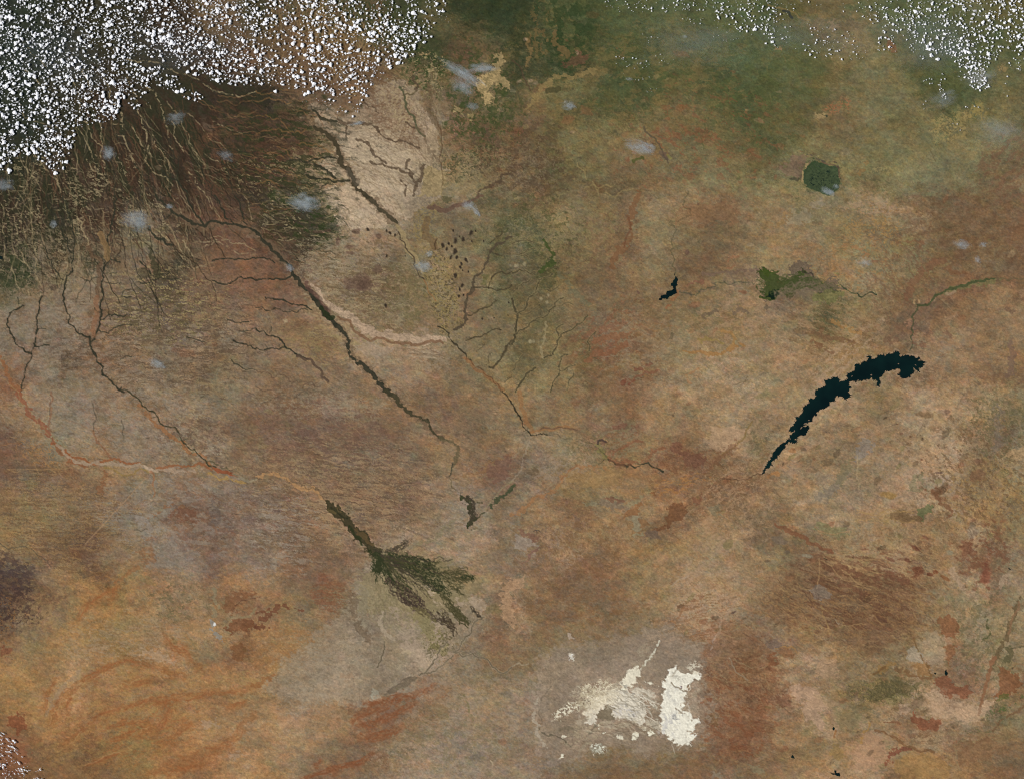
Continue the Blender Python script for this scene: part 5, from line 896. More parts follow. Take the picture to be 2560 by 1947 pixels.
line(T(0,2,[(1340,650),(1450,635),(1600,635),(1750,620),(1830,650)]), 5, (132, 84, 54), 0.7, edge=1.4); poly(T(0,2,[(1820,640),(1930,665),(2050,720),(1950,710),(1860,690)]), (132, 76, 50), 0.85, warp=1)
line(T(0,2,[(1190,100),(1320,250),(1430,340),(1540,420),(1640,520),(1830,650)]), [5,9,9,7,7,6], (138, 94, 60), 0.65, edge=1.8)
river(0, 2, 3.6, [(1040,-10),(1190,60),(1280,160),(1360,240),(1460,300),(1540,380),(1620,480),(1760,580),(1850,640)], (62, 58, 42)); river(0, 2, 5, [(1780,590),(1880,620),(1960,660),(2050,730)], (88, 80, 60), brk=-0.4)
line(T(0,2,[(1790,690),(1880,750),(2000,760),(2100,775)]), 4, (158, 128, 76), 0.65, edge=1.6); line(T(0,2,[(2000,700),(2194,745)]), 6, (140, 132, 108), 0.45); line(T(0,2,[(900,640),(1200,650),(1270,680)]), 4, (136, 112, 66), 0.6, edge=1.5)
for w, pts in [(2.2,[(795,100),(820,200),(800,330)]), (2,[(1040,240),(1060,300),(1060,400)]), (1.8,[(1570,410),(1650,340)]), (1.8,[(1700,540),(1760,460)]), (1.8,[(1640,460),(1660,430)]), (1.8,[(1110,90),(1160,40)]), (2.5,[(1720,45),(1790,20)]), (2,[(1150,1180),(1260,1170)]), (2,[(1225,395),(1280,390)]), (2,[(0,1290),(150,1330),(280,1350),(370,1420),(440,1500)])]:
    river(0, 2, w, pts, (74, 68, 56), 0.75, name=None)
line(T(0,2,[(800,330),(830,420),(920,520),(960,570)]), 4, (124, 86, 62), 0.6, edge=1.5); line(T(0,2,[(900,700),(880,800),(860,850)]), 8, (128, 86, 58), 0.5, edge=3)
line(T(0,2,[(1240,740),(1100,900),(960,1050),(850,1170),(730,1300)]), 1.8, (156, 126, 96), 0.75, jag=0.01, edge=0.2); line(T(0,2,[(970,840),(960,1050)]), 1.2, (150, 126, 100), 0.4, jag=0.01)
line(T(0,2,[(0,460),(130,440),(180,440)]), 1.5, (140, 96, 62), 0.5); line(T(0,2,[(60,660),(300,660),(560,655),(620,640)]), 1.6, (156, 124, 88), 0.6, jag=0.02)
speckle(E(0,2,330,530,200,90,20), (150, 112, 72), 5, 3, 20, 0.9, 0.6, seed=220)
poly(T(0,2,[(1130,1060),(1240,1050),(1270,1120),(1180,1150)]), (142, 132, 122), 0.5, warp=4); line(T(0,2,[(1290,1180),(1380,1170)]), 12, (140, 130, 118), 0.5, edge=3); line(T(0,2,[(1290,1060),(1400,1000),(1560,970)]), 7, (128, 88, 60), 0.5, edge=3); poly(T(0,2,[(1440,1060),(1540,980),(1640,1000),(1700,1040),(1560,1110)]), (108, 72, 54), 0.5, warp=5)
poly(T(0,2,[(1270,1280),(1320,1250),(1300,1450),(1240,1500),(1220,1350)]), (132, 90, 60), 0.4, warp=5); poly(T(0,2,[(1270,1260),(1560,1270),(1680,1400),(1580,1520),(1300,1500),(1290,1350)]), (128, 120, 108), 0.35, warp=6, soft=12)
line(T(0,2,[(1000,1620),(1080,1570),(1180,1500)]), 7, (138, 94, 60), 0.5, edge=2.4); line(T(0,2,[(1840,1000),(1850,1120)]), 22, (98, 86, 78), 0.5, edge=4)
# sheet 0,3
for w, pts in [([9,12,10,9,9,8,8,9,6],[(440,1200),(470,1060),(560,940),(700,850),(850,760),(1000,690),(1120,670),(1300,700),(1440,760),(1600,800)]), ([4,6,5,5,8,10,8,7,6],[(540,1380),(700,1260),(850,1120),(1100,1060),(1300,1000),(1500,990),(1700,970),(1900,935),(2190,900)]),
               (7,[(920,1230),(1080,1190),(1260,1210)]), (8,[(940,1350),(1100,1300),(1290,1230)]), ([10,9,5],[(1380,1390),(1500,1310),(1640,1210)]), ([8,14,18,17,12,9,8],[(1280,1620),(1450,1570),(1620,1540),(1800,1480),(1950,1380),(2060,1250),(2190,1130)]), ([4,5,4],[(740,1560),(900,1500),(1080,1440)]),
               ([5,8,7,4],[(670,310),(750,190),(850,110),(1000,50)]), ([8,11,8],[(1420,470),(1500,560),(1600,600),(1700,720)]), (8,[(560,1060),(600,960),(560,1100)]), (6,[(380,1080),(400,950),(520,800)]), ([6,8],[(1480,1030),(1430,1150),(1300,1300)]), (6,[(1300,840),(1180,870),(1080,860)]), (10,[(950,150),(1000,40)]), (8,[(1380,1050),(1500,1000)]), ([5,8],[(2100,1020),(1960,1060)]), (9,[(1440,1650),(1560,1600),(1720,1570)])]:
    line(T(0,3,pts), [q * 1.7 for q in w] if not np.isscalar(w) else w * 1.7, (142, 94, 56), 0.42, edge=2.0, keep=0.4, soft=10)
    strands(T(0,3,pts), [q * 2.2 for q in w] if not np.isscalar(w) else [w * 2.2], 7, (136, 84, 52), (1.2, 3), 0.32, seed=int(pts[0][0]), jag=0.10)
for pts in [[(490,1090),(530,1010),(640,950)], [(650,900),(760,850)], [(810,820),(950,760),(1000,720),(1120,710)], [(920,910),(1040,850),(1180,820),(1400,830)], [(730,1560),(880,1490),(1040,1460)], [(600,1370),(700,1270)], [(1200,1280),(1280,1230)], [(1450,460),(1560,540)], [(420,1210),(500,1080)], [(180,600),(90,740),(80,860),(0,890)]]:
    line(T(0,3,pts), 1.7, (164, 132, 92), 0.55, jag=0.12)
line(T(0,3,[(400,1130),(430,1000),(560,860),(700,730)]), [7,8,9,5], (146, 124, 100), 0.5, edge=2.2)
poly(T(0,3,[(90,1130),(150,1110),(215,1160),(225,1240),(160,1300),(100,1240)]), (118, 70, 48), 0.75, warp=3); poly(T(0,3,[(0,560),(110,570),(90,610),(0,640)]), (118, 74, 54), 0.7, warp=3); poly(T(0,3,[(0,1300),(150,1320),(260,1520),(200,1600),(0,1680)]), (122, 78, 56), 0.55, warp=5)
poly(T(0,3,[(1930,360),(1990,330),(2080,290),(2194,330),(2194,400),(2060,400),(1950,440)]), (108, 68, 46), 0.7, warp=4); poly(T(0,3,[(1900,200),(1960,110),(2100,60),(2194,60),(2194,120),(2040,160),(1990,260)]), (116, 78, 54), 0.6, warp=4); poly(T(0,3,[(1980,560),(2050,510),(2110,570),(2070,660),(1990,640)]), (116, 78, 50), 0.65, warp=3)
line(T(0,3,[(2020,190),(2110,150),(2194,130)]), 1.8, (84, 54, 42), 0.6); line(T(0,3,[(2060,290),(2194,210)]), 5, (134, 124, 92), 0.5)
line(T(0,3,[(1800,310),(1820,400),(1870,460),(1910,500)]), [4,9,8,4], (134, 130, 122), 0.75, edge=1.4); line(T(0,3,[(1690,200),(1700,400),(1790,480)]), 9, (150, 118, 82), 0.4, edge=2.4); line(T(0,3,[(1840,60),(1860,200),(1830,280)]), 8, (132, 124, 98), 0.5, edge=2.2)
(px_, py_), = T(0,3,[(1840,352)]); blob(px_, py_, 3, 4, (205, 205, 200), 0.9, soft=0.5, keep=0)
for pts in [[(1950,1470),(2050,1440),(2110,1470),(2020,1500)], [(1740,1180),(1840,1160),(1880,1230),(1760,1240)], [(1200,560),(1330,580),(1480,640),(1500,700),(1380,680),(1220,610)]]:
    poly(T(0,3,pts), (158, 134, 110), 0.55, warp=4)
# ------------------------------------------------------------------ salt pans
W1 = (222, 217, 200)
poly(T(2,3,[(1400,705),(1425,725),(1450,745),(1480,780),(1535,775),(1570,745),(1605,745),(1615,790),(1560,825),(1535,860),(1530,900),(1500,920),(1475,925),(1490,950),(1490,1010),(1450,1060),(1440,1080),(1430,1105),(1480,1110),(1505,1115),(1520,1150),(1560,1150),(1600,1155),(1590,1200),(1550,1240),(1550,1290),(1585,1310),(1540,1340),(1520,1385),(1410,1385),(1370,1340),(1300,1295),(1282,1200),(1275,1100),(1290,1000),(1300,900),(1320,820),(1350,760)]), W1, 0.95, warp=2.6, soft=5, jag=0.10, keep=0.1, name='salt_pan', minlen=8)
poly(T(2,3,[(1440,640),(1560,690),(1610,720),(1580,760),(1500,770),(1430,740)]), (150, 136, 118), 0.6, warp=3)
speckle(E(2,3,1560,720,60,50), (206, 198, 176), 6, 6, -20, 0.1, 0.7, seed=230)
for e, c, al, sd_ in [(E(2,3,1350,1200,80,110), (188,184,178), .75, 231), (E(2,3,1410,1150,50,60), (158,156,150), .7, 232), (E(2,3,1400,960,60,80), (186,182,172), .6, 233), (E(2,3,1430,800,60,60), (170,164,150), .6, 234)]:
    speckle(e, c, 8, 12, 0, 0.2, al, seed=sd_)
line(T(2,3,[(1365,850),(1400,890),(1440,910),(1500,930)]), 2.4, (132, 120, 102), 0.8); line(T(2,3,[(1400,1070),(1450,1110),(1480,1115)]), 2.5, (128, 114, 98), 0.7); line(T(2,3,[(1370,800),(1400,750),(1440,740)]), 3, (156, 146, 128), 0.6)
line(T(2,3,[(1500,1265),(1550,1290)]), 2.6, (128, 112, 94), 0.7); line(T(2,3,[(1490,1320),(1540,1265)]), 1.6, (196, 186, 164), 0.5)
line(T(2,3,[(1440,880),(1455,880),(1455,900),(1440,897)]), 1.4, (74, 44, 40), 0.9, jag=0.02)
poly(T(2,3,[(1375,1170),(1400,1120),(1420,1160),(1450,1165),(1420,1180)]), (150, 148, 144), 0.8, warp=1.5); (px_, py_), = T(2,3,[(1540,1178)]); blob(px_, py_, 2.5, 2.5, (136,124,106), 0.7)
poly(T(2,3,[(1000,750),(1050,730),(1085,715),(1105,750),(1100,785),(1065,800),(1065,850),(1040,870),(1025,895),(1000,880),(975,900),(960,925),(935,880),(945,830),(970,790)]), (216, 208, 186), 0.93, warp=2.2, soft=4.5, keep=0.1, name='salt_pan')
line(T(2,3,[(1265,490),(1230,560),(1180,650),(1140,700),(1100,735)]), [1.6,2,3,6,5], (198, 192, 172), 0.85, edge=1.4, name='salt_pan')
speckle(E(2,3,1140,620,80,110,35), (150, 138, 116), 8, 3, -30, 0.3, 0.6, seed=235)
poly(T(2,3,[(930,900),(1000,920),(1080,970),(1110,1010),(1150,1080),(1135,1110),(1130,1190),(1090,1240),(1030,1215),(1020,1175),(1000,1160),(900,1150),(860,1120),(885,1070),(840,1040),(790,1060),(700,1120),(745,1180),(740,1215),(640,1220),(625,1195),(650,1140),(640,1060),(700,1000),(800,950),(850,930)]), (206, 197, 178), 0.92, warp=3, soft=6, keep=0.2, name='salt_pan')
poly(T(2,3,[(1040,930),(1080,860),(1130,900),(1200,930),(1220,990),(1240,1030),(1200,1045),(1140,1010),(1080,960)]), (194, 184, 164), 0.85, warp=3.5, soft=6, keep=0.2, name='salt_pan', brk=-1.1)
speckle(E(2,3,1000,980,140,90,20), (150, 144, 132), 10, 4, 28, 0.6, 0.7, seed=236); speckle(E(2,3,980,1100,140,60), (184, 178, 172), 14, 6, 10, 0.2, 0.6, seed=237); speckle(E(2,3,1020,1130,30,40), (146, 142, 136), 6, 6, 0, 0.3, 0.7, seed=238)
speckle(E(2,3,1150,1030,90,80,30), (140, 126, 106), 8, 3, 40, 0.4, 0.6, seed=239)
for x in (0, 1): line(T(2,3,[(1090,970),(1140,1030),(1190,1100)]), 3, (126, 110, 90), 0.6, edge=1.5)
speckle(E(2,3,720,930,150,90,-10), (204, 194, 168), 3.2, 3.2, 0, 0.15, 0.85, seed=240, octv=2); speckle(E(2,3,680,980,130,90,-30), (184, 172, 144), 6, 5, 0, -0.2, 0.7, seed=241)
speckle(E(2,3,480,1080,140,45,-28), (210, 202, 178), 3.2, 3, 0, 0.35, 0.85, seed=242, octv=2); speckle(E(2,3,700,980,190,120,-15), (160, 146, 120), 10, 8, 0, 0.0, 0.5, seed=243)
poly(T(2,3,[(1150,1180),(1230,1180),(1285,1215),(1290,1255),(1220,1240),(1150,1200)]), (196, 186, 164), 0.75, warp=2.5, name='salt_pan', brk=-0.8); speckle(E(2,3,900,1210,160,40,-6), (158, 146, 122), 24, 4, -6, 0.2, 0.5, seed=244)
for pts, al in [([(1030,1345),(1030,1305),(1060,1265),(1092,1290),(1075,1320),(1060,1345)], .9), ([(1165,1275),(1180,1262),(1225,1285),(1200,1300),(1170,1305)], .92), ([(1120,1245),(1150,1240),(1150,1262),(1125,1262)], .8), ([(780,1290),(800,1282),(805,1297),(785,1300)], .8), ([(880,1300),(900,1310),(950,1305),(962,1328),(920,1325)], .75),
                ([(425,1305),(445,1295),(470,1318),(440,1322)], .7), ([(745,1240),(765,1240),(760,1260),(745,1258)], .7), ([(1130,822),(1160,852),(1200,848),(1220,868),(1160,860)], .8), ([(405,1512),(425,1462),(455,1460),(440,1498)], .85), ([(683,1458),(700,1458),(692,1468)], .7), ([(1210,1035),(1250,1060),(1250,1080),(1210,1060)], .7), ([(740,1455),(760,1450),(750,1465)], .7), ([(1240,870),(1252,876),(1245,882)], .6), ([(490,600),(520,590),(532,650),(525,670),(500,650)], .6)]:
    poly(T(2,3,pts), (218, 212, 190), al, warp=1.2, soft=2, keep=0, name='salt_pan', minlen=5)
poly(T(2,3,[(660,1430),(690,1395),(770,1370),(787,1410),(740,1450),(690,1448)]), (150, 146, 128), 0.6, warp=2); speckle(E(2,3,740,1410,60,40), (196, 194, 176), 4, 4, 0, 0.4, 0.8, seed=245); poly(T(2,3,[(475,430),(505,425),(515,460),(550,475),(510,482),(480,460)]), (170, 152, 134), 0.8, warp=1.2); poly(T(2,3,[(445,590),(500,600),(500,660),(460,640)]), (128, 114, 100), 0.6)
speckle(E(2,3,510,630,30,45), (196, 190, 180), 3, 3, 0, 0.3, 0.8, seed=246)
river(2, 3, 2.2, [(330,830),(335,880),(300,930),(250,990),(245,1060),(230,1120),(230,1230)], (104, 92, 76), 0.7, name=None); river(2, 3, 3.4, [(230,1240),(280,1290),(340,1300),(400,1320),(460,1350),(500,1400)], (92, 84, 68), 0.75, name=None, edge=1.6)
line(T(2,3,[(225,980),(200,1080),(195,1180),(210,1260),(250,1350),(300,1400)]), [3,6,10,10,8,5], (160, 147, 128), 0.8, edge=1.5); line(T(2,3,[(180,780),(140,880),(160,1000)]), 2, (128,120,98), 0.5)
speckle(E(2,3,600,1300,160,90,-25), (156, 142, 116), 6, 4, -30, 0.4, 0.6, seed=247); poly(T(2,3,[(290,1520),(380,1500),(440,1510),(360,1560),(330,1570)]), (142, 126, 112), 0.5)
line(T(2,3,[(480,1520),(540,1500),(580,1440),(650,1370)]), 4, (144, 132, 110), 0.5, edge=1.8); line(T(2,3,[(720,1210),(680,1270),(640,1300)]), 6, (104, 96, 80), 0.6, edge=2.4); line(T(2,3,[(400,1260),(450,1240),(520,1250)]), 5, (104, 94, 76), 0.6, edge=2)
poly(T(2,3,[(720,1120),(790,1060),(840,1045),(890,1070),(860,1120),(890,1150),(780,1180),(740,1150)]), (122, 110, 88), 0.75, warp=2); line(T(2,3,[(950,800),(900,870),(860,880)]), 3, (140, 128, 106), 0.5)
line(T(2,3,[(1420,300),(1470,210)]), 5, (132, 94, 64), 0.5); line(T(2,3,[(1740,480),(1800,320),(1900,180),(2040,40)]), 4, (156, 130, 106), 0.55, edge=1.6); line(T(2,3,[(1700,570),(1720,490),(1740,450)]), 2.5, (156, 136, 122), 0.6, edge=1.5)
line(T(2,3,[(1860,640),(1900,720),(1960,790),(2020,830)]), 3, (142, 126, 104), 0.55, jag=0.15); (px_, py_), = T(2,3,[(1900,250)]); blob(px_, py_, 6, 3, (86, 68, 60), 0.8, ang=-30)
for pts in [[(1730,460),(1850,450),(1960,470)], [(1880,830),(1940,850),(2080,850),(2160,900)], [(1650,970),(1760,1000),(1860,1000)], [(1780,780),(1840,850),(1960,840)], [(1620,1150),(1740,1130),(1760,1200),(1690,1240)], [(1960,360),(2080,400),(2190,410)], [(1900,640),(1980,690),(2100,720)]]:
    line(T(2,3,pts), 1.8, (146, 124, 92), 0.5, jag=0.16)
poly(T(2,3,[(1700,1140),(1780,1160),(1760,1220),(1690,1220)]), (108, 84, 58), 0.5, warp=4); poly(T(2,3,[(1710,1610),(1790,1620),(1810,1680),(1720,1680)]), (132, 122, 106), 0.5); poly(T(2,3,[(2010,1560),(2120,1560),(2170,1620),(2060,1600)]), (124, 116, 90), 0.6)
line(T(2,3,[(1640,1010),(1700,1000)]), 8, (122, 72, 48), 0.5, edge=2.5)
poly(T(2,3,[(620,1230),(560,1170),(640,1060),(720,950),(860,860),(960,900),(900,1000),(760,1070),(700,1130)]), (186, 174, 150), 0.5, warp=5, soft=12)
fill_strokes(150, E(2,3,1000,1010,210,140,20), 30, [(214, 206, 188), (150, 140, 122)], (10, 34), (1.2, 2.8), (0.4, 0.8), seed=50)
fill_strokes(60, E(2,3,760,1000,160,90,-15), -35, [(210, 200, 176)], (6, 20), (1.2, 2.4), (0.4, 0.8), seed=51)
fill_strokes(60, E(2,3,1420,1150,130,240), 80, [(196, 190, 176), (228, 222, 204)], (8, 30), (1.2, 3), (0.3, 0.6), seed=52)
fill_strokes(70, E(2,3,900,1240,330,60), 8, [(178, 166, 142), (112, 98, 80)], (10, 34), (1.0, 2.4), (0.4, 0.7), seed=53)
# small dark reservoirs painted as bare shores around the water
for tx, ty, x, y, r in [(3,3,590,1640,9),(3,3,560,1245,5),(3,3,215,1490,6),(3,3,1430,775,4),(3,3,1525,770,5)]:
    (px_, py_), = T(tx,ty,[(x,y)]); blob(px_, py_, r, r * 0.8, (140, 116, 84), 0.4)
# a last fine grain over all the land
IMG *= (1 + 0.020 * fbm(3.2, 3.0, 0, 2, 91) + 0.015 * fbm(6, 4, 20, 2, 92))[..., None]


# ------------------------------------------------------------------ land colours to albedo, relief
def ublur(a, w=(0.25, 0.5, 0.25)):
    q = np.pad(a, ((1, 1), (1, 1), (0, 0)), mode='edge')
    q = w[0] * q[:-2] + w[1] * q[1:-1] + w[2] * q[2:]
    return w[0] * q[:, :-2] + w[1] * q[:, 1:-1] + w[2] * q[:, 2:]
IMG = IMG + 0.55 * (IMG - ublur(IMG)) + 0.25 * (IMG - ublur(ublur(ublur(IMG))))
np.clip(IMG, 0.02, 0.97, out=IMG)
LIN = np.where(IMG <= 0.04045, IMG / 12.92, ((IMG + 0.055) / 1.055) ** 2.4)
ALB = LIN / np.array([KR, KG, KB], np.float32)
np.clip(ALB, 0.003, 0.88, out=ALB)
relief = 0.07 * fbm(14, 10, 25, 5, 60, gain=0.75)
hills = ellw(2150, 1150, 520, 620) * 0.8 + ellw(1650, 250, 500, 300) * 0.3 + 0.35
relief = (relief * hills).astype(np.float32)

def mat_ground():
    m = bpy.data.materials.new("land_cover"); m.use_nodes = True
    nt = m.node_tree; b = nt.nodes["Principled BSDF"]
    at = nt.nodes.new("ShaderNodeAttribute"); at.attribute_name = "land_colour"
    tc = nt.nodes.new("ShaderNodeTexCoord")
    n1 = nt.nodes.new("ShaderNodeTexNoise"); n1.inputs["Scale"].default_value = 0.9; n1.inputs["Detail"].default_value = 5; n1.inputs["Roughness"].default_value = 0.75
    nt.links.new(tc.outputs["Object"], n1.inputs["Vector"])
    mr = nt.nodes.new("ShaderNodeMapRange"); mr.inputs[1].default_value = 0.25; mr.inputs[2].default_value = 0.75
    mr.inputs[3].default_value = 0.87; mr.inputs[4].default_value = 1.13
    nt.links.new(n1.outputs["Fac"], mr.inputs[0])
    mx = nt.nodes.new("ShaderNodeMix"); mx.data_type = 'RGBA'; mx.blend_type = 'MULTIPLY'; mx.inputs[0].default_value = 1
    cmb = nt.nodes.new("ShaderNodeCombineColor")
    for k in range(3): nt.links.new(mr.outputs[0], cmb.inputs[k])
    nt.links.new(at.outputs["Color"], mx.inputs[6]); nt.links.new(cmb.outputs[0], mx.inputs[7])
    nt.links.new(mx.outputs[2], b.inputs["Base Color"])
    b.inputs["Roughness"].default_value = 1.0; b.inputs["Specular IOR Level"].default_value = 0.0
    return m
MG = mat_ground()

def grid_mesh(name, xs, ys, Z, C):
    h, w = Z.shape
    me = bpy.data.meshes.new(name)
    X, Y = np.meshgrid(xs, ys)
    co = np.stack([(X - CX) * KM, (CY - Y) * KM, Z], -1).reshape(-1, 3).astype(np.float32)
    idx = np.arange(h * w).reshape(h, w)
    f = np.stack([idx[:-1, :-1], idx[1:, :-1], idx[1:, 1:], idx[:-1, 1:]], -1).reshape(-1, 4)
    return fill_mesh(me, co, f, C.reshape(-1, 3))

def fill_mesh(me, co, f, C=None):
    me.vertices.add(len(co)); me.vertices.foreach_set("co", co.astype(np.float32).ravel())
    k = f.shape[1]
    me.loops.add(f.size); me.loops.foreach_set("vertex_index", f.astype(np.int32).ravel())
    me.polygons.add(len(f)); me.polygons.foreach_set("loop_start", (np.arange(len(f)) * k).astype(np.int32))
    me.update(calc_edges=True)
    if C is not None:
        a = me.color_attributes.new("land_colour", 'FLOAT_COLOR', 'POINT')
        rgba = np.ones((len(co), 4), np.float32); rgba[:, :3] = C
        a.data.foreach_set("color", rgba.ravel())
    me.validate()
    return me

def link(name, me, mat):
    o = bpy.data.objects.new(name, me); scene.collection.objects.link(o)
    if mat: me.materials.append(mat)
    return o

# the sheet runs on far past the picture: mirrored land on ever wider cells
PADN = 110
gr = np.cumsum(STEP * 1.055 ** np.arange(1, PADN + 1))
xs = np.r_[gx[0] - gr[::-1], gx, gx[-1] + gr]; ys = np.r_[gy[0] - gr[::-1], gy, gy[-1] + gr]
ALBp = np.pad(ALB, ((PADN, PADN), (PADN, PADN), (0, 0)), mode='reflect')
Zp = np.pad(relief, PADN, mode='reflect')
ground = link("ground", grid_mesh("ground", xs, ys, Zp, ALBp), MG)
tag(ground, "tan, red-brown and green savanna land spreading under everything", None, None, "structure")

def overlay(name, mask, thr, label, dz=0.012):
    m = mask > thr
    fm = m[:-1, :-1] & m[1:, :-1] & m[1:, 1:] & m[:-1, 1:]
    jj, ii = np.nonzero(fm)
    if not len(jj): return
    idx = np.arange(NX * NY).reshape(NY, NX)
    f = np.stack([idx[jj, ii], idx[jj + 1, ii], idx[jj + 1, ii + 1], idx[jj, ii + 1]], -1)
    u, inv = np.unique(f, return_inverse=True)
    f = inv.reshape(f.shape)
    co = np.stack([(PX.ravel()[u] - CX) * KM, (CY - PY.ravel()[u]) * KM, relief.ravel()[u] + dz], -1)
    o = link(name, fill_mesh(bpy.data.meshes.new(name), co, f, ALB.reshape(-1, 3)[u]), MG)
    tag(o, label, None, None, "structure")
OV = {
 'salt_pan': (0.45, "dried white salt pans in the lower middle of the land"),
 'delta': (0.45, "dark green inland river delta fanning out over pale sand"),
 'river': (0.45, "dark winding rivers and their wooded valley floors"),
 'wetland': (0.45, "green marsh flats beside the rivers on the right"),
}
for i, (k, (thr, lab)) in enumerate(OV.items()):
    if k in MASKS: overlay(k, MASKS[k], thr, lab, 0.008 + 0.004 * i)

# ------------------------------------------------------------------ open water: lakes with ragged shores
def mat_water():
    m = bpy.data.materials.new("deep_water"); m.use_nodes = True
    nt = m.node_tree; b = nt.nodes["Principled BSDF"]
    n = nt.nodes.new("ShaderNodeTexNoise"); n.inputs["Scale"].default_value = 0.03; n.inputs["Detail"].default_value = 4
    tc = nt.nodes.new("ShaderNodeTexCoord"); nt.links.new(tc.outputs["Object"], n.inputs["Vector"])
    r = nt.nodes.new("ShaderNodeValToRGB"); nt.links.new(n.outputs["Fac"], r.inputs[0])
    r.color_ramp.elements[0].position = 0.35; r.color_ramp.elements[0].color = (0.0018, 0.0075, 0.0082, 1)
    r.color_ramp.elements[1].position = 0.75; r.color_ramp.elements[1].color = (0.0035, 0.0170, 0.0150, 1)
    nt.links.new(r.outputs[0], b.inputs["Base Color"])
    b.inputs["Roughness"].default_value = 0.45; b.inputs["Specular IOR Level"].default_value = 0.04
    return m
MW = mat_water()
def W2(x, y): return ((x - CX) * KM, (CY - y) * KM)

def lake(pts, jag=0.17, minlen=3.0, z=0.42, label=""):
    P = fractal(pts, jag, closed=True, minlen=minlen, seed=len(pts))
    if len(pts) > 60:                    # narrow creeks and headlands
        q = np.random.default_rng(4); N_ = np.roll(P, -1, 0) - np.roll(P, 1, 0); N_ = np.stack([N_[:, 1], -N_[:, 0]], -1) / (np.hypot(*N_.T)[:, None] + 1e-6)
        k = 2
        while k < len(P) - 2:
            P[k] = P[k] + N_[k] * q.uniform(1.5, 5.0) * (1 if q.random() < 0.5 else -0.6); k += int(q.integers(3, 7))
    bm = bmesh.new()
    vs = []
    last = None
    for x, y in P:
        if last is not None and abs(x - last[0]) + abs(y - last[1]) < 0.4: continue
        vs.append(bm.verts.new((*W2(x, y), z))); last = (x, y)
    es = [bm.edges.new((vs[i], vs[(i + 1) % len(vs)])) for i in range(len(vs))]
    bmesh.ops.triangle_fill(bm, use_beauty=True, edges=es)
    for f in bm.faces:
        f.normal_update()
        if f.normal.z < 0: f.normal_flip()
    me = bpy.data.meshes.new("lake"); bm.to_mesh(me); bm.free()
    o = link("lake", me, MW); tag(o, label, None, None, "structure")
    return o
lake(big, 0.15, 1.7, label="long black reservoir lake with ragged inlets in the right half")
lake(T(2,1,[(1395,658),(1418,690),(1412,740),(1402,790),(1408,812),(1385,845),(1340,872),(1325,888),(1290,880),(1280,893),(1262,895),(1278,855),(1322,848),(1318,835),(1345,815),(1385,795),(1358,768),(1380,745),(1398,700)]), 0.2, 2.0, label="small dark boot shaped lake left of the green marsh flats")
lake(T(3,3,[(528,1622),(560,1628),(578,1632),(568,1602),(585,1606),(590,1628),(612,1620),(620,1648),(590,1652),(575,1640),(550,1638)]), 0.14, 2.0, label="little black reservoir at the bottom edge")
lake(T(3,3,[(552,1240),(560,1230),(572,1245),(566,1258),(552,1256)]), 0.14, 2.0, label="tiny dark pond above the bottom edge reservoir")
lake(T(3,3,[(205,1470),(212,1475),(230,1500),(212,1502),(195,1492)]), 0.14, 2.0, label="tiny dark pond left of the bottom edge reservoir")
lake(T(3,3,[(1420,772),(1428,764),(1440,770),(1430,788)]), 0.14, 2.0, label="left one of two tiny dark ponds between red hills")
lake(T(3,3,[(1516,762),(1526,735),(1532,760),(1538,780),(1524,794),(1514,778)]), 0.12, 2.0, label="right one of two tiny dark ponds between red hills")
lake(T(3,2,[(470,1417),(490,1422),(516,1433),(500,1432)]), 0.05, 3.0, label="short black sliver of water in the radiating hills")
lake(T(3,2,[(2055,1503),(2072,1508),(2084,1522),(2066,1516)]), 0.05, 3.0, label="short black sliver of water near the right edge")
lake(T(0,1,[(0,515),(18,520),(22,540),(0,545)]), 0.05, 3.0, label="tiny dark pond on the left edge below the smoke")

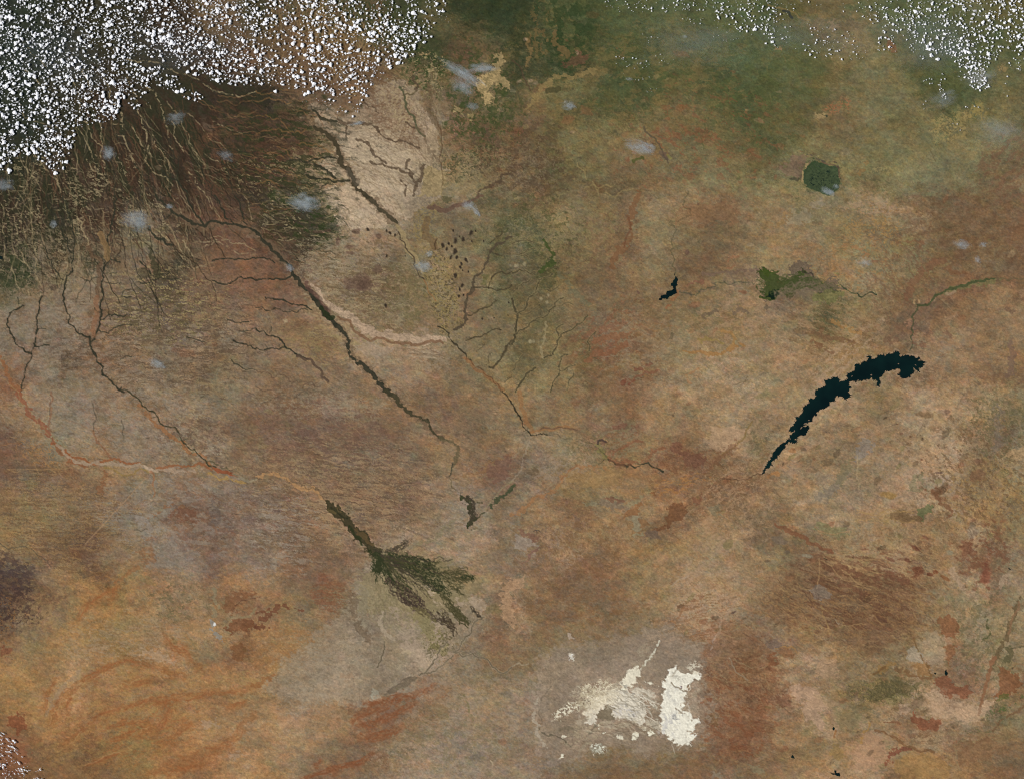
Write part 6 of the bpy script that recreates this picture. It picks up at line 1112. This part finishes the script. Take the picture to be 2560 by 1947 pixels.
def mat_isle():
    m = bpy.data.materials.new("island_soil"); m.use_nodes = True; nt = m.node_tree; b = nt.nodes["Principled BSDF"]
    n = nt.nodes.new("ShaderNodeTexNoise"); n.inputs["Scale"].default_value = 1.5; g = nt.nodes.new("ShaderNodeNewGeometry"); nt.links.new(g.outputs["Position"], n.inputs["Vector"])
    r = nt.nodes.new("ShaderNodeValToRGB"); nt.links.new(n.outputs["Fac"], r.inputs[0]); r.color_ramp.elements[0].color = (0.14, 0.09, 0.055, 1); r.color_ramp.elements[1].color = (0.26, 0.18, 0.12, 1)
    nt.links.new(r.outputs[0], b.inputs["Base Color"]); b.inputs["Roughness"].default_value = 1; b.inputs["Specular IOR Level"].default_value = 0
    return m
MI = mat_isle()
for k, (x, y, a, b, an) in enumerate(T_ for T_ in [(*T(3,2,[(320,268)])[0], 5, 1.6, -20), (*T(3,2,[(285,305)])[0], 4, 1.5, -50), (*T(3,2,[(225,335)])[0], 3.5, 1.2, -70), (*T(3,2,[(350,240)])[0], 2.5, 1.0, 10), (*T(3,2,[(350,92)])[0], 3, 1.2, -40),
      (*T(3,1,[(770,1580)])[0], 3.4, 1.0, -25), (*T(3,1,[(885,1535)])[0], 2.4, 1.6, 0), (*T(3,1,[(1118,1440)])[0], 2.0, 1.2, 20), (*T(3,1,[(720,1545)])[0], 2.6, 1.0, -30), (*T(3,2,[(190,400)])[0], 2.2, 1.0, -60), (*T(3,1,[(1265,1450)])[0], 2.6, 0.9, 30)]):
    P = [(x + a * math.cos(t) * math.cos(math.radians(an)) - b * math.sin(t) * math.sin(math.radians(an)), y + a * math.cos(t) * math.sin(math.radians(an)) + b * math.sin(t) * math.cos(math.radians(an))) for t in np.linspace(0, 6.283, 9)[:-1]]
    Q = fractal(P, 0.2, closed=True, minlen=1.2, seed=k)
    bm = bmesh.new(); lo = [bm.verts.new((*W2(px, py), 0.40)) for px, py in Q]; up = [bm.verts.new((*W2(x + (px - x) * 0.8, y + (py - y) * 0.8), 0.50)) for px, py in Q]
    n = len(Q)
    for i in range(n): bm.faces.new((lo[i], lo[(i + 1) % n], up[(i + 1) % n], up[i]))
    bm.faces.new(up); bmesh.ops.recalc_face_normals(bm, faces=bm.faces)
    me = bpy.data.meshes.new("island"); bm.to_mesh(me); bm.free()
    tag(link("island", me, MI), "small tan island in the long black reservoir lake", None, None, "structure")

# ------------------------------------------------------------------ cumulus clouds
def mat_cloud():
    m = bpy.data.materials.new("cloud_white"); m.use_nodes = True
    nt = m.node_tree; b = nt.nodes["Principled BSDF"]
    n = nt.nodes.new("ShaderNodeTexNoise"); n.inputs["Scale"].default_value = 0.8; n.inputs["Detail"].default_value = 3
    g = nt.nodes.new("ShaderNodeNewGeometry"); nt.links.new(g.outputs["Position"], n.inputs["Vector"])
    r = nt.nodes.new("ShaderNodeValToRGB"); nt.links.new(n.outputs["Fac"], r.inputs[0])
    r.color_ramp.elements[0].color = (0.87, 0.86, 0.85, 1); r.color_ramp.elements[1].color = (0.95, 0.94, 0.93, 1)
    nt.links.new(r.outputs[0], b.inputs["Base Color"])
    b.inputs["Roughness"].default_value = 1.0; b.inputs["Specular IOR Level"].default_value = 0.0
    return m
MC = mat_cloud()
def mat_thin():
    m = mat_cloud(); m.name = "thin_cloud"; nt = m.node_tree; b = nt.nodes["Principled BSDF"]; out = nt.nodes["Material Output"]
    t = nt.nodes.new("ShaderNodeBsdfTransparent"); mx = nt.nodes.new("ShaderNodeMixShader"); mx.inputs[0].default_value = 0.65
    nt.links.new(t.outputs[0], mx.inputs[1]); nt.links.new(b.outputs[0], mx.inputs[2]); nt.links.new(mx.outputs[0], out.inputs["Surface"])
    return m
MT = mat_thin()

def ico(sub):
    bm = bmesh.new(); bmesh.ops.create_icosphere(bm, subdivisions=sub, radius=1.0)
    v = np.array([x.co[:] for x in bm.verts]); f = np.array([[q.index for q in p.verts] for p in bm.faces]); bm.free()
    return v, f
ICO1, ICO2 = ico(1), ico(2)

def puff(r, n, base, rough=0.16):
    """one cumulus of unit radius: n billows packed together over a flat base"""
    vs, fs, off = [], [], 0
    spots = [(0, 0, 0.62)]
    el = r.uniform(0.65, 1.0); an = r.uniform(0, math.pi); ca, sa = math.cos(an), math.sin(an)
    for k in range(n - 1):
        a = r.uniform(0, 2 * math.pi); d = r.uniform(0.35, 0.85); q = r.uniform(0.20, 0.46)
        u, v = d * math.cos(a), d * math.sin(a) * el
        spots.append((u * ca - v * sa, u * sa + v * ca, q))
    for (x, y, q) in spots:
        v, f = base
        w = v * q * (1 + rough * r.standard_normal((len(v), 1)))
        w = w * np.array([1, 1, 0.62]) + np.array([x, y, q * 0.25 + r.uniform(0, 0.12)])
        w[:, 2] = np.maximum(w[:, 2], 0.0)
        vs.append(w); fs.append(f + off); off += len(v)
    return np.vstack(vs), np.vstack(fs)

def poly_in(x, y, P):
    c = False; n = len(P)
    for i in range(n):
        (x1, y1), (x2, y2) = P[i], P[(i + 1) % n]
        if (y1 > y) != (y2 > y) and x < (x2 - x1) * (y - y1) / (y2 - y1) + x1: c = not c
    return c

def S(f, tx, ty, pts): return T(tx, ty, pts)
UL_A = [(-20,-20)] + T(0,0,[(2190,-60)]) + T(1,0,[(1640,-60),(1640,20),(1540,200),(1480,300),(1400,390),(1330,470),(1220,545),(1040,610),(1010,700),(950,800),(890,960),(820,1000),(650,980),(640,930),(560,830),(420,800),(230,740),(130,740),(0,715)]) + \
       T(0,0,[(2190,715),(1950,715),(1860,705),(1740,660),(1640,610),(1500,560),(1390,500),(1290,490),(1100,470),(1040,520),(1200,545),(1330,560),(1480,640),(1560,740),(1700,800),(1760,870),(1690,880),(1560,780),(1440,760),(1300,730),(1270,860),(1240,910),(1140,920),(1080,850),(1010,900),(980,1030),(900,1010),(850,1080),(780,1090),(700,1080),(620,1110),(620,1230),(590,1330),(540,1440),(440,1480),(380,1400),(300,1310),(250,1330),(110,1330),(110,1440),(0,1500),(-60,1500)])
REG = [   # name, polygon, cloud count, size range (map pixels), brightness weight, gap
 ("ul", UL_A, 4700, (1.9, 7.4), 1.0),
 ("ul", T(1,0,[(350,860),(640,850),(640,980),(700,1060),(660,1060),(560,920),(360,890)]), 14, (1.2, 2.6), 1.0),
 ("ul", T(1,0,[(1000,600),(1140,640),(1180,690),(960,740)]), 16, (1.2, 2.4), 1.0),
 ("ul", T(1,0,[(1550,80),(1680,160),(1660,200),(1530,170)]), 10, (0.9, 1.6), 1.0),
 ("top", T(2,0,[(800,-30),(2190,-30),(2190,60),(1900,50),(1500,110),(1250,110),(1000,110),(850,100),(770,60)]), 130, (1.1, 3.0), 1.0),
 ("top", T(2,0,[(1700,60),(2250,20),(2250,400),(2100,420),(2150,300),(1900,260),(1750,160)]), 100, (1.6, 4.2), 1.0),
 ("top", T(2,0,[(1400,130),(1900,200),(2150,280),(1850,370),(1600,340),(1550,220)]), 46, (0.8, 2.0), 1.0),
 ("mid", T(2,0,[(820,530),(880,490),(1100,470),(1180,560),(1130,600),(900,580)]), 22, (1.0, 3.0), 1.0),
 ("mid", T(2,0,[(1220,460),(1400,470),(1400,540),(1260,560)]), 9, (0.8, 2.0), 1.0),
 ("mid", T(2,0,[(900,640),(1180,620),(1180,690),(960,700)]), 8, (0.9, 2.6), 1.0),
 ("mid", T(2,0,[(1030,280),(1140,290),(1260,320),(1180,390)]), 7, (0.8, 1.8), 1.0),
 ("mid", T(2,0,[(1100,770),(1260,760),(1200,810)]), 6, (0.7, 1.4), 1.0),
 ("tr", T(3,0,[(0,-30),(1150,-30),(1150,150),(800,120),(600,60),(300,60),(150,160),(200,400),(0,420)]), 110, (0.9, 2.4), 1.0),
 ("tr", T(3,0,[(200,430),(420,330),(780,360),(860,430),(800,520),(680,540),(560,500),(430,520),(300,480)]), 64, (1.0, 3.2), 1.0),
 ("tr", T(3,0,[(330,180),(480,230),(720,270),(740,340),(400,360),(330,260)]), 34, (1.0, 3.0), 1.0),
 ("tr", T(3,0,[(780,60),(1200,60),(1250,300),(1080,330),(1060,470),(930,450),(960,250),(820,160)]), 120, (1.4, 4.0), 1.0),
 ("tr", T(3,0,[(1180,-30),(1900,-30),(2200,-30),(2200,500),(2000,420),(1930,560),(1860,600),(1700,600),(1610,520),(1540,470),(1350,500),(1230,480),(1180,400)]), 620, (1.4, 4.6), 1.0),
 ("tr", T(3,0,[(1700,540),(1870,540),(1860,680),(1900,750),(1820,790),(1720,740)]), 66, (1.6, 4.4), 1.0),
 ("tr", T(3,0,[(1490,600),(1540,600),(1500,740),(1530,860),(1490,850),(1450,760)]), 18, (1.4, 3.2), 1.0),
 ("tr", T(3,0,[(1620,580),(1690,560),(1690,700),(1620,700)]), 8, (1.0, 2.8), 1.0),
 ("tr", T(3,0,[(1330,700),(1420,660),(1400,740),(1350,740)]), 6, (1.4, 3.8), 1.0),
 ("tr", T(3,0,[(2050,480),(2180,520),(2170,620),(2080,600)]), 16, (1.4, 3.8), 1.0),
 ("tr", T(3,0,[(1980,640),(2100,640),(2060,840),(2000,820)]), 6, (1.0, 3.0), 1.0),
 ("tr", T(3,0,[(1300,860),(1380,870),(1360,940),(1330,940)]), 4, (0.8, 1.6), 1.0),
 ("tr", T(3,0,[(1680,880),(1900,900),(1920,950),(1690,940)]), 6, (1.0, 3.0), 1.0),
 ("tr", T(3,0,[(1570,1055),(1650,1060),(1660,1120),(1630,1125)]), 5, (0.8, 2.4), 1.0),
 ("bl", T(0,3,[(-60,1240),(30,1270),(110,1360),(200,1520),(380,1620),(370,1700),(-60,1700)]), 120, (1.2, 4.2), 1.0),
]
rc = np.random.default_rng(5)
def gnoise(x, y, s, seed):
    return float(vnoise(np.array([x / s]), np.array([y / s]), seed)[0])
clouds = []
cellg = {}
for name, P, N, (r0, r1), wgt in REG:
    xs_ = [p[0] for p in P]; ys_ = [p[1] for p in P]
    placed = 0; tries = 0
    while placed < N and tries < N * 60:
        tries += 1
        x = rc.uniform(min(xs_), max(xs_)); y = rc.uniform(min(ys_), max(ys_))
        if not poly_in(x + (rc.normal(0, 5) if N > 100 else 0), y + (rc.normal(0, 5) if N > 100 else 0), P): continue
        g = gnoise(x * 0.55 + y * 0.5, (y * 0.8 - x * 0.45) * 1.9, 40, 301) + 0.8 * gnoise(x, y, 15, 302)
        if name in ("ul", "tr") and N > 100:
            if rc.random() > 0.68 + 0.22 * g: continue
            if name == "ul" and x > 640 and rc.random() < 0.30: continue
            if name == "ul" and y > 240 and x > 330 and rc.random() < 0.55: continue
            if name == "ul" and x < 640 and y > 330 and rc.random() < 0.12: continue
        t = rc.random()
        r = (r0 + (r1 - r0) * t ** 2.2) * (1 + 0.14 * g)
        if name == "ul":
            r *= 0.77
            if x > 800: r *= 0.96
            if y > 240 and x > 330: r *= 0.75
        if name == "top" and y < 25: r *= 0.9
        r = max(r, 0.7)
        ok = True; ci, cj = int(x // 10), int(y // 10)
        for a in (-1, 0, 1):
            for b in (-1, 0, 1):
                for (qx, qy, qr) in cellg.get((ci + a, cj + b), ()):
                    if (qx - x) ** 2 + (qy - y) ** 2 < (0.80 * (qr + r)) ** 2: ok = False
        if not ok: continue
        cellg.setdefault((ci, cj), []).append((x, y, r))
        clouds.append([x, y, r, name]); placed += 1
big_spots = T(0,0,[(90,150),(235,150),(15,200),(130,235),(150,320),(60,440),(20,460),(80,650),(60,740),(680,340),(560,110),(1450,310),(1700,380),(1390,270),(1360,170),(1230,600),(1290,590),(190,1250),(130,1320),(500,250),(960,320)]) + \
            T(1,0,[(400,390),(480,510),(30,510),(480,440),(540,410),(690,430),(330,250),(1120,210),(1350,120),(1340,280),(1050,520),(500,720),(160,145),(630,390)]) + \
            T(3,0,[(1340,310),(1450,330),(1360,400),(1500,330),(1970,230),(1920,400),(1250,280),(1800,755),(1780,590)])
for x, y in big_spots: clouds.append([x, y, rc.uniform(4.6, 6.6) if x < 1200 else rc.uniform(3.6, 4.6), "ul" if x < 1200 else "tr"])
inview = [c for c in clouds if -2 < c[0] < 2562 and -2 < c[1] < 1949]
inview.sort(key=lambda c: -c[2])
indiv = inview[:300]
ids = {id(c) for c in indiv}
rest = [c for c in clouds if id(c) not in ids]

def cloud_z(name): return 2.2 if name != "bl" else 2.6
# 300 largest: things of their own, copies of a dozen shapes
protos = []
for k in range(14):
    rr = np.random.default_rng(700 + k)
    v, f = puff(rr, 9 + k % 5, ICO2, 0.10)
    me = bpy.data.meshes.new("cloud"); fill_mesh(me, v, f); me.materials.append(MC)
    protos.append(me)
strk = []
for k in range(5):
    rr = np.random.default_rng(760 + k)
    v, f = puff(rr, 6, ICO2, 0.10)
    v = v * np.array([2.3, 0.75, 0.7])
    me = bpy.data.meshes.new("cloud"); fill_mesh(me, v, f); me.materials.append(MC)
    strk.append(me)

def size_word(r): return "broad lumpy" if r > 5.6 else "large puffy" if r > 4.9 else "round puffy" if r > 4.4 else "mid-sized puffy"
ONES = "zero one two three four five six seven eight nine ten eleven twelve thirteen fourteen fifteen sixteen seventeen eighteen nineteen".split()
TENS = "x x twenty thirty forty fifty sixty seventy eighty ninety hundred".split()
def words(n):
    if n < 20: return ONES[n]
    return TENS[n // 10] + ("-" + ONES[n % 10] if n % 10 else "")
def pct(x, y): return f"{words(int(round(x / 25.6)))} percent across, {words(int(round(max(y, 0) / 19.47)))} percent down"
LANDS = {"ul": "dark woods", "top": "hazy green land", "mid": "hazy green land", "tr": "green farmland", "bl": "red land"}
def land(x, y, n):
    if n == "ul": return "brown plain" if x > 560 else "dark woods"
    if n == "tr": return "tan farmland" if x < 2230 else "green woods"
    return LANDS[n]
GRP = {"ul": "white clouds of the upper left field", "top": "white clouds along the top edge", "mid": "white clouds along the top edge",
       "tr": "white clouds of the upper right field", "bl": "streaky white clouds in the lower left corner"}
labs = {}
for c in indiv:
    x, y, r, name = c
    base = f"{'long streaky' if name == 'bl' else size_word(r)} white cloud over {land(x, y, name)}, {pct(x, y)}"
    labs.setdefault(base, []).append(c)
final = {}
for base, cs in labs.items():
    if len(cs) == 1: final[id(cs[0])] = base; continue
    dx = max(q[0] for q in cs) - min(q[0] for q in cs); dy = max(q[1] for q in cs) - min(q[1] for q in cs)
    cs.sort(key=lambda q: q[0] if dx > dy else q[1])
    w = (["left", "right"] if dx > dy else ["upper", "lower"]) if len(cs) == 2 else (["left", "middle", "right"] if dx > dy else ["upper", "middle", "lower"])
    for k, q in enumerate(cs): final[id(q)] = f"{w[min(k, len(w) - 1)]} {base}"
for c in indiv:
    x, y, r, name = c
    o = bpy.data.objects.new("cloud", strk[int(rc.integers(5))] if name == "bl" else protos[int(rc.integers(14))])
    scene.collection.objects.link(o)
    X, Y = W2(x, y)
    o.location = (X, Y, cloud_z(name) + rc.uniform(-0.15, 0.2))
    o.rotation_euler = (0, 0, rc.uniform(0, 6.28) if name != "bl" else math.radians(-34 + rc.uniform(-8, 8)))
    s = r * KM * 1.08
    o.scale = (s * rc.uniform(0.88, 1.15), s * rc.uniform(0.88, 1.15), s * 0.8)
    tag(o, final[id(c)], "cloud", GRP[name])
# the thousands of smaller ones: one object
def pmesh(n, base, seed): return puff(np.random.default_rng(seed), n, base, 0.12)
small = [pmesh(5, ICO1, 800 + k) for k in range(10)]; tiny = [pmesh(2, ICO1, 830 + k) for k in range(6)]; midc = [pmesh(8, ICO1, 850 + k) for k in range(10)]
V, F, off, MI_ = [], [], 0, []
for x, y, r, name in rest:
    v, f = (tiny[int(rc.integers(6))] if r < 1.5 else small[int(rc.integers(10))] if r < 2.7 else midc[int(rc.integers(10))])
    a = rc.uniform(0, 6.28); s = r * KM * 1.08; sx, sy = s * rc.uniform(0.75, 1.25), s * rc.uniform(0.75, 1.25)
    if name == "bl": a = math.radians(-34 + rc.uniform(-10, 10)); sx *= 1.9; sy *= 0.7
    w = v * np.array([sx, sy, s * 0.75])
    ca, sa = math.cos(a), math.sin(a)
    X, Y = W2(x, y)
    zz = cloud_z(name) + rc.uniform(-0.25, 0.15)
    V.append(np.stack([w[:, 0] * ca - w[:, 1] * sa + X, w[:, 0] * sa + w[:, 1] * ca + Y, w[:, 2] + zz], -1)); F.append(f + off); off += len(v); MI_.append(np.full(len(f), 1 if (r < 2.0 or rc.random() < 0.15) else 0, np.int32))
small_clouds = link("small_clouds", fill_mesh(bpy.data.meshes.new("small_clouds"), np.vstack(V), np.vstack(F)), MC)
small_clouds.data.materials.append(MT); small_clouds.data.polygons.foreach_set("material_index", np.concatenate(MI_))
tag(small_clouds, "thousands of small white cloud puffs scattered between the larger clouds", "clouds", None, "stuff")
print("clouds", len(clouds), "in view", len(inview), "smallest single", indiv[-1][2])

# ------------------------------------------------------------------ smoke from bush fires: thin drifting volumes
def mat_smoke(seed, dens, ns, thr, col=(0.90, 0.97, 0.98)):
    m = bpy.data.materials.new("smoke"); m.use_nodes = True
    nt = m.node_tree
    for n in list(nt.nodes):
        if n.type != 'OUTPUT_MATERIAL': nt.nodes.remove(n)
    out = [n for n in nt.nodes if n.type == 'OUTPUT_MATERIAL'][0]
    pv = nt.nodes.new("ShaderNodeVolumePrincipled"); pv.inputs["Color"].default_value = (*col, 1); pv.inputs["Anisotropy"].default_value = 0.0
    tc = nt.nodes.new("ShaderNodeTexCoord")
    mp = nt.nodes.new("ShaderNodeMapping"); mp.inputs["Location"].default_value = (seed * 3.1, seed * 1.7, 0)
    nt.links.new(tc.outputs["Object"], mp.inputs["Vector"])
    no = nt.nodes.new("ShaderNodeTexNoise"); no.inputs["Scale"].default_value = ns; no.inputs["Detail"].default_value = 5; no.inputs["Roughness"].default_value = 0.62; no.inputs["Distortion"].default_value = 0.6
    nt.links.new(mp.outputs[0], no.inputs["Vector"])
    n2 = nt.nodes.new("ShaderNodeTexNoise"); n2.inputs["Scale"].default_value = 1.7; n2.inputs["Detail"].default_value = 4; n2.inputs["Roughness"].default_value = 0.65
    nt.links.new(mp.outputs[0], n2.inputs["Vector"])
    sb = nt.nodes.new("ShaderNodeVectorMath"); sb.operation = 'SUBTRACT'; nt.links.new(n2.outputs["Color"], sb.inputs[0]); sb.inputs[1].default_value = (0.5, 0.5, 0.5)
    sc_ = nt.nodes.new("ShaderNodeVectorMath"); sc_.operation = 'SCALE'; nt.links.new(sb.outputs[0], sc_.inputs[0]); sc_.inputs["Scale"].default_value = 2.1
    ad = nt.nodes.new("ShaderNodeVectorMath"); ad.operation = 'ADD'; nt.links.new(tc.outputs["Object"], ad.inputs[0]); nt.links.new(sc_.outputs[0], ad.inputs[1])
    ln = nt.nodes.new("ShaderNodeVectorMath"); ln.operation = 'LENGTH'; nt.links.new(ad.outputs[0], ln.inputs[0])
    fall = nt.nodes.new("ShaderNodeMapRange"); fall.inputs[1].default_value = 0.85; fall.inputs[2].default_value = 0.1; fall.inputs[3].default_value = 0; fall.inputs[4].default_value = 1
    nt.links.new(ln.outputs["Value"], fall.inputs[0])
    th = nt.nodes.new("ShaderNodeMapRange"); th.inputs[1].default_value = thr; th.inputs[2].default_value = thr + 0.28; th.inputs[3].default_value = 0; th.inputs[4].default_value = 1
    nt.links.new(no.outputs["Fac"], th.inputs[0])
    sx_ = nt.nodes.new("ShaderNodeSeparateXYZ"); nt.links.new(ad.outputs[0], sx_.inputs[0])
    hd = nt.nodes.new("ShaderNodeMapRange"); hd.inputs[1].default_value = -0.7; hd.inputs[2].default_value = 0.6; hd.inputs[3].default_value = 0.25; hd.inputs[4].default_value = 1.5
    nt.links.new(sx_.outputs[0], hd.inputs[0])
    hm = nt.nodes.new("ShaderNodeMath"); hm.operation = 'MULTIPLY'; nt.links.new(fall.outputs[0], hm.inputs[0]); nt.links.new(hd.outputs[0], hm.inputs[1]); fall = hm
    a = nt.nodes.new("ShaderNodeMath"); a.operation = 'MULTIPLY'; nt.links.new(fall.outputs[0], a.inputs[0]); nt.links.new(th.outputs[0], a.inputs[1])
    b = nt.nodes.new("ShaderNodeMath"); b.operation = 'MULTIPLY'; nt.links.new(a.outputs[0], b.inputs[0]); b.inputs[1].default_value = dens
    nt.links.new(b.outputs[0], pv.inputs["Density"])
    nt.links.new(pv.outputs[0], out.inputs["Volume"])
    return m
SMK = [ # x, y, half length, half width, angle, density, label
 (*T(1,0,[(1760,625)])[0], 52, 11, 32, 3.0, "long pale smoke plume trailing left over the tan clearings"),
 (*T(1,0,[(1930,590)])[0], 34, 11, -4, 2.6, "bright smoke plume beside the top of the tan clearings"),
 (*T(1,0,[(1760,740)])[0], 30, 17, 25, 1.4, "bluish smoke haze below the two long smoke plumes"),
 (*T(1,0,[(1850,915)])[0], 16, 8, 10, 1.2, "faint smoke wisp beneath the tan clearings"),
 (*T(1,0,[(860,1062)])[0], 18, 4, -10, 2.2, "thin smoke streak over the upper dark valley of the grass plain"),
 (*T(0,0,[(925,1310)])[0], 17, 15, 60, 2.3, "blue-white smoke puff among the pale headwater valleys"),
 (*T(0,0,[(1495,1015)])[0], 22, 14, -10, 1.1, "dim smoke over the upper headwater valleys"),
 (*T(0,0,[(1930,1330)])[0], 18, 12, 30, 0.8, "dim smoke above the dark red plain"),
 (*T(0,0,[(30,1590)])[0], 24, 14, 0, 1.3, "blue smoke patch at the left edge under the clouds"),
 (*T(0,1,[(1160,215)])[0], 34, 22, 18, 1.9, "wide pale smoke cloud left of the red plain"),
 (*T(0,1,[(458,245)])[0], 8, 9, 0, 1.7, "small blue smoke puff among dark valleys at the left"),
 (*T(0,1,[(1445,92)])[0], 10, 6, 10, 1.5, "small smoke puff on the dark river above the red plain"),
 (*T(0,1,[(1340,1435)])[0], 19, 10, 25, 2.0, "small white smoke plume on the streaked lower left plain"),
 (*T(1,1,[(400,62)])[0], 33, 20, 5, 2.9, "dense white smoke cloud over the dark green woods"),
 (*T(1,1,[(1820,80)])[0], 18, 9, 20, 2.0, "grey smoke over the brown band right of the grass plain"),
 (*T(1,1,[(1890,140)])[0], 12, 6, 55, 2.4, "short white smoke streak above the dark pans"),
 (*T(1,1,[(1415,605)])[0], 23, 13, 5, 1.9, "blue smoke puff on the pale narrow valley"),
 (*T(1,1,[(1480,500)])[0], 9, 8, 0, 1.7, "tiny smoke puff above the blue one on the valley"),
 (*T(1,1,[(285,615)])[0], 11, 8, 50, 1.8, "small smoke wisp on the main dark river"),
 (*T(2,0,[(480,905)])[0], 18, 10, 12, 2.0, "small pale smoke plume over brown scrub near the top"),
 (*T(2,0,[(1090,1265)])[0], 33, 15, 14, 2.5, "bluish white smoke plume beside the dark narrow valley"),
 (*T(2,0,[(1480,318)])[0], 7, 4, 0, 1.2, "tiny faint smoke wisp over hazy green land"),
 (*T(2,0,[(1000,680)])[0], 9, 4, 0, 1.3, "faint smoke wisp under the scattered small clouds"),
 (*T(3,0,[(505,1640)])[0], 17, 8, 20, 2.4, "white smoke over the lower end of the round green swamp"),
 (*T(3,0,[(580,1600)])[0], 7, 6, 0, 1.7, "small smoke wisp at the right rim of the round green swamp"),
 (*T(3,0,[(1780,680)])[0], 40, 26, 0, 0.7, "grey-blue smoke haze under the tail of the upper right clouds"),
 (*T(3,0,[(1480,860)])[0], 34, 20, -15, 0.7, "grey-blue smoke haze left of the tail of the upper right clouds"),
 (*T(3,0,[(1950,1120)])[0], 50, 26, 10, 0.55, "faint bluish smoke haze near the right edge"),
 (*T(3,1,[(815,570)])[0], 19, 12, 10, 1.2, "pale lilac smoke patch above the green farm fields"),
 (*T(3,1,[(1655,415)])[0], 20, 10, 15, 1.9, "pale lilac smoke plume over the red-brown hills"),
 (*T(3,1,[(1840,420)])[0], 10, 6, 0, 1.6, "small lilac smoke puff right of the larger lilac plume"),
 (*T(3,1,[(1795,545)])[0], 9, 7, 60, 1.6, "small lilac smoke puff below the larger lilac plume"),
]
for i, (x, y, a, b, ang, d, lab) in enumerate(SMK):
    v, f = ICO2
    me = bpy.data.meshes.new("smoke_plume"); fill_mesh(me, v, f)
    me.materials.append(mat_smoke(i + 1, d * 1.0, 3.0, 0.38))
    o = bpy.data.objects.new("smoke_plume", me); scene.collection.objects.link(o)
    X, Y = W2(x, y)
    o.location = (X, Y, 1.3); o.scale = (a * KM * 1.5, b * KM * 1.5, 0.95); o.rotation_euler = (0, 0, -math.radians(ang))
    tag(o, lab, "smoke plume", "smoke plumes from bush fires")

# thin grey-blue air between the clouds
for i, (x, y, a, b, ang, d) in enumerate([(120, 140, 190, 120, 20, 0.10), (420, 130, 220, 90, 0, 0.06), (2320, 110, 220, 110, 10, 0.20), (2000, 90, 230, 70, 0, 0.16), (1700, 110, 240, 80, 0, 0.14), (2480, 330, 110, 70, 0, 0.12)]):
    v, f = ICO2
    me = bpy.data.meshes.new("haze"); fill_mesh(me, v, f); me.materials.append(mat_smoke(60 + i, d, 1.6, 0.30, (0.80, 0.92, 1.0)))
    o = bpy.data.objects.new("haze", me); scene.collection.objects.link(o)
    X, Y = W2(x, y); o.location = (X, Y, 1.0); o.scale = (a * KM, b * KM, 0.9); o.rotation_euler = (0, 0, -math.radians(ang))
    tag(o, "thin grey-blue haze hanging between the clouds", None, None, "stuff")

scene.cycles.use_denoising = False
scene.cycles.filter_width = 1.15
scene.cycles.volume_bounces = 1
scene.cycles.max_bounces = 4
scene.cycles.volume_step_rate = 1.0
